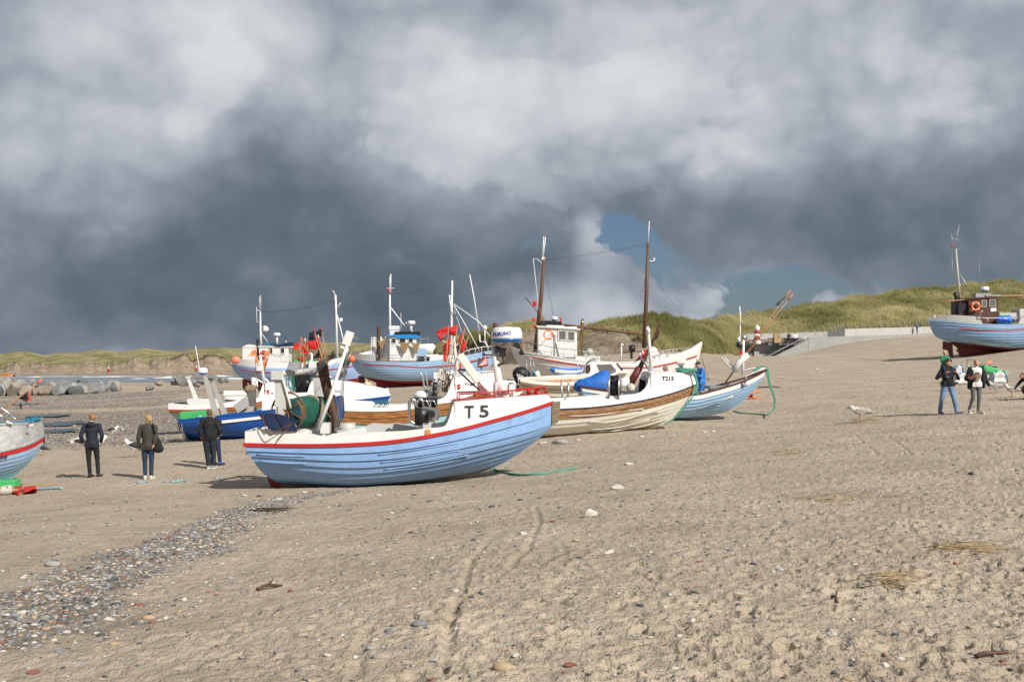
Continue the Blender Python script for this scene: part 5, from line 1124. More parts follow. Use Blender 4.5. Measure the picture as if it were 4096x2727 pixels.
# red flags on poles with numbered floats, in T163
FL=[((690,1040),(765,5),[([(762,10),(742,150),(560,130),(575,95)],FRED)],(560,740,540,925,.10,'T163'),'red flag pole with white float marked T163, leftmost of the bunch in T163'),
 ((720,1040),(800,170),[([(795,180),(735,580),(690,570),(680,330)],FRED)],(640,680,590,960,.11,'T163'),'pole with long drooping red flag second from left in the T163 bunch'),
 ((735,1050),(905,-10),[([(900,-5),(870,165),(770,155),(775,40)],FRED)],(690,720,650,980,.11,'T165'),'highest red flag of the T163 bunch, beside the white mast'),
 ((760,1060),(1020,50),[([(1015,60),(940,270),(905,330),(925,200)],FRED),([(960,250),(990,265),(990,290),(955,290)],FRED)],(740,740,690,1050,.11,'T165'),'narrow red flag on a slanting pole right of the mast of T163'),
 ((800,1060),(1080,155),[([(1060,200),(1010,420),(950,450),(960,330)],FRED)],(820,710,750,950,.11,'T165'),'rightmost red flag on a slanting cane in the T163 bunch'),
 ((655,1040),(700,150),[([(690,170),(640,270),(590,180),(600,130)],FRED)],None,'furled red flag behind the bunch, low on the left of T163')]
for i,(ba,ti,fl,flo,lab) in enumerate(FL):
    dan_buoy('O',ba,ti,43.6+i*.12,fl,lab,.1,[(flo[0],flo[1],flo[2],flo[3],flo[4],[CLEANW,BUOYC][i%2],flo[5])] if flo else None,r=.018,group='red flag poles in T163')
dan_buoy('O',(895,900),(960,420),44.2,[([(940,470),(915,690),(960,700),(965,560)],FRED)],'red flag hanging low right behind the mast of T163',.1,group='red flag poles in T163')
# yellow float pole fitted with pennant reading SOK
t=thing('pennant','red bordered white pennant hanging in front of the pale blue ship bow','flag',W('O',1385,500,37.5)); o0=Vector(t.location)
cloth([W('O',1358,492,37.5)-o0,W('O',1205,650,37.5)-o0,W('O',1210,665,37.5)-o0,W('O',1385,640,37.5)-o0],FRED,t,'border',.012,3); cloth([W('O',1345,515,37.35)-o0,W('O',1235,635,37.35)-o0,W('O',1240,640,37.35)-o0,W('O',1360,615,37.35)-o0],mat('pennant_white',(.62,.5,.48),.8),t,'field',.012,3)
B.text('SOK','O',1265,540,1352,600,FRED,yl=-2.35,bold=.03,mirror=True).name='lettering'
# ================================================================ T50: strong blue boat with white bow
B=Boat('fishing_boat','strong blue boat with white stripe and bow house marked T50 behind the man in black','fishing boat','C',1900,900,51,3,'open coastal boats drawn up on the sand')
B.hull('C',[(1690,920),(1675,860),(1655,790),(1642,735)],[(3000,870),(3280,720),(3440,610),(3500,530)],[(1642,735),(1950,702),(2195,675),(2700,618),(3176,564),(3500,524)],1.3,tm=.4,b0=.8,pf=2.6,nstr=6,lap=.004,bands=[(0,1,'hull_side',RBLUE)],keel=[(2200,905),(2600,900)])
T50=B
B.deck('deck',LGREY,-.3,.02,.6); B.rail('gunwale',RBLUE,.05,.03)
B.topside('D',[(-950,1500),(300,1500),(540,1500),(700,1490),(940,1480),(960,1400),(985,1350),(1205,1345),(1400,1360),(1620,1400),(1840,1440),(1858,1415),(1868,1480),(1897,1520)],CLEANW,inner=.06,floor=-.2,ta=.40,name='bow_side',conv=True)
B.deck('foredeck',CREAM,-.03,.56,.96,zf=B.ztop,inset=.1)
b=MB()
for px in ([(1945,745),(2195,722)],):
    T=np.linspace(.1,.66,40); X=B.x0+(B.x1-B.x0)*T
    rows=[[(X[i],-B.bt(T[i])*.985-.035,float(B.zs(X[i]))-.32-.0*i) for i in range(40)],[(X[i],-B.bt(T[i])*.99-.04,float(B.zs(X[i]))-.20) for i in range(40)]]
    b.grid(rows)
B.part(b,'white_stripe',CLEANW)
B.text('T50','D',1215,1452,1308,1480,TXT,bold=.0)
GA_=mat('gallows_grey',(.40,.40,.37),.5,var=.1)
for pts,yl in (([(1820,350),(1850,345),(1965,695),(1905,698)],-.9),([(1885,380),(1905,375),(2035,680),(1985,690)],.5)):
    b=MB(); b.prism(B.ps('C',pts,yl),(0,.14,0)); B.part(b,'gallows_arm',GA_)
b=MB(); b.tube(B.ps('C',[(1835,358,-.85),(1900,385,.55)]),.06,n=7); b.box(B.p('C',1835,352,-.4),(.9,.5,.1)); b.box(B.p('C',1780,340,-.4),(.3,.3,.28)); b.box(B.p('C',1885,355,-.2),(.2,.2,.22)); B.part(b,'crossbar',GALV)
radar_dome(B,'C',1815,300,90,58,-.4,CLEANW,RFL)
B.part(MB().tube(B.ps('C',[(1750,70),(1775,210),(1798,350)],-.4),[.015,.02,.03],n=6),'antenna',CLEANW)
b=MB(); b.prism(B.ps('I',[(985,640),(1065,625),(1075,930),(985,865)],-.6),(0,.25,0)); B.part(b,'gallows_column',mat('dull_steel',(.22,.21,.19),.4,metal=.5))
b=MB(); b.prism(B.ps('I',[(793,852),(945,735),(985,790),(988,860),(850,945)],-.9),(0,.06,0)); B.part(b,'trawl_door',GA_)
b=MB(); b.prism(B.ps('I',[(860,940),(985,862),(1080,868),(1078,925)],-.7),(0,.1,0)); B.part(b,'bracket_plate',GA_)
b=MB(); b.tube(B.ps('I',[(170,1295),(145,1060),(165,1030),(225,1028)],-1.0),.03,n=7); b.tube(B.ps('I',[(190,1280),(170,1120)],-.6),.03,n=7); b.tube(B.ps('I',[(310,1010),(335,990),(410,985)],-1.1),.025,n=7); B.part(b,'stern_hoop',GALV)
b=MB(); b.prism(B.ps('I',[(175,1215),(205,1200),(232,1285),(178,1290)],-.6),(0,.5,0)); B.part(b,'black_bin',BLACK)
b=MB(); b.box(B.w(B.p('I',318,975,-.7)),(1.15,.6,.38),rot=(0,-.08,B.yaw),bev=.03); q=b.build('fish_crate',GREENC); tag(q,'light green plastic fish crate on the stern of the strong blue boat','crate')
b=MB()
for i in range(10): c=B.w(B.p('I',1010+random.uniform(-35,40),635+random.uniform(-18,15),-.5)); b.ell(c,random.uniform(.08,.16),8,6)
tag(b.build('net_heap',NETB),'small heap of pinkish netting on top of the grey steel column','net')
b=MB(); b.tube(B.ps('J',[(1530,0),(0,0)]),.01,n=3) if 0 else None
# gear of T50 amidships: yellow roller legs, net hauler post, red hatch
b=MB(); b.tube(B.ps('D',[(1605,1360),(1635,1400)],0),.10,n=8); b.tube(B.ps('D',[(1665,1375),(1635,1402)],0),.08,n=8); B.part(b,'bow_roller',mat('ivory_plastic',(.62,.52,.30),.4))
b=MB(); b.lathe(B.p('D',1333,1248,-.3),[(.001,0),(.22,0),(.22,.06),(.001,.08)],n=16,axis=(.2,-1,0)); b.tube(B.ps('D',[(1320,1260),(1300,1335)],-.2),.05,n=7); B.part(b,'winch_disc',mat('worn_steel',(.12,.11,.10),.5,metal=.4))
b=MB(); b.tube(B.ps('D',[(1030,1250),(1290,1330)],-.2),.03,n=7); b.tube(B.ps('D',[(900,1420),(905,1200)],-.2),.03,n=7); B.part(b,'steel_post',STEEL)
for c_,m,lab,n_ in (((840,1330),ROPEG,'hank of turquoise line hanging over the T50 boat',16),((945,1305),ROPEB,'hank of blue line hanging beside the turquoise one on T50',14),((775,1330),ROPEL,'pale loose line draped left of the turquoise hank on T50',9)):
    b=MB(); q=W('D',c_[0],c_[1],51)
    for k in range(n_):
        w_=random.uniform(.10,.28);h_=random.uniform(.35,.55); o_=Vector((random.uniform(-.08,.08),random.uniform(-.1,.1),random.uniform(-.1,.05))); b.tube([q+o_+Vector((w_*math.cos(a),0,h_*math.sin(a))) for a in np.linspace(0,6.28,14)[:-1]],.016,n=4,closed=True)
    tag(b.build('rope_coil',m),lab,'rope')
b=MB(); b.tube(B.ps('D',[(970,1225),(968,1130),(990,1100)],-.3),.04,n=7); b.tube(B.ps('D',[(985,1230),(990,1005)],-.3),.05,n=8); b.lathe(B.p('D',972,1050,-.3),[(.05,0),(.09,.05),(.09,.12),(.001,.15)],n=12); b.box(B.p('D',990,1210,-.3),(.25,.2,.5)); B.part(b,'mast',WHITE)
b=MB(); b.box(B.p('D',905,1370,-.1),(.55,.5,.9)); b.lathe(B.p('D',925,1380,-.5),[(.001,0),(.2,0),(.2,.1),(.001,.12)],n=14,axis=(0,-1,0)); B.part(b,'net_hauler',BLACK)
# flags of T50
for i,(ba,ti,fl,tip,lab) in enumerate([
 ((862,1250),(865,852),[([(850,905),(843,1000),(775,985),(785,930)],FRED)],ORANGE,'short red flag at the left end of the T50 bunch'),
 ((905,1260),(880,875),[([(880,905),(965,1055),(880,1030),(870,960)],FRED)],ORANGE,'bright red flag drooping to a point, second in the T50 bunch'),
 ((910,1250),(913,865),[([(912,1075),(880,1150),(835,1120),(860,1060)],FRED)],CLEANW,'lower dull red flag with a white tipped pole in the T50 bunch'),
 ((1170,1330),(1008,740),[([(1012,780),(1030,885),(945,900),(965,800)],FBLACK),([(1030,885),(1058,990),(960,1000),(945,905)],FRED)],RED,'tall leaning pole with a black flag above a red flag'),
 ((1180,1200),(1060,825),[([(1065,835),(1088,965),(1040,970),(1035,850)],FRED)],CLEANW,'red flag half hidden behind the tall black and red pair'),
 ((1185,1230),(1095,738),[([(1100,745),(1115,835),(1070,860),(1032,800)],FBLACK)],RED,'topmost all black flag of the T50 bunch'),
 ((1150,1200),(1108,905),[([(1105,905),(1082,965),(1078,990),(1092,930)],FBLACK),([(1080,980),(1100,1070),(1000,1100),(1045,1030)],FBLACK)],None,'dark pointed flag hanging low in the middle of the T50 bunch'),
 ((1195,1300),(1120,850),[([(1125,985),(1098,1110),(1068,1110),(1105,1040)],FORANGE)],None,'orange flag on a cane, low at the right of the T50 bunch'),
 ((905,1300),(945,885),[([(940,890),(950,960),(915,985),(920,920)],FRED)],ORANGE,'small dark red flag between the bright red and the tall pair'),
 ((940,1300),(960,1130),[([(965,1120),(945,1180),(905,1225),(935,1150)],FRED)],None,'dark red flag hanging lowest beside the white mast of T50')]):
    dan_buoy('D',ba,ti,50.2+i*.15,fl,lab,.1,r=.02,group='flag poles standing in T50',tipcol=tip)
# ================================================================ turquoise boat with orange flags, left
B=Boat('fishing_boat','white and pale turquoise boat with wood band and orange flags, left of the middle row','fishing boat','I',600,1000,61,3,'open coastal boats drawn up on the sand')
B.hull('I',[(150,1070),(110,1020),(60,955),(30,905)],[(1500,960),(1600,850),(1640,720),(1655,640)],[(30,905),(300,908),(600,890),(850,865),(1080,818),(1305,750),(1568,650),(1655,615)],1.3,tm=.45,b0=.7,pf=2.5,nstr=9,lap=.03,bands=[(0,.78,'hull_planking',CYAN),(.78,1,'wood_band',WOOD)],keel=[(600,1080),(1200,1060)])
B.rail('rub_rail',RED,.035,.03); B.topside('I',[(5,825),(200,838),(400,842),(700,815),(830,790),(850,755),(955,730),(985,800),(1075,765),(1110,745),(1165,575),(1300,560),(1560,540),(1650,610)],CLEANW,inner=.07,floor=-.25)
B.deck('deck',LGREY,-.28,.02,.6); xd=float(B.p('I',1170,600,-1).x); td=float(B.tt(xd)); B.deck('foredeck',WHITE,-.012,td,.985,zf=B.ztop,inset=.06,camber=.05)
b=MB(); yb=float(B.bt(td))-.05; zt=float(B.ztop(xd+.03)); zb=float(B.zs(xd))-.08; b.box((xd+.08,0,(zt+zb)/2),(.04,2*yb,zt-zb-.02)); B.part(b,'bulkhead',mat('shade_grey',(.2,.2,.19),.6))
danish_flag(B,'I',1176,655,1248,718); 
b=MB(); b.prism(B.ps('I',[(212,520),(245,522),(375,835),(318,838)],-.7),(0,.16,0)); B.part(b,'stern_arm',WHITE)
b=MB(); b.box(B.p('I',430,810,-.3),(1.5,.9,.35)); b.box(B.p('I',330,812,-.3),(.4,.8,.4)); B.part(b,'engine_casing',WHITE)
b=MB(); b.lathe(B.p('I',170,832,-.4),[(.48,0),(.45,.06),(.001,.1)],n=20); B.part(b,'tub',BLACK)
b=MB(); b.tube(B.ps('I',[(1180,575),(1150,380),(1130,215)],0),[.09,.08,.06],n=8); b.tube(B.ps('I',[(1185,505),(1240,560)],-.3),.05,n=6); b.tube(B.ps('I',[(1080,520),(1170,570)],-.3),.05,n=6); b.box(B.p('I',1128,388,-.1),(.3,.2,.2)); B.part(b,'mast',WHITE)
b=MB(); b.prism(B.ps('I',[(55,950),(80,960),(135,1055),(110,1065),(70,1010)],-.3),(0,.05,0)); b.tube(B.ps('I',[(95,1060),(130,1180)],-.3),.03,n=6); B.part(b,'outboard_bracket',BROWNP)
b=MB(); b.box(B.p('I',880,700,.6),(1.6,.7,.26),bev=.06); B.part(b,'liferaft_box',CLEANW)
for i,(ba,ti,fl,lab) in enumerate([((1055,600),(1090,130),[([(1085,140),(1085,232),(980,235),(1030,165)],FORANGE)],'salmon orange flag flying left, on the turquoise boat'),
 ((1080,600),(1108,225),[([(1110,228),(1100,310),(1062,325),(1072,245)],FORANGE)],'small orange flag below the first on the turquoise boat'),
 ((1140,600),(1262,140),[([(1262,145),(1235,225),(1165,250),(1185,185)],FORANGE)],'orange flag in front of the life ring'),
 ((1130,610),(1230,245),[([(1225,250),(1190,385),(1115,370),(1165,300)],FORANGE)],'lowest orange flag on the turquoise boat')]):
    dan_buoy('I',ba,ti,61+i*.1,fl,lab,.1,[(1040+i*16,500+i*4,1060+i*10,680,.11,CLEANW)] if i in(0,2) else None,r=.02,group='orange flag poles')
b=MB(); b.box(B.w(B.p('I',780,750,1.6)),(2.2,1.2,.5)); 
# small white skiff behind it
K=Boat('dinghy','small white skiff with brown bottom lying behind the turquoise boat','dinghy','I',760,790,72,2)
K.hull('I',[(715,800),(712,780),(710,760)],[(1000,800),(1060,770),(1080,740)],[(710,775),(850,778),(1080,735)],.7,tm=.45,b0=.8,pf=2.4,nstr=5,lap=.02,bands=[(0,1,'hull_planking',BROWNP)]); K.topside('I',[(708,722),(850,724),(1000,715),(1085,700)],CLEANW,inner=.06,floor=-.1); K.deck('deck',LGREY,-.05)
# ================================================================ boat cut by the left edge, aluminium top
B=Boat('fishing_boat','pale blue boat with bare aluminium top and red band, cut by the left edge','fishing boat','N',200,1350,33,0,'open coastal boats drawn up on the sand')
B.hull('N',[(-1750,1340),(-1800,1200),(-1830,1100),(-1850,1020)],[(0,1362),(110,1290),(240,1170),(380,1030),(470,900),(515,790),(518,770)],[(-1850,1060),(-1000,1080),(-400,1040),(0,950),(350,860),(518,768)],1.25,tm=.5,b0=.75,pf=2.6,nstr=11,lap=.03,bands=[(0,.885,'hull_planking',BLUE2),(.885,1,'red_band',RED)],keel=[(-1000,1400),(-400,1395)])
B.rail('rub_rail',GALV,.05,.03)
B.topside('N',[(-1850,900),(-900,900),(-500,880),(-420,640),(0,620),(300,612),(430,606),(492,608),(516,760)],ALU,inner=.03,floor=-.2,name='aluminium_side'); B.deck('foredeck',ALU,-.02,.66,.98,zf=B.ztop,inset=.03); B.deck('deck',LGREY,-.28,.02,.66)
q=B.text('44','N',5,985,80,1030,TXT,bold=.02,slant=-8)
danish_flag(B,'N',313,628,336,648)
b=MB(); P=B.ps('N',[(340,626),(388,623),(388,645),(340,650)],-float(B.bt(.9))-.03); b.prism(P,(0,.01,0)); B.part(b,'sticker',CLEANW)
b=MB(); b.tube(B.ps('N',[(-120,350),(0,430),(225,592)],-.2),.035,n=8); b.tube(B.ps('N',[(-60,450),(75,600)],-.6),.035,n=8); B.part(b,'strut',STEEL)
b=MB(); b.prism(B.ps('N',[(70,582),(150,618),(80,622)],-.7),(0,.05,0)); B.part(b,'bracket_plate',WHITE)
b=MB()
for k in range(22):
    c=B.w(B.p('N',400+random.gauss(0,26),578+random.gauss(0,12),-.1)); a=random.uniform(0,6); b.tube([c+Vector((.14*math.cos(a+t),.1*math.sin(a+t),.03*math.sin(3*t))) for t in np.linspace(0,2.8,8)],.015,n=5)
b.tube([B.w(B.p('N',x,y,-.3)) for x,y in ((-100,606),(100,606),(250,604),(390,595))],.02,n=5)
tag(b.build('rope_coil',ROPEB),'tangle of bright blue rope on the aluminium bow at the left edge','rope')
dan_buoy('N',(-120,600),(490,105),33.2,[([(325,235),(325,380),(225,330),(225,315)],FBLACK),([(345,225),(370,345),(310,375),(335,260)],mat('faded_red_cloth',(.5,.09,.07),.8)),([(240,370),(255,410),(240,460),(225,400)],FBLACK)],'striped pole with black and faded red flag leaning over the aluminium bow',.2,tipcol=ORANGE,r=.022)
dan_buoy('N',(-100,560),(440,150),33.4,[],'bare thin cane beside the striped flag pole at the left edge',.1,r=.013)
# flags and float lying on the ground in front of it
def gpt(fr,x,y,h=.05): return GP(fr,x,y)+Vector((0,0,h))
t=thing('marker_flag','white float marked T91 lying on the sand with a red flag, lower left','marker flag',gpt('N',5,1470)); o0=Vector(t.location)
b=MB(); p0=gpt('N',-20,1462,.12)-o0;p1=gpt('N',150,1440,.12)-o0; dd=(p1-p0).normalized(); b.tube([p0,p0+dd*.03,p1-dd*.03,p1],[.09,.125,.125,.1],n=14); fo=b.build('float',BUOYC,t)
cu=bpy.data.curves.new('t','FONT'); cu.body='T91'; cu.size=.17; cu.offset=.006; cu.align_x='CENTER'; o=bpy.data.objects.new('lettering',cu); COL.objects.link(o); me=bpy.data.meshes.new_from_object(o.evaluated_get(bpy.context.evaluated_depsgraph_get())); bpy.data.objects.remove(o)
mid=(p0+p1)/2
for v_ in me.vertices:
    x,y=v_.co.x,v_.co.y-.06; an=y/.125; v_.co=mid+dd*(-x)+Vector((0,-.128*math.cos(an+.5),.128*math.sin(an*-1+.5)))
me.materials.append(TXT); o=bpy.data.objects.new('lettering',me); COL.objects.link(o); o.parent=fo
b=MB(); b.tube([gpt('N',150,1440,.1)-o0,gpt('N',250,1415,.06)-o0],.035,n=7); b.tube([gpt('N',0,1430,.05)-o0,gpt('N',330,1365,.05)-o0,gpt('N',520,1335,.04)-o0],.013,n=6); b.build('pole',CANE,t)
cloth([gpt('N',262,1385,.10)-o0,gpt('N',235,1460,.03)-o0,gpt('N',140,1445,.03)-o0,gpt('N',150,1408,.12)-o0],FRED,t,'flag',.015,2,nx=12,waves=3)
t=thing('marker_flag','red flag spread flat on the sand beside the fallen float','marker flag',gpt('N',345,1410)); o0=Vector(t.location)
cloth([gpt('N',410,1382,.10)-o0,gpt('N',430,1430,.05)-o0,gpt('N',270,1445,.05)-o0,gpt('N',275,1405,.10)-o0],FRED,t,'flag',.015,4,nx=12,waves=3); MB().tube([gpt('N',160,1405,.03)-o0,gpt('N',420,1375,.06)-o0,gpt('N',680,1332,.04)-o0],.013,n=6).build('pole',CANE,t)
rope('mooring_rope','pale blue rope stretched on the sand from the aluminium boat',[gpt('N',x,y,.03) for x,y in ((60,1385),(120,1395),(260,1395),(420,1393),(560,1385),(720,1380))],.03,ROPEL)
b=MB(); q=gpt('N',10,1395,.15); b.box(q,(.9,.6,.3),rot=(0,0,.1),bev=.03); tag(b.build('fish_crate',GREENC),'green plastic crate on the sand under the aluminium boat bow','crate')
for i,(u0,v0,u1,v1) in enumerate(((1000,1114,1160,1108),(1440,1103,1680,1092),(1530,1078,1600,1085),(2050,1048,2140,1045),(1360,1093,1390,1090))):
    rope('rope','short length of pale blue rope half buried, %s'%['by the white trainers','knotted piece in the middle','upper knotted piece','furthest right near the blue boat','tiny scrap left of the knot'][i],[gpt('L',u0+(u1-u0)*t,v0+(v1-v0)*t+5*math.sin(t*7),.02) for t in np.linspace(0,1,6)],.018,ROPEL,group='scraps of pale blue rope')
# ================================================================ motor boats behind T 5 and T215
B=Boat('motor_boat','cream motor boat with small cabin, orange lettering and black outboard','motor boat','F',200,640,60,2,'cream motor boats')
B.hull('F',[(-230,620),(-250,560),(-262,500)],[(600,600),(720,540),(790,480),(812,440)],[(-262,505),(0,497),(250,480),(500,470),(700,458),(812,440)],1.05,tm=.45,b0=.85,pf=2.5,nstr=6,lap=.02,bands=[(0,1,'hull_shell',CREAM)])
B.topside('F',[(-262,490),(0,483),(250,468),(370,462),(500,452),(700,445),(815,432)],CREAM,inner=.1,floor=-.3); B.deck('deck',LGREY,-.3,.02,.55); B.deck('foredeck',CREAM,-.01,.55,.97,zf=B.ztop,camber=.06)
C_=B.ps('F',[(372,468),(385,400),(405,365),(440,345),(500,340),(640,350),(672,352),(740,425),(790,450)],-.62); b=MB(); b.prism(C_,(0,1.24,0)); cab=B.part(b,'cabin',CLEANW)
b=MB(); b.prism(B.ps('F',[(490,372),(625,368),(668,425),(665,432),(515,438)],-.645),(0,.03,0)); B.part(b,'window',mat('tinted_window',(.16,.14,.14),.1),cab)
b=MB(); b.prism(B.ps('F',[(672,358),(684,358),(738,425),(720,425)],-.645),(0,.03,0)); B.part(b,'windscreen',GLASS,cab)
b=MB(); b.prism(B.ps('F',[(385,460),(385,395),(400,375),(425,372),(430,420),(415,455),(400,465)],-.66),(0,.03,0)); B.part(b,'cabin_door',mat('door_brown',(.06,.03,.025),.4),cab)
b=MB(); b.prism(B.ps('F',[(400,365),(440,325),(475,308),(490,345),(440,348)],-.6),(0,1.1,0)); B.part(b,'spray_hood',mat('grey_canvas',(.33,.33,.31),.6),cab)
B.text('LIMBO 585','F',20,522,258,545,FORANGE,bold=.02,slant=-16)
def outboard(B,fr,cx,cy,s_,lab):
    o=MB(); c=B.p(fr,cx,cy,0); o.ell(c,(.40*s_,.26*s_,.34*s_),18,12,rot=(0,.45,0)); h=B.part(o,'outboard_motor',BLACK)
    o=MB(); o.box(c+Vector((-.35,0,-.28))*s_,(.55*s_,.3*s_,.14*s_),rot=(0,.15,0)); o.prism([c+Vector((-.2,-.06,-.3))*s_,c+Vector((.05,-.06,-.3))*s_,c+Vector((.0,-.06,-1.0))*s_,c+Vector((-.18,-.06,-1.0))*s_],(0,.12*s_,0)); B.part(o,'outboard_leg',NAVY,h); return h,c
h,c=outboard(B,'B',1195,880,1.15,'')
B.text('SUZUKI','B',1140,862,1215,892,CLEANW,yl=-.36,parent=h,bold=.03,slant=28)
b=MB(); b.tube(B.ps('B',[(1250,690),(1270,925)],-.4),.02,n=6); b.tube(B.ps('B',[(1290,680),(1330,925)],-.4),.02,n=6); b.tube(B.ps('B',[(1330,680),(1360,925)],-.2),.02,n=6); b.tube(B.ps('B',[(1250,820),(1350,815)],-.35),.02,n=6); b.tube(B.ps('B',[(1250,690),(1330,680)],-.35),.02,n=6); B.part(b,'stern_gantry',GALV)
b=MB(); b.tube(B.ps('B',[(1370,840),(1395,915)],-.4),.13,n=12); o=B.part(b,'x',CLEANW); o.parent=None; o.location=B.O; o.rotation_euler=(0,0,B.yaw); o.name='fender'; tag(o,'white cylindrical fender hanging at the stern of the cabin boat','fender')
b=MB(); b.ell(B.p('B',1345,885,-.3),(.13,.1,.22)); o=B.part(b,'x',ROPEB); o.parent=None; o.location=B.O; o.rotation_euler=(0,0,B.yaw); o.name='rope_coil'; tag(o,'bundle of blue and yellow line beside the white fender','rope')
for i,x in enumerate((1855,1900)):
    o=cloth([W('B',x-8,765,59.3),W('B',x+12,765,59.3),W('B',x+6,825,59.3),W('B',x-6,825,59.3)],TARP,None,'glove',.04,i); tag(o,'blue work glove drying on the line over the cabin boat, %s one'%('left','right')[i],'glove','blue gloves drying')
B=Boat('motor_boat','cream open clinker boat with a greyish wood rubbing band in front of the cabin boat','motor boat','F',200,690,56,2,'cream motor boats')
B.hull('F',[(-160,720),(-205,650),(-230,590),(-240,545)],[(420,720),(560,640),(660,530),(705,450)],[(-240,530),(-50,560),(150,568),(350,560),(500,535),(620,490),(705,445)],1.1,tm=.45,b0=.85,pf=2.5,nstr=8,lap=.026,bands=[(0,.8,'hull_planking',CREAM),(.8,1,'wood_band',WOODG)],keel=[(0,745),(250,740)])
B.topside('F',[(-245,510),(-50,535),(150,545),(350,540),(500,515),(600,470),(705,428)],CREAM,inner=.09,floor=-.2); B.deck('deck',LGREY,-.25,.02,.7); B.deck('foredeck',mat('green_canvas',(.16,.19,.15),.7,var=.2),.04,.72,.96,zf=B.ztop,camber=.1)
b=MB(); b.tube(B.ps('F',[(311,320),(309,430),(312,540)],-.9),.012,n=5); B.part(b,'whip_antenna',CLEANW)
b=MB(); b.tube(B.ps('F',[(330,520),(450,500),(560,465)],-.8),.02,n=6); [b.tube(B.ps('F',[(x,522-k*9),(x,545-k*12)],-.8),.02,n=6) for k,x in enumerate((350,400,450,510))]; B.part(b,'side_rail',WHITE)
# small pram on the stones
B=Boat('dinghy','small pale blue pram with blue tarpaulin in front of the white ship','dinghy','F',200,480,68,4)
B.hull('F',[(112,490),(95,470),(82,450)],[(330,490),(370,460),(385,430)],[(82,440),(200,450),(385,425)],.8,tm=.45,b0=.8,pf=2.4,nstr=5,lap=.02,bands=[(0,1,'hull_planking',BLUE2)]); B.topside('F',[(80,412),(200,425),(300,428),(385,415)],CREAM,inner=.06,floor=-.1); B.deck('deck',LGREY,-.05)
b=MB(); b.box(B.w(B.p('F',195,425,0)),(1.7,.9,.25),rot=(0,.02,.07),bev=.1); tag(b.build('tarpaulin',TARP),'flat blue tarpaulin inside the small pale pram','tarpaulin')
B=None
# ================================================================ the larger decked ships
def ship_rail(B,name,fr,tops,posts,m=None,y=-.05,zb=None,mid=False,r=.022):
    return boatrail(B,name,fr,tops,posts,r,m or GALV,y,zb or B.zs)
SG='larger decked fishing ships'
# ---- middle ship, blue roof
B=Boat('fishing_ship','pale blue ship with red bottom, white wheelhouse and bright blue wheelhouse roof','fishing ship','S',1650,1548,99,2,SG)
B.hull('S',[(1500,1528),(1455,1508),(1424,1482),(1408,1455),(1402,1430)],[(1880,1530),(1935,1495),(1972,1450),(1995,1400)],[(1402,1430),(1435,1439),(1512,1447),(1700,1447),(1855,1424),(1940,1408),(1995,1398)],2.1,tm=.42,b0=0.0,pf=2.3,ps_=3.0,nstr=14,lap=.03,bands=[(0,.36,'hull_bottom',REDB),(.36,1,'hull_planking',BLUE2)],keel=[(1600,1536),(1800,1536)],fine=0)
B.rail('rub_rail',BLUE2,.09,.03)
q=B.conv([(1455,1456),(1560,1462),(1700,1470),(1820,1460),(1930,1435),(1960,1425)]); B.rail('red_stripe',RED,.075,.012,ta=.09,tb=.94,zf=lambda x:np.interp(x,[a[0] for a in q],[a[1] for a in q]),off=-.03)
B.topside('S',[(1402,1412),(1440,1414),(1508,1424),(1512,1446)],LGREY,ta=0,tb=.18,name='bulwark'); B.deck('deck',LGREY,-.15,.02,.97,inset=.1)
B.plate('keel','S',[(1442,1498),(1500,1515),(1900,1520),(1880,1545),(1620,1552),(1508,1556),(1503,1528),(1478,1512)],-.12,.24,REDB)
B.plate('rudder','J',[(990,1378),(1090,1385),(1100,1500),(1000,1490)],-.05,.1,DRED)
b=MB(); b.lathe(B.p('J',1150,1455,0),[(.001,0),(.35,.02),(.35,.06),(.001,.08)],n=5,axis=(1,0,0)); B.part(b,'propeller',BRASS)
b=MB(); b.box(B.w(B.p('S',1780,1552,0))-B.O,(.01,.01,.01)) ; q_=B.p('S',1600,1550,0)
for x in range(1660,1790,16):
    pass
b=MB(); B.boxpx('x','J',1480,765,1900,1150,-1.15,1.15,None,join=b,bev=.05); wh=B.part(b,'wheelhouse',WHITE)
b=MB(); b.prism(B.ps('J',[(1440,742),(1900,733),(1955,790),(1600,792),(1590,772),(1450,768)],-1.3),(0,2.6,0)); B.part(b,'roof',mat('bright_blue_roof',(.01,.25,.62),.4),wh)
for w_ in ((1522,797,1576,868),(1640,800,1730,862),(1785,797,1846,856)): B.window('J',*w_,-1.17,parent=wh)
b=MB(); b.prism(B.ps('J',[(1490,775),(1500,1140),(1480,1140),(1410,1075),(1410,772)],-.5),(0,1.0,0)); B.part(b,'casing',WHITE,wh)
b=MB(); B.boxpx('x','J',1225,775,1260,1060,-.9,.9,None,join=b); B.boxpx('x','J',1192,780,1224,1050,-.8,.8,None,join=b); B.boxpx('x','J',1335,770,1420,1100,.2,1.2,None,join=b); B.part(b,'deck_shelter',WHITE)
B.part(MB().tube(B.ps('J',[(1308,603),(1308,660),(1308,1130)],-.3),[.10,.135,.135],n=12),'exhaust_pipe',RUST)
b=MB(); b.tube(B.ps('J',[(1487,110),(1489,740)],0),[.07,.10],n=8); 
for x,y0,y1 in ((1452-.0,0,0),): pass
m_=B.part(b,'aft_mast',WHITE)
b=MB(); 
for x,y0 in ((1878,165),(1887,130),(1893,130)): b.tube(B.ps('D',[(x,y0),(x,350)],0),.022,n=5)
b.tube(B.ps('D',[(1840,292),(1932,294)],0),.02,n=5); b.tube(B.ps('D',[(1890,515),(2100,785)],0),.045,n=6); b.tube(B.ps('D',[(1900,520),(2070,745)],.4),.03,n=6); b.tube(B.ps('D',[(2060,680),(2165,818)],0),.045,n=6); B.part(b,'antenna',CLEANW,m_)
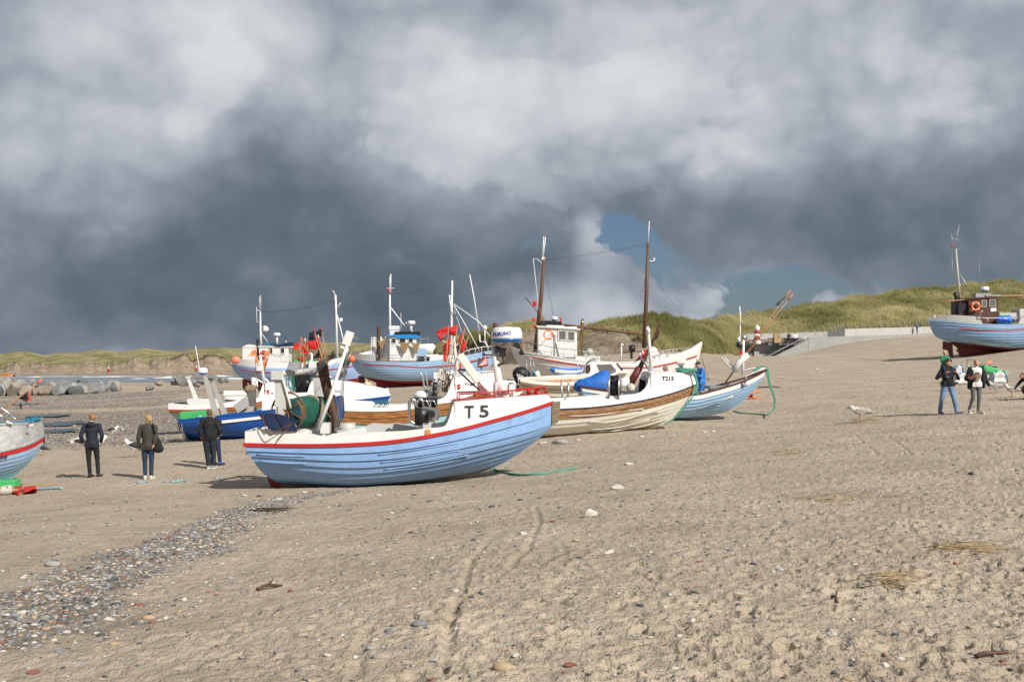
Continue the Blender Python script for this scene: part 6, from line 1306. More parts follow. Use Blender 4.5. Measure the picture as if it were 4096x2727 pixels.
b=MB(); b.lathe(B.p('D',1865,335,0),[(.09,0),(.09,.25),(.001,.28)],n=10); B.part(b,'signal_lamp',mat('red_lamp',(.5,.03,.01),.3),m_)
b=MB(); b.tube(B.ps('D',[(2007,800),(2007,575)],-.3),.02,n=5); b.tube(B.ps('D',[(2122,800),(2122,700)],-.3),.10,n=8); b.box(B.p('D',1935,775,-.2),(.75,.6,.75)); b.box(B.p('D',1932,745,-.2),(.85,.7,.25)); B.part(b,'roof_gear',WHITE,wh)
radar_dome(B,'D',2126,685,88,42,-.3,CLEANW,CLEANW,wh); b=MB(); b.box(B.p('D',2085,808,-.4),(2.0,.6,.28)); B.part(b,'light_bar',BLACK,wh)
ship_rail(B,'guard_rail','J',[(1290,1050),(1480,1060),(2030,1078)],7,GALV,.05)
b=MB(); b.tube(B.ps('J',[(1290,1100),(2030,1118)],-2.0),.02,n=5); B.part(b,'mid_rail',GALV)
b=MB(); B.boxpx('x','O',390,458,600,655,-1.0,1.0,None,join=b,bev=.05); B.boxpx('x','O',600,470,1000,600,-.8,.8,None,join=b); fw=B.part(b,'forward_house',WHITE); B.window('O',410,495,466,570,-1.03,parent=fw)
b=MB(); b.tube(B.ps('O',[(292,385),(310,375),(515,370),(535,380)],-.6),[.30,.42,.42,.30],n=14); B.part(b,'liferaft_canister',CREAM)
b=MB(); b.box(B.p('O',320,425,-.9),(1.0,.3,.6)); B.part(b,'blue_locker',BLUE2)
b=MB(); b.tube(B.ps('O',[(322,340),(320,175),(318,220),(440,215),(437,165),(446,330)],.2),.04,n=5); B.part(b,'frame',GALV)
b=MB(); b.tube(B.ps('S',[(1809,1122),(1806,1260),(1806,1420)],0),[.07,.1,.12],n=8); m2=B.part(b,'fore_mast',WHITE)
b=MB(); b.tube(B.ps('B',[(345,-60),(372,200)],0),.045,n=6); b.tube(B.ps('B',[(398,45),(700,260),(820,425)],0),.04,n=6); b.tube(B.ps('B',[(398,60),(550,320),(705,610)],-.5),.04,n=6); b.tube(B.ps('B',[(400,110),(470,310),(560,600)],.5),.02,n=6); b.tube(B.ps('B',[(585,-300),(640,0),(705,420)],0),.05,n=6); b.tube(B.ps('B',[(700,410),(705,490),(770,490),(800,560)],0),.07,n=6); b.tube(B.ps('B',[(345,-60),(380,-10)],0),.03,n=5); B.part(b,'mast_stay',CLEANW,m2)
b=MB(); b.tube(B.ps('B',[(765,520),(762,350)],-.3),.05,n=6); b.lathe(B.p('B',762,335,-.3),[(.12,-.1),(.19,0),(.19,.2),(.001,.28)],n=12); B.part(b,'gps_dome',CLEANW)
ship_rail(B,'bow_rail','O',[(980,430),(1100,380),(1300,340),(1480,330)],6,CLEANW,.1)
def sidecard(B,fr,x0,y0,x1,y1,t,m,dz=0):
    y_=-float(B.bt(t))-.03; P=B.ps(fr,[(x0,y0),(x1,y0),(x1,y1),(x0,y1)],y_); b=MB(); b.prism(P,(0,.03,0)); return B.part(b,'name_board',m),y_
nb_,y_=sidecard(B,'O',1288,432,1440,515,.80,NAVY); B.text('Maa',"O",1340,432,1432,462,CLEANW,yl=y_-.02,parent=nb_,slant=-10,bold=.02); B.text('Lystfis',"O",1300,475,1438,508,CLEANW,yl=y_-.02,parent=nb_,bold=.02)
b=MB(); b.ell(B.w(B.p('J',890,1118,-1.0)),.30,14,10); q=b.build('buoy',ORANGE); tag(q,'round orange buoy hanging at the stern of the blue-roofed ship','buoy')
for i,(x0,x1,y0,y1,yt) in enumerate(((1290,1425,810,800,965),(1630,1800,845,848,1035),(1820,1965,850,855,1045))):
    t=thing('dried_fish','dried split fish hung on the line, %s'%['beside the rusty exhaust pipe','in front of the wheelhouse door','at the forward end of the blue roof'][i],'dried fish',B.w(B.p('J',(x0+x1)/2,yt,-1.5)),B.yaw,'dried fish on the line')
    xm=(x0+x1)/2; o0=B.p('J',(x0+x1)/2,yt,-1.5); pts=[(x0,y0),(xm-10,y0+35),(x1,y1),(x1-35,y0+95),(xm+22,yt-25),(xm+10,yt),(xm-18,yt-20),(x0+35,y0+95)]
    b=MB(); b.prism([p-o0 for p in B.ps('J',pts,-1.5)],(0,.08,0)); b.build('fillet',FISH,t)
b=MB(); stay(B,'J',(1175,795),(2030,870),.012,join=b,sag=.15,y0=-1.45,y1=-1.45); B.part(b,'line',mat('dark_line',(.06,.05,.05),.8)); b=MB(); stay(B,'D',(1890,350),(2500,250),.009,join=b,sag=.15); stay(B,'D',(1890,362),(2500,262),.009,join=b,sag=.15); B.part(b,'antenna_wire',mat('dark_line',(.06,.05,.05),.8))
# ---- left ship
B=Boat('fishing_ship','pale blue ship with white bulwark and white wheelhouse, furthest left of the large ships','fishing ship','D',800,1440,112,2,SG)
B.hull('D',[(300,1372),(230,1335),(150,1290),(98,1225),(72,1155)],[(1500,1400),(1610,1270),(1690,1130),(1725,1010)],[(72,1155),(300,1186),(600,1202),(1000,1195),(1350,1125),(1725,1015)],2.1,tm=.42,b0=0,pf=2.3,ps_=3.0,nstr=14,lap=.03,bands=[(0,.30,'hull_bottom',REDB),(.30,1,'hull_planking',mat('lavender_blue_paint',(.33,.46,.72),.45,var=.08))],keel=[(700,1400),(1200,1415)],fine=0)
q=B.conv([(190,1225),(300,1240),(540,1258),(1000,1245),(1200,1222),(1430,1185),(1600,1120)]); B.rail('red_stripe',RED,.07,.012,ta=.08,tb=.92,zf=lambda x:np.interp(x,[a[0] for a in q],[a[1] for a in q]),off=-.03)
B.topside('D',[(72,1098),(200,1100),(400,1116),(720,1140),(1000,1130),(1200,1112),(1380,1065),(1725,995)],WHITE,name='bulwark'); B.deck('deck',LGREY,-.1,.02,.97,inset=.1)
B.plate('rudder','D',[(197,1330),(248,1335),(262,1445),(235,1475),(200,1430)],-.06,.12,DRED); B.plate('keel','D',[(240,1345),(1500,1400),(1450,1450),(300,1450),(285,1400)],-.12,.24,REDB)
b=MB(); B.boxpx('x','D',385,955,722,1135,-1.1,1.1,None,join=b,bev=.05); wh=B.part(b,'wheelhouse',WHITE)
b=MB(); b.prism(B.ps('D',[(520,942),(640,930),(765,905),(782,948),(600,958)],-1.25),(0,2.5,0)); B.part(b,'roof',NAVY,wh); b=MB(); b.prism(B.ps('D',[(380,948),(780,955),(780,965),(380,962)],-1.2),(0,2.4,0)); B.part(b,'roof_edge',WHITE,wh)
for w_ in ((505,972,540,1034),(638,972,676,1030)): B.window('D',*w_,-1.13,parent=wh)
DB=mat('faint_blue_lettering',(.12,.16,.32),.5); B.text('Lystfiskertur-Angelfahrt','D',528,1046,690,1060,DB,yl=-1.12,parent=wh,clear=.01); B.text('T.146 "Skagerak"','D',560,1063,660,1075,DB,yl=-1.12,parent=wh,clear=.01)
b=MB(); B.boxpx('x','D',200,965,355,1120,-.9,.9,None,join=b); b.prism(B.ps('D',[(192,966),(240,938),(275,932),(320,938),(362,966)],-.95),(0,1.9,0)); B.part(b,'deck_cabin',WHITE)
b=MB(); b.tube(B.ps('D',[(372,890),(374,1040),(375,1120)],-.4),[.12,.14,.14],n=10); b.ell(B.p('D',372,895,-.4),(.16,.16,.22)); B.part(b,'exhaust_pipe',BLACK)
b=MB(); b.tube(B.ps('D',[(403,560),(405,800),(412,950)],0),[.06,.09,.11],n=8); m_=B.part(b,'aft_mast',CLEANW)
b=MB(); b.tube(B.ps('D',[(394,390),(396,550)],0),.022,n=5); b.tube(B.ps('D',[(406,365),(410,560)],0),.022,n=5); b.tube(B.ps('D',[(360,505),(362,680),(395,678)],0),.022,n=5); b.tube(B.ps('D',[(362,538),(400,555)],0),.025,n=5); b.tube(B.ps('D',[(410,800),(455,860),(490,910)],0),.03,n=5); b.tube(B.ps('D',[(410,790),(480,775)],0),.03,n=5); B.part(b,'antenna',CLEANW,m_)
b=MB(); b.ell(B.p('D',465,760,0),(.28,.2,.24)); b.ell(B.p('D',455,736,0),(.22,.2,.13)); B.part(b,'satellite_dome',CLEANW,m_)
radar_dome(B,'D',592,820,80,36,-.2,CLEANW,CLEANW,wh); b=MB(); b.tube(B.ps('D',[(593,940),(593,838)],-.2),.10,n=8); b.tube(B.ps('D',[(697,920),(697,870)],-.2),.06,n=6); B.part(b,'roof_gear',WHITE,wh); b=MB(); b.box(B.p('D',695,858,-.2),(.3,.3,.24),rot=(0,.2,0)); b.box(B.p('D',495,928,-.2),(.9,.4,.3)); b.box(B.p('D',550,925,-.2),(.35,.4,.3)); B.part(b,'deck_light',mat('teal_steel',(.04,.12,.18),.4),wh)
b=MB(); b.tube(B.ps('D',[(1262,370),(1268,600),(1280,1085)],0),[.07,.09,.12],n=8); b.tube(crv3(B.ps('D',[(1222,322),(1240,332),(1252,370),(1252,430)],0),4),.04,n=6); m2=B.part(b,'fore_mast',CLEANW)
b=MB(); b.tube(B.ps('D',[(1280,600),(1350,890),(1400,1020)],0),.055,n=6); b.tube(B.ps('D',[(1275,485),(1312,485),(1275,520)],0),.025,n=5); b.tube(B.ps('D',[(1280,672),(1330,668),(1285,700)],0),.025,n=5); b.box(B.p('D',1325,650,0),(.25,.2,.3)); b.tube(B.ps('D',[(1310,480),(1312,462)],0),.07,n=6); B.part(b,'mast_stay',CLEANW,m2)
b=MB(); stay(B,'D',(412,566),(1250,425),.011,join=b,sag=.25); stay(B,'D',(412,560),(1250,432),.011,join=b,sag=.32); stay(B,'D',(1290,440),(1650,900),.010,join=b); B.part(b,'wire',mat('dark_line',(.06,.05,.05),.8))
lifering('D',440,1045,46,110.6,'red and white life ring on the left ship, behind an orange flag',m=mat('red_plastic',(.62,.04,.02),.4))
b=MB(); b.ell(W('D',120,1112,109.8),(.42,.3,.36),14,10); tag(b.build('buoy',mat('salmon_buoy',(.75,.22,.16),.4)),'salmon pink buoy on the stern corner of the left ship','buoy')
b=MB(); b.box(B.w(B.p('D',905,1140,-1.7)),(1.9,.4,.35)); tag(b.build('fish_crate',GREENC),'green crate on the bulwark of the left ship','crate')
# ---- big white ship
B=Boat('fishing_ship','big white ship with red line, two brown wooden masts and white wheelhouse','fishing ship','E',900,1500,78,2,SG)
B.hull('E',[(430,1500),(290,1440),(215,1370),(150,1270),(118,1182)],[(1640,1510),(1730,1430),(1790,1290),(1828,1145)],[(118,1182),(250,1232),(450,1265),(700,1303),(920,1318),(1150,1325),(1400,1305),(1600,1262),(1750,1195),(1828,1140)],1.9,tm=.42,b0=0,pf=2.3,ps_=2.6,nstr=14,lap=.03,bands=[(0,.12,'hull_bottom',mat('dark_green_bottom',(.02,.05,.035),.6)),(.12,1,'hull_planking',WHITE)],keel=[(800,1545),(1300,1545)],fine=0)
q=B.conv([(275,1268),(450,1300),(620,1330),(770,1352),(1000,1368),(1250,1370),(1400,1362),(1600,1320),(1792,1258)]); B.rail('red_stripe',RED,.075,.012,ta=.10,tb=.975,zf=lambda x:np.interp(x,[a[0] for a in q],[a[1] for a in q]),off=-.03)
B.rail('gunwale',WHITE,.08,.04,dz=.03); B.deck('deck',LGREY,-.25,.02,.97,inset=.08)
B.plate('keel','E',[(290,1440),(430,1500),(1640,1510),(1600,1560),(420,1560)],-.12,.24,WHITE); B.plate('stem_post','E',[(1800,1150),(1822,1135),(1838,1145),(1800,1300),(1780,1290)],-.1,.2,WHITE)
b=MB(); B.boxpx('x','E',362,1000,712,1275,-.95,.95,None,join=b,bev=.04); wh=B.part(b,'wheelhouse',WHITE)
b=MB(); b.prism(B.ps('E',[(352,990),(745,1018),(742,1028),(352,1002)],-1.1),(0,2.2,0)); B.part(b,'roof',WHITE,wh)
MAR=mat('maroon_trim',(.12,.02,.02),.4)
for w_ in ((551,1038,610,1114),(632,1046,687,1121)): B.window('E',*w_,-.97,m=mat('grey_window',(.14,.15,.14),.1),frame=WHITE,parent=wh,fw=.05)
b=MB(); b.box(B.p('E',452,968,-.3),(1.0,.7,.3),bev=.05); b.box(B.p('E',510,973,-.5),(.9,.4,.26)); B.part(b,'roof_gear',BLACK,wh); b=MB(); b.prism(B.ps('E',[(440,985),(600,990),(600,1000),(440,998)],-.8),(0,1.4,0)); b.tube(B.ps('E',[(512,965),(512,945)],-.4),.08,n=7); B.part(b,'roof_rack',CLEANW,wh)
radar_dome(B,'E',511,928,55,36,-.4,CLEANW,RFL,wh)
b=MB(); b.prism(B.ps('E',[(385,905),(400,900),(445,980),(420,988)],-.5),(0,.15,0)); B.part(b,'yellow_pole_bag',mat('yellow_black',(.35,.27,.03),.6,var=.8,vscale=5),wh)
b=MB(); b.tube(B.ps('E',[(418,385),(390,750),(338,1225)],.3),[.09,.13,.15],n=9); m_=B.part(b,'aft_mast',MASTW)
b=MB(); b.tube(B.ps('E',[(415,190),(403,385)],.3),.03,n=5); b.tube(B.ps('E',[(430,202),(408,385)],.3),.03,n=5); b.tube(B.ps('E',[(320,390),(345,620),(378,960)],.3),.02,n=5); b.tube(B.ps('E',[(320,390),(355,395),(400,430)],.3),.02,n=5); b.box(B.p('E',411,390,.3),(.2,.16,.16)); B.part(b,'antenna',CLEANW,m_)
b=MB(); b.tube(B.ps('E',[(1348,248),(1335,700),(1313,1190)],0),[.08,.13,.15],n=9); m2=B.part(b,'fore_mast',MASTW); b=MB(); b.tube(B.ps('E',[(1360,57),(1350,245)],0),.03,n=5); b.tube(B.ps('E',[(1350,414),(1405,410)],0),.03,n=5); b.box(B.p('E',1405,395,0),(.09,.09,.15)); b.tube(B.ps('E',[(1300,708),(1325,712)],0),.02,n=5); B.part(b,'antenna',CLEANW,m2)
B.part(MB().tube(B.ps('E',[(568,985),(760,1005),(1000,1030),(1300,1070)],-.2),[.08,.10,.09,.06],n=8),'boom',MASTW)
B.part(MB().tube(B.ps('E',[(763,928),(760,970),(740,1255)],-.2),[.06,.125,.14],n=12),'exhaust_pipe',BRASS)
b=MB()
for p0,p1,s_ in (((425,405),(1340,265),.12),((425,398),(1340,256),.08),((425,430),(505,900),0),((422,500),(495,890),0),((1350,470),(1580,800),.05),((1580,800),(1825,1130),.05),((1330,540),(1235,950),0),((1330,520),(1250,1180),0),((565,985),(600,1270),0),((490,1080),(500,1200),0)): stay(B,'E',p0,p1,.007,join=b,sag=s_)
B.part(b,'wire',mat('dark_line',(.06,.05,.05),.8))
b=MB(); b.tube(B.ps('E',[(400,1150),(480,1060),(540,1085)],-1.0),.015,n=5); b.tube(B.ps('E',[(510,1075),(550,1270)],-1.0),.03,n=5); b.tube(B.ps('E',[(510,1090),(512,1260)],-1.0),.025,n=5); B.part(b,'ladder',GALV)
ship_rail(B,'aft_rail','E',[(170,1120),(360,1160),(540,1192),(760,1215),(1000,1240)],9,GALV,.05); ship_rail(B,'bow_rail','E',[(1370,1228),(1500,1215),(1620,1198),(1762,1180)],6,GALV,.08)
b=MB(); b.tube(B.ps('E',[(240,1190),(360,1215),(540,1235),(1000,1300)],-1.75),.015,n=5); B.part(b,'mid_rail',GALV)
b=MB(); B.boxpx('x','E',1335,1245,1690,1330,-.9,.9,None,join=b,bev=.04); B.part(b,'trunk_cabin',WHITE); b=MB(); B.boxpx('x','E',640,1265,920,1320,-.7,.7,None,join=b); B.part(b,'engine_casing',WHITE)
b=MB(); b.lathe(B.p('E',1380,1235,-.3),[(.001,0),(.42,0),(.42,.1),(.001,.12)],n=22,axis=(0,-1,.05)); B.part(b,'trunk_wheel',WHITE)
b=MB(); b.lathe(B.p('E',824,1225,-.3),[(.001,0),(.2,0),(.24,.15),(.14,.3),(.001,.3)],n=18,axis=(0,-1,0)); b.box(B.p('E',824,1262,-.3),(.7,.4,.25)); B.part(b,'winch',mat('pale_green_grey',(.38,.40,.35),.5))
b=MB(); b.tube(B.ps('E',[(1108,1310),(1110,1160)],-.9),.05,n=7); b.lathe(B.p('E',1115,1162,-.9),[(.001,0),(.09,0),(.09,.06),(.001,.08)],n=12,axis=(0,-1,0)); B.part(b,'deck_light',CLEANW)
b=MB(); b.tube(B.ps('E',[(1180,1195,-.6),(1230,1195,-.6)]),.22,n=14); b.box(B.p('E',1200,1245,-.6),(.15,.15,.6)); B.part(b,'net_hauler',BLACK)
lifering('E',455,1072,52,77.0,'bright orange and white life ring on the white wheelhouse')
def tinyflag(fr,x,y,w_,h,Y,m,lab,cat='flag',base=None,group=None):
    t=thing('marker_flag',lab,'marker flag',W(fr,*(base or (x,y+h*2)),Y),0,group); o0=Vector(t.location); MB().tube([Vector((0,0,0)),W(fr,x,y-h*.2,Y)-o0],.015,n=5).build('pole',CANE,t)
    cloth([W(fr,x,y,Y)-o0,W(fr,x-w_,y+h*.1,Y)-o0,W(fr,x-w_*.8,y+h,Y)-o0,W(fr,x+w_*.1,y+h*.8,Y)-o0],m,t,'flag',.05,int(x))
for i,(x,y,w_,h,lab,bs) in enumerate(((348,770,36,50,'topmost small red flag at the aft mast of the white ship',(420,980)),(340,918,32,35,'small red flag in the middle of the aft mast of the white ship',(350,1150)),(350,985,34,32,'lowest small red flag level with the wheelhouse roof of the white ship',(372,1180)),(572,918,15,38,'little red flag on the wheelhouse roof behind the radar of the white ship',(578,990)))):
    tinyflag('E',x,y,w_,h,77.2,FRED,lab,base=bs,group='small red flags of the white ship')
b=MB(); b.tube([W('E',250,738,77.5),W('E',345,850,77.5),W('E',410,940,77.5)],.03,n=5); tag(b.build('boat_pole',BROWNP),'thin dark pole slanting up left from the white ship wheelhouse','pole')
t=thing('marker_flag','pole with two black diamond flags at the stern of the white ship','marker flag',W('E',272,1278,75.5)); o0=Vector(t.location); MB().tube([Vector((0,0,0)),W('E',183,1125,75.5)-o0],.02,n=6).build('pole',CANE,t)
for P in ([(183,1125),(212,1175),(185,1200),(143,1165)],[(213,1185),(245,1248),(205,1255),(190,1235)]): cloth([W('E',x,y,75.5)-o0 for x,y in P],FBLACK,t,'flag',.03,P[0][0])
rope('mooring_rope','thin brown rope hanging from the bow of the white ship to the sand',[B.w(B.p('E',1828,1180)),B.w(B.p('E',1835,1290)),B.w(B.p('E',1868,1400)),GP('E',1900,1490)],.02,mat('brown_rope',(.25,.16,.07),.9))
t=thing('marker_flag','slanting dark pole with red and black flags leaning out of the T215 boat','marker flag',T215.w(T215.p('F',810,580,.1))); o0=Vector(t.location); tw=lambda x,y:T215.w(T215.p('F',x,y,.1))-o0
MB().tube([tw(790,600),tw(885,420),tw(1010,170),tw(1078,0),tw(1088,-35)],[.10,.09,.05,.04,.03],n=8).build('pole',BROWNP,t)
cloth([tw(1092,-45),tw(1080,30),tw(1060,12),tw(1068,-10)],FRED,t,'flag',.03,1); cloth([tw(1085,40),tw(1060,120),tw(1000,180),tw(1020,120)],FBLACK,t,'flag',.04,2); cloth([tw(970,215),tw(945,300),tw(835,355),tw(900,270)],FRED,t,'flag',.05,3)
b=MB(); b.tube([tw(800,560),tw(890,400)],[.13,.12],n=8); b.build('wrapped_float',DRED,t)
# ---- right ship
B=Boat('fishing_ship','weathered pale blue ship with dark red bottom and brown wheelhouse at the right edge','fishing ship','H',700,1050,96,1,SG)
B.hull('H',[(480,1005),(400,962),(330,942),(268,908),(236,855),(218,797)],[(1450,1000),(1580,900),(1640,800),(1660,700)],[(218,797),(330,803),(615,825),(900,828),(1200,805),(1500,745),(1660,690)],2.2,tm=.42,b0=0,pf=2.3,ps_=2.8,nstr=14,lap=.035,bands=[(0,.36,'hull_bottom',DRED),(.36,1,'hull_planking',mat('weathered_blue_paint',(.27,.42,.64),.55,var=.12,stain=((.22,.24,.20),.75,2.2),bump=.4,bscale=9))],keel=[(800,1030),(1200,1020)],fine=0)
q=B.conv([(420,852),(600,866),(800,868),(1100,850),(1500,790)]); B.rail('red_stripe',RED,.07,.012,ta=.12,tb=.9,zf=lambda x:np.interp(x,[a[0] for a in q],[a[1] for a in q]),off=-.03)
B.topside('H',[(218,768),(270,772),(285,757),(300,751),(450,757),(598,768),(616,822)],LGREY,ta=0,tb=.27,name='bulwark'); B.rail('rub_rail',BLUE2,.1,.03); B.deck('deck',LGREY,-.15,.02,.97,inset=.1)
B.plate('keel','H',[(390,958),(480,1000),(1450,1000),(1400,1010),(900,1035),(520,1070),(455,1060),(440,1000)],-.14,.28,DRED); B.plate('rudder','H',[(325,948),(395,960),(400,1040),(405,1075),(375,1060),(362,1015),(325,1010)],-.06,.12,DRED)
b=MB(); b.tube(B.ps('H',[(425,1010),(445,1030)],0),.1,n=8); B.part(b,'propeller',BRASS)
b=MB()
for pts in ([(520,955),(700,972),(775,968),(800,985)],[(560,965),(700,980),(790,983),(825,985)]): b.tube(B.ps('H',pts,-2.0),.03,n=6)
B.part(b,'cooling_pipe',mat('grey_green_pipe',(.15,.22,.18),.5))
b=MB(); B.boxpx('x','H',512,635,735,825,-1.0,1.0,None,join=b,bev=.04); wh=B.part(b,'wheelhouse',BROWNP)
b=MB(); b.prism(B.ps('H',[(500,628),(745,618),(748,628),(500,640)],-1.1),(0,2.2,0)); B.part(b,'roof',BROWNP,wh)
for w_ in ((611,648,641,695),(669,643,710,691)): B.window('H',*w_,-1.02,frame=LGREY,parent=wh,m=mat('grey_window',(.14,.15,.14),.1))
b=MB(); b.prism(B.ps('H',[(675,706),(717,702),(720,727),(677,731)],-1.03),(0,.03,0)); B.part(b,'name_board',CLEANW,wh)
b=MB(); B.boxpx('x','H',440,650,512,765,-.8,.8,None,join=b); B.part(b,'casing',BLACK); B.part(MB().tube(B.ps('H',[(412,590),(424,620),(432,760)],-.6),[.16,.17,.17],n=10),'exhaust_pipe',BLACK)
b=MB(); b.tube(B.ps('H',[(420,270),(433,450),(448,640)],0),[.06,.09,.11],n=8); m_=B.part(b,'mast',mat('cream_mast',(.5,.47,.38),.5))
b=MB(); b.tube(B.ps('H',[(385,150),(402,262)],0),.025,n=5); b.tube(B.ps('H',[(446,88),(424,190),(410,270)],0),.022,n=5); b.tube(B.ps('H',[(380,185),(463,210)],0),.018,n=5); b.tube(B.ps('H',[(388,275),(450,272)],0),.03,n=5); b.tube(B.ps('H',[(440,440),(553,620)],0),.04,n=6); b.tube(B.ps('H',[(390,280),(400,600)],0),.012,n=4); b.tube(B.ps('H',[(590,340),(597,600)],0),.010,n=4); b.tube(B.ps('H',[(440,500),(470,600)],.5),.03,n=5); B.part(b,'antenna',GALV,m_)
b=MB(); b.lathe(B.p('H',393,258,0),[(.08,0),(.08,.2),(.001,.22)],n=10); B.part(b,'signal_lamp',mat('red_lamp',(.5,.03,.01),.3),m_)
radar_dome(B,'H',632,565,62,34,-.3,CLEANW,RFL,wh); b=MB(); b.tube(B.ps('H',[(630,605),(630,575)],-.3),.08,n=7); b.box(B.p('H',610,612,-.3),(1.2,.7,.3)); b.box(B.p('H',690,612,-.6),(1.2,.3,.12)); B.part(b,'roof_gear',GALV,wh)
b=MB(); b.tube(B.ps('H',[(250,655),(400,650),(520,640),(600,628)],-.9),[.03,.05,.05,.04],n=6); b.tube(B.ps('H',[(655,610),(760,615),(1000,610)],-.3),[.03,.06,.05],n=6); b.tube(B.ps('H',[(740,610),(922,628),(1100,640)],-.2),.06,n=6); B.part(b,'boom',CANE)
b=MB(); b.tube(B.ps('H',[(620,720),(598,740),(600,770),(620,778),(760,778),(922,770)],-2.0),.035,n=6); b.tube(B.ps('H',[(655,778),(650,825)],-2.0),.03,n=5); b.tube(B.ps('H',[(860,775),(860,815)],-2.0),.03,n=5); B.part(b,'guard_rail',GALV)
b=MB(); b.box(B.p('H',830,765,-.3),(2.4,1.2,.5)); b.box(B.p('H',915,760,-.3),(1.2,1.6,1.0)); b.prism(B.ps('H',[(880,820),(905,765),(960,760),(960,820)],-1.4),(0,.1,0)); B.part(b,'deck_gear',LGREY)
b=MB(); b.ell(B.w(B.p('H',800,795,-1.4)),(.35,.3,.4)); b.ell(B.w(B.p('H',768,792,-1.4)),(.6,.4,.35)); 
for i,v_ in enumerate(b.v): b.v[i]=tuple(Vector(v_)+Vector((random.uniform(-.04,.04),0,random.uniform(-.04,.04))))
tag(b.build('net_heap',TARP),'crumpled blue bundle on the deck behind the brown wheelhouse','net')
lifering('H',565,692,36,94.7,'orange and white life ring on the brown wheelhouse')
b=MB(); stay(B,'H',(745,595),(922,480),.02,join=b); B.part(b,'wire',ROPEG)
# ================================================================ sea wall with steps, platform, posts
def wbox(fr,pts,Y,th,name,m,parent=None,off=None):
    b=MB(); P=[W(fr,x,y,Y) for x,y in pts]; o=off or Vector((0,0,0)); b.prism([p-o for p in P],(0,th,0)); return b.build(name,m,parent)
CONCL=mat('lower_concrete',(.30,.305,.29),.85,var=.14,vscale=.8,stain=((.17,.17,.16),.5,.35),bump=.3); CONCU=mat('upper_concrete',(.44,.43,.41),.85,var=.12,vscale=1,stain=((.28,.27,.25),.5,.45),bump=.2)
t=thing('sea_wall','long pale concrete sea wall with a flight of steps at the foot of the dune','sea wall',W('G',1000,700,150)); o0=Vector(t.location)
wbox('G',[(435,600),(820,580),(870,560),(990,540),(1000,540),(1000,680),(560,760),(435,775)],151.0,3,'stair_block',CONC,t,o0)
wbox('G',[(330,560),(800,580),(800,600),(435,604),(330,600)],151.15,5,'platform',CONC,t,o0)
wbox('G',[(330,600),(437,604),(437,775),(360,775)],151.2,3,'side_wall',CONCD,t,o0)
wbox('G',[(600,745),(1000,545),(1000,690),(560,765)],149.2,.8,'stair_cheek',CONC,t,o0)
b=MB()   # lower retaining wall running away to the right
P=[W('G',1000,520,150)-o0,W('G',1995,490,158)-o0,W('G',2352,470,163)-o0,W('G',2900,440,168)-o0]
Q=[W('G',1000,720,150)-o0,W('G',1995,600,158)-o0,W('G',2352,570,163)-o0,W('G',2900,560,168)-o0]
for i in range(3):
    a,c,d,e=P[i],P[i+1],Q[i+1],Q[i]; w_=Vector((0,.5,0)); g_=Vector((.03,0,0)); a=a+g_;e=e+g_
    b.add([a,c,d,e,a+w_,c+w_,d+w_,e+w_],[(0,1,2,3),(4,7,6,5),(0,4,5,1),(3,2,6,7),(0,3,7,4),(1,5,6,2)])
b.build('retaining_wall',CONCL,t)
wbox('G',[(320,487),(1200,460),(1200,600),(320,640)],156.5,.6,'upper_wall',CONCU,t,o0)
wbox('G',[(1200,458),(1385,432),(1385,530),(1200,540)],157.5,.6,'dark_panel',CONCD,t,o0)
b=MB(); P=[W('G',1378,432,160)-o0,W('G',2120,412,172)-o0,W('G',2900,395,180)-o0]; Q=[W('G',1378,560,160)-o0,W('G',2120,520,172)-o0,W('G',2900,500,180)-o0]
for i in range(2):
    a,c,d,e=P[i],P[i+1],Q[i+1],Q[i]; w_=Vector((0,.5,0)); b.add([a,c,d,e,a+w_,c+w_,d+w_,e+w_],[(0,1,2,3),(4,7,6,5),(0,4,5,1),(3,2,6,7),(0,3,7,4),(1,5,6,2)])
b.build('back_wall',CONCU,t)
for i in range(14):
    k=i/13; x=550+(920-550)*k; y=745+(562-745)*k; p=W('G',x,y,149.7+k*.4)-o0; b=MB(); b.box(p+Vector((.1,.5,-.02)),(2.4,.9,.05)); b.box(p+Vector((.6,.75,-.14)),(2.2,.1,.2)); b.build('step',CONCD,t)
b=MB(); b.tube([W('G',527,722,149)-o0,W('G',570,722,149)-o0,W('G',880,560,149.5)-o0,W('G',1045,483,150.5)-o0,W('G',1080,483,150.5)-o0],.035,n=6); b.build('hand_rail',GALV,t)
b=MB(); b.box(W('G',560,555,150.3)-o0,(W('G',800,550,150.3).x-W('G',340,555,150.3).x,.9,.30)); b.build('bench_slab',WOODG,t)
b=MB(); b.box(W('G',765,565,150.2)-o0,(4.4,.5,.9)); b.build('bench_support',CONCD,t)
b=MB(); c=W('G',675,535,150); b.box((0,0,1.15),(3.1,1.3,3.1) if 0 else (1.55,.9,2.1),bev=.04); 
t=thing('cabinet','light wooden cabinet standing on the concrete platform','cabinet',W('G',675,578,150.0)); b=MB(); b.box((0,0,.55),(.84,.7,1.1),bev=.02); b.build('body',woodmat('pale_wood',(.36,.24,.11),(.46,.33,.17),1.5),t); b=MB(); b.box((0,0,1.13),(.9,.76,.06)); b.build('top',CONC,t); b=MB(); b.box((-.05,-.355,.55),(.02,.02,1.0)); b.box((.16,-.36,.75),(.2,.02,.22)); b.build('door_seam',WOODG,t)
t=thing('beacon_post','red and white striped post on the concrete platform','post',W('G',468,592,149.8)); 
z=0
H_=(592-408)*.3827/FS*149.8
for i,(a,c_,m) in enumerate(((0,.22,CLEANW),(.22,.42,RED),(.42,.60,CLEANW),(.60,.78,RED),(.78,1.0,CLEANW))):
    r0=.44-.16*a;r1=.44-.16*c_; b=MB(); b.lathe((0,0,H_*a),[(r0,0),(r1,H_*(c_-a))],n=14); b.build('band',m,t)
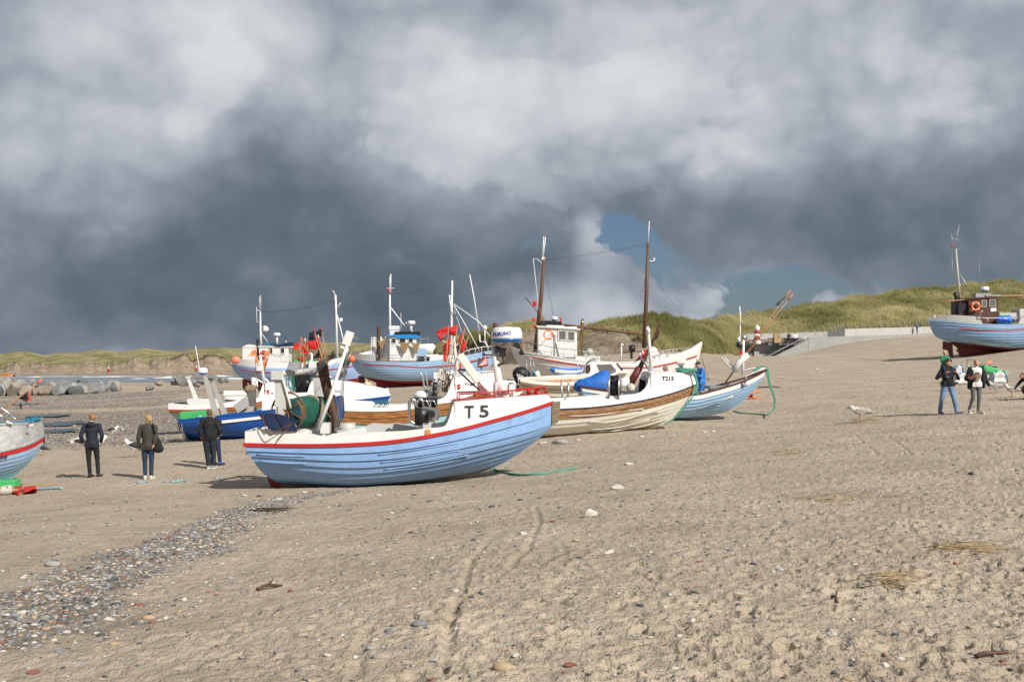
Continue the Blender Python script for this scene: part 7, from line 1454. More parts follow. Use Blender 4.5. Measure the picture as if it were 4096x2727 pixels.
b=MB(); b.lathe((0,0,H_),[(.2,0),(.2,.12),(.05,.2),(.001,.22)],n=10); b.build('lantern',CLEANW,t)
POSTM=woodmat('grey_post',(.14,.125,.10),(.27,.245,.20),2)
px=[(990,455,470,156.8),(1047,440,466,157),(1103,427,462,157.2),(1162,412,460,157.4),(1224,398,455,158),(1270,398,450,158),(1310,388,448,158.5),(1358,382,440,159),(1409,376,434,161)]
px+=[(x,373-(x-1485)*.034,432-(x-1378)*.026,161+(x-1409)*.0165) for x in (1485,1553,1622,1688,1751,1812,1880,1938,2004,2060,2125,2187,2251,2320,2390,2460,2530,2600,2670,2740)]
for i,(x,y0,y1,Y) in enumerate(px):
    a=W('G',x,y1+16,Y+.75); h=W('G',x,y0-3,Y+.75).z-a.z; b=MB(); b.tube([(0,0,0),(.03,0,h)],[.10,.09],n=7); o=b.build('fence_post',POSTM); o.location=a; tag(o,'weathered grey wooden post standing in the row above the sea wall','post','wooden posts above the sea wall')
# ---------------------------------------------------------------- soft bodies
def rc(b,a,c,ra,rb,n=10):
    a=Vector(a);c=Vector(c); b.ell(a,ra,n,7); b.ell(c,rb,n,7); b.tube([a,c],[ra,rb],n=n,caps=True)
def soft(name,prims,m,parent,vox=.018,it=4,tr=None):
    b=MB()
    for p in prims:
        if p[0]=='c': rc(b,p[1],p[2],p[3],p[4])
        elif p[0]=='e': b.ell(p[1],p[2],14,9,rot=p[3] if len(p)>3 else (0,0,0))
        else: b.box(p[1],p[2],rot=p[3] if len(p)>3 else (0,0,0),bev=.01)
    o=b.build(name,m,parent); o.modifiers.new('r','REMESH').mode='VOXEL'; o.modifiers['r'].voxel_size=vox; o.modifiers['r'].use_smooth_shade=True
    s_=o.modifiers.new('s','SMOOTH'); s_.iterations=it; s_.factor=.5
    dg=bpy.context.evaluated_depsgraph_get(); me=bpy.data.meshes.new_from_object(o.evaluated_get(dg)); old=o.data; o.modifiers.clear(); o.data=me; me.name=name; bpy.data.meshes.remove(old)
    me.polygons.foreach_set('use_smooth',[True]*len(me.polygons)); return o
V3=Vector
def person(label,loc,rz,h=1.78,jack=None,trou=None,hair=(.25,.14,.06),shoe=(.02,.02,.02),sole=None,pose=None,jlen=.0,skirt=0,hairlen=0,shirt=None,coat=None,cap=None,slim=1.0,cat='person',rot=None,hood=False,nojacket=False,vox=.017,tshirt=None,armw=1.0):
    """standing figure facing local -y; joints in metres for a 1.78 m body, scaled to h"""
    t=thing('person',label,cat,loc,rz); k=h/1.78; t.scale=(k,k,k)
    J=dict(pel=V3((0,0,.95)),che=V3((0,0,1.28)),nek=V3((0,.01,1.48)),hed=V3((0,-.02,1.62)),sL=V3((.185,0,1.41)),sR=V3((-.185,0,1.41)),eL=V3((.25,.03,1.13)),eR=V3((-.25,.03,1.13)),wL=V3((.26,-.06,.90)),wR=V3((-.26,-.06,.90)),
      hL=V3((.095,0,.92)),hR=V3((-.095,0,.92)),kL=V3((.11,-.02,.50)),kR=V3((-.11,-.02,.50)),aL=V3((.12,.02,.09)),aR=V3((-.12,.02,.09)),tL=V3((.14,-.15,.045)),tR=V3((-.14,-.15,.045)),look=V3((0,-1,0)))
    J.update({a:V3(b_) for a,b_ in (pose or {}).items()}); w=slim
    hd=J['hed']; f=J['look'].normalized(); sd=f.cross(V3((0,0,1))).normalized()
    body=[('e',J['che'],(.15*w,.10,.19)),('e',J['pel']+V3((0,.01,.03)),(.13*w,.08,.09)),('c',J['pel']+V3((0,0,.05)),J['che'],.11*w,.105*w),('c',J['che']+V3((0,0,.1)),J['nek'],.09,.055),('c',J['nek'],hd+V3((0,0,-.03)),.053,.055),
      ('e',hd,(.078,.092,.105)),('e',hd+f*.03+V3((0,0,-.05)),(.058,.06,.06)),('e',hd+f*.098+V3((0,0,-.012)),(.013,.018,.022)),('e',hd+sd*.079,(.012,.022,.03)),('e',hd-sd*.079,(.012,.022,.03)),('e',hd+f*.075+V3((0,0,-.058)),(.03,.018,.014))]
    for s_ in 'LR':
        body+=[('c',J['s'+s_],J['e'+s_],.052,.040),('c',J['e'+s_],J['w'+s_],.040,.027),('c',J['h'+s_]+V3((0,.01,-.04)),J['k'+s_],.068*w,.048*w),('c',J['k'+s_],J['a'+s_],.045*w,.034),('c',J['a'+s_],J['t'+s_],.036,.032)]
        d=(J['w'+s_]-J['e'+s_]).normalized(); q=J['w'+s_]; sgn=1 if s_=='L' else -1; side=V3((0,-1,0))-d*d.dot(V3((0,-1,0))); side=side.normalized() if side.length>.1 else V3((1,0,0))
        if pose and ('f'+s_) in pose: side=V3(pose['f'+s_]).normalized()
        pn=d.cross(side)*(.3*sgn); body+=[('e',q+d*.045,(.030,.030,.040)),('c',q+d*.02,q+d*.07,.026,.028)]
        for i in range(4):
            o_=side*(.027-.018*i); L=[.036,.042,.039,.030][i]; a=q+d*.075+o_; m1=a+d*L; m2=m1+d*L*.55+pn*L*1.6; body+=[('c',a,m1,.0085,.008),('c',m1,m2,.008,.0065)]
        body+=[('c',q+d*.03+side*.028,q+d*.062+side*.052,.011,.009),('c',q+d*.062+side*.052,q+d*.09+side*.052,.009,.007)]
    bo=soft('body',body,SKIN,t,vox*.75,2)
    e_=MB()
    for sg in (-1,1): e_.ell(hd+f*.083+sd*.03*sg+V3((0,0,.008)),(.009,.009,.007),8,5)
    e_.build('eyes',BLACK,bo)
    m_=MB(); m_.ell(hd+f*.092+V3((0,0,-.052)),(.02,.008,.005),8,5); m_.build('mouth',mat('lips',(.35,.10,.08),.5),bo)
    hm=mat('hair_%02d%02d'%(int(hair[0]*99),int(hair[1]*99)),hair,.6,var=.35,vscale=25,bump=.6,bscale=60)
    H_=[('e',hd+V3((0,0,.022))-f*.012,(.085,.093,.090)),('e',hd-f*.04+V3((0,0,-.02)),(.078,.065,.08))]
    rr=random.Random(label)
    if hairlen>0: 
        H_=[('e',hd+V3((0,0,.025))-f*.015,(.088,.098,.092)),('e',hd-f*.05+V3((0,0,-.01)),(.082,.07,.09))]
        for i in range(26): 
            a=rr.uniform(0,6.28); H_.append(('c',hd+V3((.05*math.cos(a),.05*math.sin(a),.075)),hd+V3((.095*math.cos(a),.09*math.sin(a)+.01,.05+rr.uniform(-.02,.07))),.022,.010))
    if cap: 
        c_=mat('cap_'+str(cap),(.015,.018,.03),.7); soft('cap',[('e',hd+V3((0,0,.05))-f*.01,(.094,.102,.078)),('b',hd+f*.12+V3((0,0,.055)),(.14,.13,.02),(0,0,math.atan2(f.x,-f.y)*-1*-1))],c_,t,vox,2)
    if cap!='only': 
        ho=soft('hair',H_,hm,t,vox,1)
        me=ho.data   # carve the face out of the hair
        bm=bmesh.new(); bm.from_mesh(me); dele=[v_ for v_ in bm.verts if (v_.co-hd).dot(f)>.045 and (v_.co.z-hd.z)<.055]; bmesh.ops.delete(bm,geom=dele,context='VERTS'); bm.to_mesh(me); bm.free()
    tm=trou; leg=[('e',J['pel'],(.170*w,.125,.13)),('e',J['pel']+V3((0,.035,-.05)),(.15*w,.11,.10))]
    for s_ in 'LR': leg+=[('c',J['h'+s_]+V3((0,.01,0)),J['k'+s_],.106*w,.076*w),('c',J['k'+s_],J['a'+s_]+V3((0,0,.02)),.072*w,.060*w)]
    leg+=[('e',(J['hL']+J['hR'])/2+V3((0,0,-.06)),(.07,.08,.06))]
    soft('trousers',leg,tm,t,vox,3)
    if jack is not None:
        jz=J['pel'].z-.06-jlen; ja=[('e',J['che']+V3((0,0,.02)),(.205*w,.145,.21)),('c',J['che'],V3((J['pel'].x,J['pel'].y,jz+.14)),.160*w,.165*w),('e',V3((J['pel'].x,J['pel'].y,jz+.10)),(.205*w,.155,.14)),('b',V3((J['pel'].x,J['pel'].y,jz+.06)),(.37*w,.24,.16)),('c',J['che']+V3((0,0,.12)),J['nek']+V3((0,0,-.01)),.11,.072),('c',J['sL']*1.0,J['sR']*1.0,.072,.072)]
        for s_ in 'LR': ja+=[('c',J['s'+s_],J['e'+s_],.073,.058),('c',J['e'+s_],J['w'+s_].lerp(J['e'+s_],.08),.058,.045)]
        if hood: ja+=[('e',J['nek']+V3((0,.10,-.03)),(.13,.075,.09)),('e',J['nek']+V3((0,.07,.0)),(.11,.07,.06))]
        rr=random.Random(3)
        for i in range(16): a=rr.uniform(0,6.28); z=rr.uniform(1.0,1.35); ja.append(('c',V3((.165*w*math.cos(a),.12*math.sin(a),z)),V3((.17*w*math.cos(a+.4),.125*math.sin(a+.4),z-.05)),.018,.012))
        soft('jacket',ja,jack,t,vox,3)
        if shirt: soft('collar',[('c',J['nek']+V3((0,.0,-.015)),J['nek']+V3((0,0,.03)),.078,.066)],shirt,t,vox,1); 
    for s_ in 'LR':
        a=J['a'+s_];q=J['t'+s_]; sm=mat('shoe_%02d'%int(shoe[0]*99+shoe[2]*10),shoe,.6)
        so_=soft('shoe',[('c',V3((a.x,a.y+.03,a.z-.035)),V3((a.x,a.y,a.z+.02)),.045,.05),('c',a+V3((0,.02,-.04)),q,.047,.040),('e',q+V3((0,0,0)),(.047,.07,.035))],sm,t,vox,2)
        b=MB(); mid=(a+q)/2; L=(q-a).length+.12; ang=math.atan2(q.x-a.x,-(q.y-a.y)); b.box(V3((mid.x,mid.y,min(a.z-.07,q.z-.03)+.0)),(.095,L,.03),rot=(0,0,ang),bev=.01); b.build('sole',sole or BLACK,so_)
    return t
JN=mat('navy_jacket_cloth',(.010,.014,.028),.8,var=.35,vscale=6,bump=.5,bscale=12); JB=mat('black_cloth',(.010,.010,.012),.85,var=.35,vscale=6,bump=.5,bscale=12); JG=mat('olive_grey_cloth',(.045,.042,.034),.85,var=.25,vscale=6,bump=.5,bscale=12)
DJ=mat('dark_jeans',(.012,.035,.075),.8,var=.5,vscale=4,bump=.4,bscale=14); DJ2=mat('black_blue_jeans',(.012,.02,.035),.8,var=.6,vscale=4,bump=.4,bscale=14); LJ=mat('light_jeans',(.15,.26,.42),.8,var=.35,vscale=5,bump=.4,bscale=14); GJ=mat('grey_jeans',(.10,.10,.10),.8,var=.25,vscale=5,bump=.4,bscale=14)
BLT=mat('black_trousers',(.008,.008,.010),.8,var=.3,vscale=5,bump=.4,bscale=14)
def gp0(fr,x,y): p=GP(fr,x,y); return V3((p.x,p.y,gz(p.x,p.y)))
PI=math.pi
# young man in navy (back to the camera)
person('person in navy jacket and black trousers, hands in pockets, seen from behind, furthest left',gp0('N',1068,1246),PI+.12,1.80,JN,BLT,hair=(.30,.15,.05),hairlen=1,shirt=CLEANW,jlen=.06,slim=.92,hood=True,
  pose=dict(eL=(.285,.08,1.15),eR=(-.285,.08,1.15),wL=(.245,-.02,.96),wR=(-.245,-.02,.96),aL=(.06,-.02,.09),tL=(.03,-.18,.045),aR=(-.165,.0,.09),tR=(-.22,-.15,.045),kL=(.09,-.03,.50),kR=(-.135,-.03,.50),look=(.75,-1,-.25)),shoe=(.012,.012,.014))
t=person('person with short fair hair, grey jacket and blue jeans, seen from behind, second from left',gp0('L',1150,1065),PI-.05,1.78,JG,DJ,hair=(.42,.27,.10),hairlen=1,jlen=.08,slim=.92,
  pose=dict(look=(.95,-.6,-.05),eL=(.255,.03,1.12),wL=(.26,-.05,.86),eR=(-.25,.06,1.14),wR=(-.20,.10,.95),aL=(.075,0,.09),aR=(-.09,0,.09),tL=(.15,-.13,.045),tR=(-.10,-.16,.045),kL=(.09,-.02,.5),kR=(-.09,-.02,.5)),shoe=(.55,.55,.55),sole=mat('yellow_sole',(.6,.6,.3),.6))
# shoulder bag
bg=thing('shoulder_bag','black shoulder bag hanging on the back of the person in grey','bag',t.location+V3((.27,-.06,.95)),0)
soft('bag',[('e',(0,0,-.02),(.13,.075,.18)),('e',(.03,0,-.12),(.15,.08,.12)),('e',(-.02,0,.12),(.07,.05,.14))],JB,bg,.018,3); MB().tube([(-.04,-.02,.2),(-.06,-.10,.45),(-.12,-.03,.56),(-.10,.08,.45)],.016,n=6).build('strap',JB,bg)
person('person with cropped hair, black jacket and dark jeans, hands in pockets beside the blue hull',gp0('L',1975,920),PI+.05,1.80,JB,DJ2,hair=(.12,.08,.05),jlen=.05,slim=1.08,
  pose=dict(look=(.35,-1,0),eL=(.30,.06,1.14),eR=(-.30,.06,1.14),wL=(.25,-.03,.94),wR=(-.24,-.03,.94),aL=(.02,.02,.09),tL=(.06,-.13,.045),aR=(-.12,-.03,.09),tR=(-.14,-.17,.045),kL=(.07,-.02,.5),kR=(-.12,-.02,.5)),shoe=(.26,.28,.3),sole=CLEANW)
person('person almost hidden behind the one in black, with blue trousers and bright blue shoes',gp0('L',2042,872),PI-.2,1.66,JN,mat('blue_trousers',(.01,.02,.06),.8),hair=(.3,.22,.13),shoe=(.01,.06,.3),pose=dict(hed=(.05,0,1.60),aL=(.02,.02,.09),tL=(.0,-.14,.045),aR=(-.20,.0,.09),tR=(-.26,-.13,.045),kR=(-.15,0,.5),eR=(-.22,.0,1.15),wR=(-.16,-.18,1.0)))
# couple with child
man=person('person in black sweater and light jeans carrying a child on the shoulders',gp0('R',880,1262),.12,1.80,JB,LJ,hair=(.30,.16,.09),slim=1.08,
  pose=dict(look=(.12,-1,-.1),eL=(.36,.0,1.12),eR=(-.37,.0,1.14),wL=(.20,-.17,1.30),wR=(-.14,-.17,1.30),fL=(-1,0,0),fR=(1,0,0),aL=(.24,-.12,.07),tL=(.34,-.27,.05),kL=(.16,-.10,.50),aR=(-.22,.08,.10),tR=(-.23,-.07,.045),kR=(-.17,.02,.5)),shoe=(.03,.03,.04),sole=mat('pale_sole',(.4,.38,.33),.7))
GJK=mat('green_child_jacket',(.005,.17,.06),.7,var=.2,vscale=6,bump=.4,bscale=10)
ch=person('small blond child in green jacket riding on the shoulders of the adult in black',man.location+V3((-.05,.10,.93)),.1,1.12,GJK,mat('navy_child_trousers',(.012,.022,.05),.8),hair=(.55,.38,.18),slim=1.15,vox=.024,
  pose=dict(look=(.25,-1,-.3),hed=(-.05,-.04,1.66),hL=(.09,0,.96),hR=(-.09,0,.96),kL=(.24,-.30,.86),kR=(-.20,-.30,.86),aL=(.23,-.36,.52),aR=(-.16,-.36,.50),tL=(.26,-.52,.50),tR=(-.12,-.52,.48),eL=(.26,-.10,1.2),eR=(-.24,-.10,1.2),wL=(.14,-.34,1.30),wR=(.02,-.34,1.28)),shoe=(.03,.035,.05),sole=mat('pale_sole',(.4,.38,.33),.7))
ch.scale=(ch.scale[0],)*3
MB().ell(man.location+V3((.01,-.02,1.74)),(.11,.12,.05),14,8).build('cap',NAVY,None).name='cap'
o=bpy.data.objects['cap']; tag(o,'dark blue cap worn back to front under the hands of the child','cap')
W1=person('person in white printed shirt, open black cardigan and grey jeans walking beside the couple',gp0('R',1405,1270),-.05,1.74,CLEANW,GJ,hair=(.30,.21,.12),slim=.84,jlen=.02,
  pose=dict(look=(.1,-1,-.45),che=(.0,0,1.28),eL=(.31,.06,1.13),wL=(.40,-.03,.86),eR=(-.30,.0,1.14),wR=(-.12,-.24,1.06),fR=(0,0,1),aL=(.03,-.10,.07),tL=(.14,-.24,.05),kL=(.06,-.10,.50),aR=(-.20,.04,.12),tR=(-.21,-.10,.05),kR=(-.12,-.06,.5)),shoe=(.5,.5,.48),sole=CLEANW)
s1=[('c',(.185,0,1.42),(.31,.06,1.13),.082,.07),('c',(.31,.06,1.13),(.395,-.02,.90),.07,.055),('c',(-.185,0,1.42),(-.30,.0,1.14),.082,.07),('c',(-.30,0,1.14),(-.17,-.18,1.08),.068,.055),('c',(.18,.02,1.36),(.24,.05,.86),.07,.065),('c',(-.17,.03,1.36),(-.19,.06,.84),.075,.075),('c',(.12,.09,1.36),(.14,.10,.88),.07,.07),('c',(-.12,.09,1.36),(-.12,.10,.88),.07,.07),('c',(0,.10,1.36),(0,.11,.88),.07,.07),('c',(.20,-.04,1.34),(.24,-.04,.92),.04,.045),('c',(-.15,-.06,1.36),(-.19,-.07,.92),.05,.06),('c',(.08,.03,1.46),(.2,0,1.42),.05,.06),('c',(-.08,.03,1.46),(-.2,0,1.42),.05,.06)]
soft('cardigan',s1,JB,W1,.017,3)
pr=mat('shirt_print',(.22,.17,.13),.7,var=.9,vscale=28); b=MB(); rows=[]
for j in range(9):
    z=1.33-.28*j/8; hw=.105*math.sin(math.pi*(.18+.72*j/8)); rows.append([(-.0+hw*u,-.155-.0+.05*(u*hw/.15)**2+(.0 if z>1.2 else .0),z) for u in np.linspace(-1,1,9)])
b.grid(rows); b.build('shirt_print',pr,W1)
bl=thing('rolled_jacket','rolled black jacket with orange trim carried under the arm','jacket',W1.location+V3((-.26,-.16,1.10))); soft('bundle',[('e',(0,0,0),(.19,.11,.11)),('e',(.1,-.03,-.05),(.1,.08,.07))],JB,bl,.02,2); MB().tube([(-.10,-.12,.05),(-.03,-.125,-.02),(.06,-.12,.07),(.1,-.11,.05)],.009,n=5).build('trim',ORANGE,bl)
# men at the boats
def bust(fr,x,y,Y,h,label,rz,j,**k):
    p=W(fr,x,y,Y); return person(label,V3((p.x,p.y,p.z-1.66)),rz,h,j,DJ2,**k)
bust('Q',1620,460,46.7,1.78,'person with grey cropped hair behind the T215 bow, looking left',-1.4,mat('grey_jacket',(.10,.11,.11),.8),hair=(.22,.20,.18))
p=person('person in bright blue overall and black cap leaning at the T.8 boat',V3((W('Q',2165,600,46.7).x,46.7,W('Q',2165,850,46.7).z-.62)),-1.3,1.84,mat('blue_overall',(.02,.16,.52),.6,var=.25,vscale=5,bump=.5,bscale=10),mat('blue_overall',(.02,.16,.52),.6),hair=(.4,.38,.35),cap='black',slim=1.15,pose=dict(look=(0,-1,-.15),nek=(0,-.05,1.46),hed=(0,-.11,1.60),eL=(.26,-.08,1.15),wL=(.16,-.28,1.25),eR=(-.26,-.08,1.15),wR=(-.1,-.28,1.22)))
# seated pair on the platform and walker behind the wall
def seated(x,lab,j,tr,hr,Y=149.6):
    return person(lab,W('G',x,578,Y)+V3((0,0,0)),.2,1.74,j,tr,hair=hr,vox=.024,pose=dict(pel=(0,.15,.52),che=(0,.12,.88),nek=(0,.06,1.08),hed=(0,.0,1.24),sL=(.18,.1,1.02),sR=(-.18,.1,1.02),eL=(.26,.0,.78),eR=(-.26,.0,.78),wL=(.12,-.22,.66),wR=(-.1,-.22,.66),hL=(.10,.12,.50),hR=(-.10,.12,.50),kL=(.16,-.33,.50),kR=(-.14,-.33,.50),aL=(.17,-.36,.09),aR=(-.13,-.36,.09),tL=(.18,-.52,.045),tR=(-.14,-.52,.045)))
seated(800,'person in brown jacket seated on the platform bench, left of two',mat('brown_jacket',(.05,.04,.03),.8),DJ,(.2,.13,.08))
seated(868,'person in white top seated at the head of the steps',CLEANW,JG,(.12,.07,.04))
person('person in blue shirt and dark shorts walking along the top of the sea wall',W('G',2138,496,171.0),1.2,1.75,mat('blue_shirt',(.03,.13,.36),.7),JN,hair=(.05,.04,.03),vox=.026,pose=dict(eL=(.27,-.1,1.15),wL=(.24,-.3,1.05)))
# person bending at the right edge
person('dark clad person crouching at the right edge, mostly outside the photo',gp0('R',2330,1000)+V3((.1,0,0)),-1.3,1.70,JB,BLT,hair=(.05,.04,.03),pose=dict(pel=(0,.22,.42),che=(0,-.02,.68),nek=(0,-.2,.84),hed=(0,-.32,.92),sL=(.18,-.1,.82),sR=(-.18,-.1,.82),eL=(.24,-.3,.6),eR=(-.24,-.3,.6),wL=(.2,-.5,.42),wR=(-.2,-.5,.4),hL=(.1,.2,.42),hR=(-.1,.2,.42),kL=(.16,-.2,.45),kR=(-.16,-.2,.4),aL=(.15,.1,.09),aR=(-.15,.1,.09),tL=(.15,-.1,.045),tR=(-.15,-.1,.045)))
# ---------------------------------------------------------------- gulls
GW=mat('gull_white',(.72,.72,.71),.7,var=.06); GD=mat('gull_slate',(.035,.035,.04),.7,var=.3,vscale=8); GM=mat('gull_mottled',(.42,.39,.36),.8,var=.6,vscale=22); GB=mat('gull_bill',(.6,.42,.08),.5); GP_=mat('gull_leg',(.5,.3,.25),.6); GP2=mat('gull_dark_bill',(.06,.05,.05),.5)
def gull(label,loc,rz,white=True,down=0,s=1.0):
    t=thing('gull',label,'gull',loc,rz,None); t.scale=(s,s,s); m=GW if white else mat('gull_pale',(.60,.57,.54),.8,var=.3,vscale=14)
    hz=.37-.17*down; hx=.17+.06*down
    soft('body',[('e',(0,0,.24),(.17,.085,.085),(0,-.18,0)),('c',(.08,0,.28),(hx,0,hz-.04),.062,.042),('e',(hx+.015,0,hz),(.055,.042,.044)),('c',(-.1,0,.22),(-.24,0,.2),.05,.022),('c',(.0,.03,.2),(.0,.035,.14),.03,.018),('c',(.0,-.03,.2),(.0,-.035,.14),.03,.018)],m,t,.012,3)
    for sg in (-1,1): soft('wing',[('e',(-.05,.062*sg,.265),(.17,.035,.065),(0,-.12,0)),('c',(-.12,.05*sg,.25),(-.33,.02*sg,.20),.035,.012)],GD if white else GM,t,.012,2)
    b=MB(); b.lathe((hx+.06,0,hz-.008-.02*down),[(.016,0),(.012,.04),(.004,.07)],n=8,axis=(1,0,-.15-.8*down)); b.build('bill',GB if white else GP2,t)
    for sg in (-1,1):
        b=MB(); b.tube([(0,.035*sg,.16),(-.005,.035*sg,.08),(0,.035*sg,.008)],.008,n=6); b.prism([(-.01,.035*sg-.005,.003),(.06,.035*sg-.03,.003),(.065,.035*sg,.003),(.06,.035*sg+.03,.003)],(0,0,.006)); b.build('leg',GP_,t)
    b=MB()
    for sg in (-1,1): b.ell((hx+.035,.036*sg,hz+.008),.006,6,5)
    b.build('eyes',BLACK,t); return t
gull('great dark backed gull walking left between the persons in navy and grey',gp0('L',965,765),PI,s=1.45)
gull('dark backed gull half hidden at the right of the person in navy',gp0('L',475,690),.25,s=1.45)
gull('mottled young gull furthest left behind the person in navy',gp0('L',150,640),.1,white=False,s=1.2)
gull('dark backed gull pecking a fish left of the person in navy',gp0('L',222,672),PI-.2,down=.8,s=1.35)
gull('white breasted gull preening near the pebbles, left of a brown one',gp0('L',678,482),.3,s=1.25)
gull('small brown young gull standing furthest back on the left',gp0('L',802,460),-1.5,white=False,s=1.05)
gull('grey backed gull half behind the aluminium boat bow at the left edge',gp0('N',475,995),PI,s=1.1)
gull('mottled young gull bending to a heap of straw on the right sand',gp0('G',1548,1412),PI+.1,white=False,down=.25,s=1.5)
gull('white gull between the legs of the couple, facing away',gp0('R',1010,848),.8,s=1.2)
gull('mottled young gull facing left beside the walking couple',gp0('R',1760,892),PI,white=False,down=.1,s=1.25)
gull('mottled young gull at the right edge near the crouching person',gp0('R',2065,965),PI,white=False,s=1.25)
# ---------------------------------------------------------------- white bulk bags, crate and net behind the couple
BAG=mat('woven_white_bag',(.62,.62,.60),.75,var=.12,vscale=5,bump=.8,bscale=5); STRP=mat('bag_blue_strap',(.02,.22,.48),.6)
def bag(fr,x,y,w_,h,label,tilt=0):
    p=gp0(fr,x,y); t=thing('bulk_bag',label,'bag',p,tilt); b=MB(); bm=bmesh.new(); bmesh.ops.create_cube(bm,size=1); bmesh.ops.subdivide_edges(bm,edges=bm.edges[:],cuts=6,use_grid_fill=True); rr=random.Random(x)
    for v_ in bm.verts:
        c=v_.co; k=1+.10*math.sin(c.z*9+x)+.05*math.sin(c.x*11); v_.co=V3((c.x*w_*k*(1-.18*(c.z+.5)),c.y*w_*.8*k,(c.z+.5)*h*(1-.16*abs(c.x)*2+.08*math.sin(c.x*14+c.y*9)))); 
    me=bpy.data.meshes.new('sack'); bm.to_mesh(me); bm.free(); me.materials.append(BAG); me.polygons.foreach_set('use_smooth',[True]*len(me.polygons)); o=bpy.data.objects.new('sack',me); COL.objects.link(o); o.parent=t
    for sg in (-.46,.46): q=MB(); q.tube([(w_*sg*1.02,-w_*.44,.02),(w_*sg*.95,-w_*.44,h*.55),(w_*sg*.55,-w_*.42,h*1.0),(w_*sg*.3,-.1,h*1.05)],.022,n=5); q.build('strap',STRP,t)
    return t
bag('R',1135,725,.72,.50,'large slumped white bulk bag with blue straps between the walking pair',.1); bag('R',1070,690,.5,.78,'upright white bulk bag nearest the adult carrying the child',.0); bag('R',1645,695,.48,.62,'narrow white bulk bag beside the black cardigan',.1); bag('R',1815,688,.68,.52,'rightmost white bulk bag under the tilted green crate',-.05)
c=W('R',1715,480,GP('R',1720,690).y); b=MB(); b.box((0,0,0),(1.15,.7,.26),rot=(0,.28,0),bev=.03); o=b.build('fish_crate',GREENC); o.location=c; tag(o,'green crate lying tilted on top of the white bulk bags','crate')
b=MB(); c=W('R',1700,430,GP('R',1720,690).y+.3)
for i in range(120):
    k=random.random(); q=W('R',1560+320*k,395+130*k+random.gauss(0,12),c.y+random.uniform(-.1,.5)); d=V3((random.gauss(0,.10),random.gauss(0,.05),random.gauss(0,.05))); b.tube([q-d,q+V3((0,0,.03)),q+d],.022,n=4)
for i in range(30): q=W('R',1870+random.gauss(0,12),520+random.random()*140,c.y); b.tube([q,q+V3((random.gauss(0,.04),0,-.1))],.016,n=4)
tag(b.build('net_heap',mat('dark_green_net',(.015,.05,.035),.9,var=.4)),'dark green net draped over the tilted crate and white bags','net')
t=thing('marker_flag','orange flag lying on the shingle above the tilted crate','marker flag',gp0('R',1650,345)); o0=V3(t.location); cloth([W('R',1560,335,o0.y)-o0,W('R',1640,290,o0.y+.4)-o0,W('R',1740,285,o0.y+.4)-o0,W('R',1600,355,o0.y)-o0],FORANGE,t,'flag',.05,2); MB().tube([(-.6,0,.02),(.7,.3,.06)],.014,n=5).build('pole',CANE,t)
for i,(x0,y0,x1,y1,lab) in enumerate(((1215,455,965,415,'upper orange tipped pole lying between the walking pair'),(1215,478,1000,470,'lower orange tipped pole lying between the walking pair'))):
    p=gp0('R',1100,560); a=W('R',x0,y0,p.y+1.2); c=W('R',x1,y1,p.y+1.2); t=thing('marker_flag',lab,'marker flag',a); MB().tube([V3((0,0,0)),c-a],.016,n=6).build('pole',CANE,t); q=MB(); q.tube([(c-a)*.2,(c-a)*.42],[.05,.03],n=8); q.build('float',BLACK,t); cloth([(c-a)*.6+V3((0,0,.02)),c-a+V3((0,0,.06)),c-a+V3((0,0,-.05)),(c-a)*.7-V3((0,0,.04))],FORANGE,t,'flag',.04,i)
# orange and red flags on the sand beyond the T.8 bow
for i,(P,m,lab) in enumerate((([(430,1085),(515,1060),(505,1080),(425,1105)],FORANGE,'upper orange flag lying on the sand right of the T.8 bow'),([(405,1105),(425,1105),(420,1148),(365,1150)],FRED,'red flag lying on the sand under the T.8 bow'),([(360,1150),(430,1143),(515,1150),(420,1162)],FORANGE,'lower orange flag lying on the sand right of the T.8 bow'))):
    p=gp0('G',P[3][0],1165); t=thing('marker_flag',lab,'marker flag',p,0,'flags dropped right of T.8'); cloth([W('G',x,y,p.y)-V3(p) for x,y in P],m,t,'flag',.03,i); MB().tube([V3((0,0,.02)),W('G',P[1][0]+60,P[1][1]+45,p.y)-V3(p)],.014,n=5).build('pole',CANE,t)
p=gp0('G',560,1058); b=MB(); b.tube([V3((-.4,0,.06)),V3((.35,.1,.1)),V3((.7,.1,.05))],.03,n=6); o=b.build('boat_pole',BLACK); o.location=p; tag(o,'short black rod lying on the sand beyond the orange flags','pole')
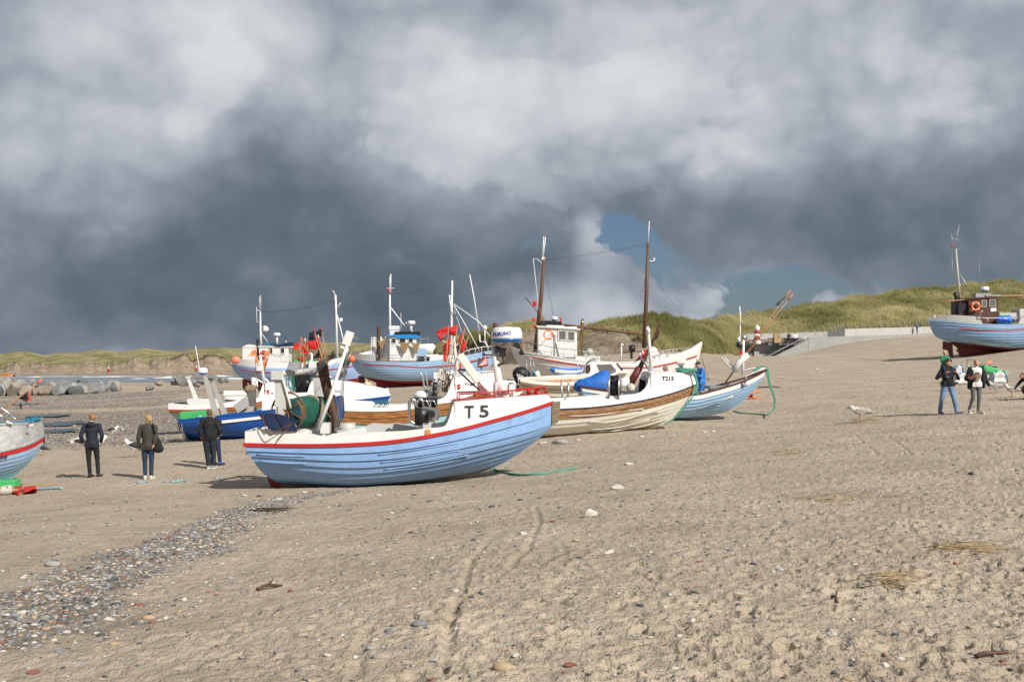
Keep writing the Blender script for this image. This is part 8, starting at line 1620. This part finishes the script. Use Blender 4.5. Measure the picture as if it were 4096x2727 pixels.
# grey net heap by the water-worn sand at right, litter, fish scraps
CARD=mat('paper_scrap',(.66,.68,.68),.7)
for (fr,x,y,s,m,lab) in (('G',728,942,.16,CARD,'crumpled white scrap on the sand right of the turquoise rope'),('G',1090,858,.22,CARD,'flat white slab on the sand before the sea wall'),('G',983,838,.13,CARD,'small white block left of the flat white slab'),('G',1780,810,.14,mat('blue_scrap',(.1,.25,.6),.6),'small blue scrap lying in the distant sand'),('G',195,1435,.10,CARD,'white scrap at the lower left of the T.8 rope'),('L',522,492,.11,CARD,'white carton lying between the gulls on the left'),('Z',1400,1278,.0,CARD,''),('Z',2235,1090,.10,BLACK,'ragged black scrap at the right of the open sand'),('F',1320,1080,.10,FORANGE,'faint orange scrap of cloth in front of T.8'),('F',1510,1005,.12,GM,'speckled tuft in front of the T.8 boat'),('Z',1480,962,.05,CARD,'tiny white shell below the T215 bow')):
    if s==0: continue
    p=gp0(fr,x,y); me=rockmesh(int(x+y),2,.35); me.materials.append(m); o=bpy.data.objects.new('litter',me); COL.objects.link(o); o.location=p+V3((0,0,s*.2)); o.scale=(s,s*.6,s*.8); o.rotation_euler=(0,.1,x); tag(o,lab,'litter')
# folding chair frame behind the cardigan
p=gp0('R',1330,420); t=thing('folding_chair','pale tubular folding chair standing behind the walking pair','chair',p); b=MB()
for sx in(-.28,.28): b.tube([(sx,-.2,0),(sx,.2,.5)],.02,n=6); b.tube([(sx,.2,0),(sx,-.2,.5)],.02,n=6)
b.tube([(-.28,-.2,.5),(.28,-.2,.5)],.02,n=6); b.tube([(-.28,.2,.5),(.28,.2,.5)],.02,n=6); b.build('frame',GALV,t); b=MB(); b.box((0,0,.47),(.5,.38,.03)); b.build('seat',LGREY,t)
# distant markers and bathers by the far shore
for x,y,i in ((972,300,0),(1760,292,1)):
    p=W('C',x,y,452); t=thing('beacon_post','small red and white marker on the far beach, %s'%('left one','right one')[i],'post',p,0,'markers on the far beach'); b=MB(); b.lathe((0,0,-.3),[(.55,0),(.35,1.1),(.3,1.2)],n=8); b.build('body',RED,t); b=MB(); b.lathe((0,0,.9),[(.32,0),(.2,.5),(.001,.7)],n=8); b.build('top',CLEANW,t)
t=thing('rubber_boat','tiny orange boat with people at the far left shoreline','boat',W('N',70,72,430)); b=MB(); b.tube([(-2.4,0,.1),(-1,0,-.05),(1.6,0,0),(2.6,0,.5)],[.3,.45,.45,.2],n=8); b.build('hull',ORANGE,t)
b=MB(); b.box((-.4,0,.75),(2.0,.8,.7),bev=.2); b.box((.9,0,.6),(.5,.5,.8),bev=.15); b.build('canopy',mat('ochre_cloth',(.4,.22,.05),.8),t)
for i,(x,y) in enumerate(((50,62),(82,60),(157,62),(168,60))):
    p=W('N',x,y+4,431-i); person('tiny dark figure at the far left shoreline, %s'%['left in the orange boat','right in the orange boat','left of two on the sand','right of two on the sand'][i],V3((p.x,p.y,p.z-1.2)),i,1.75,[JN,mat('ochre_cloth',(.4,.22,.05),.8),JB,JN][i],BLT,vox=.04)
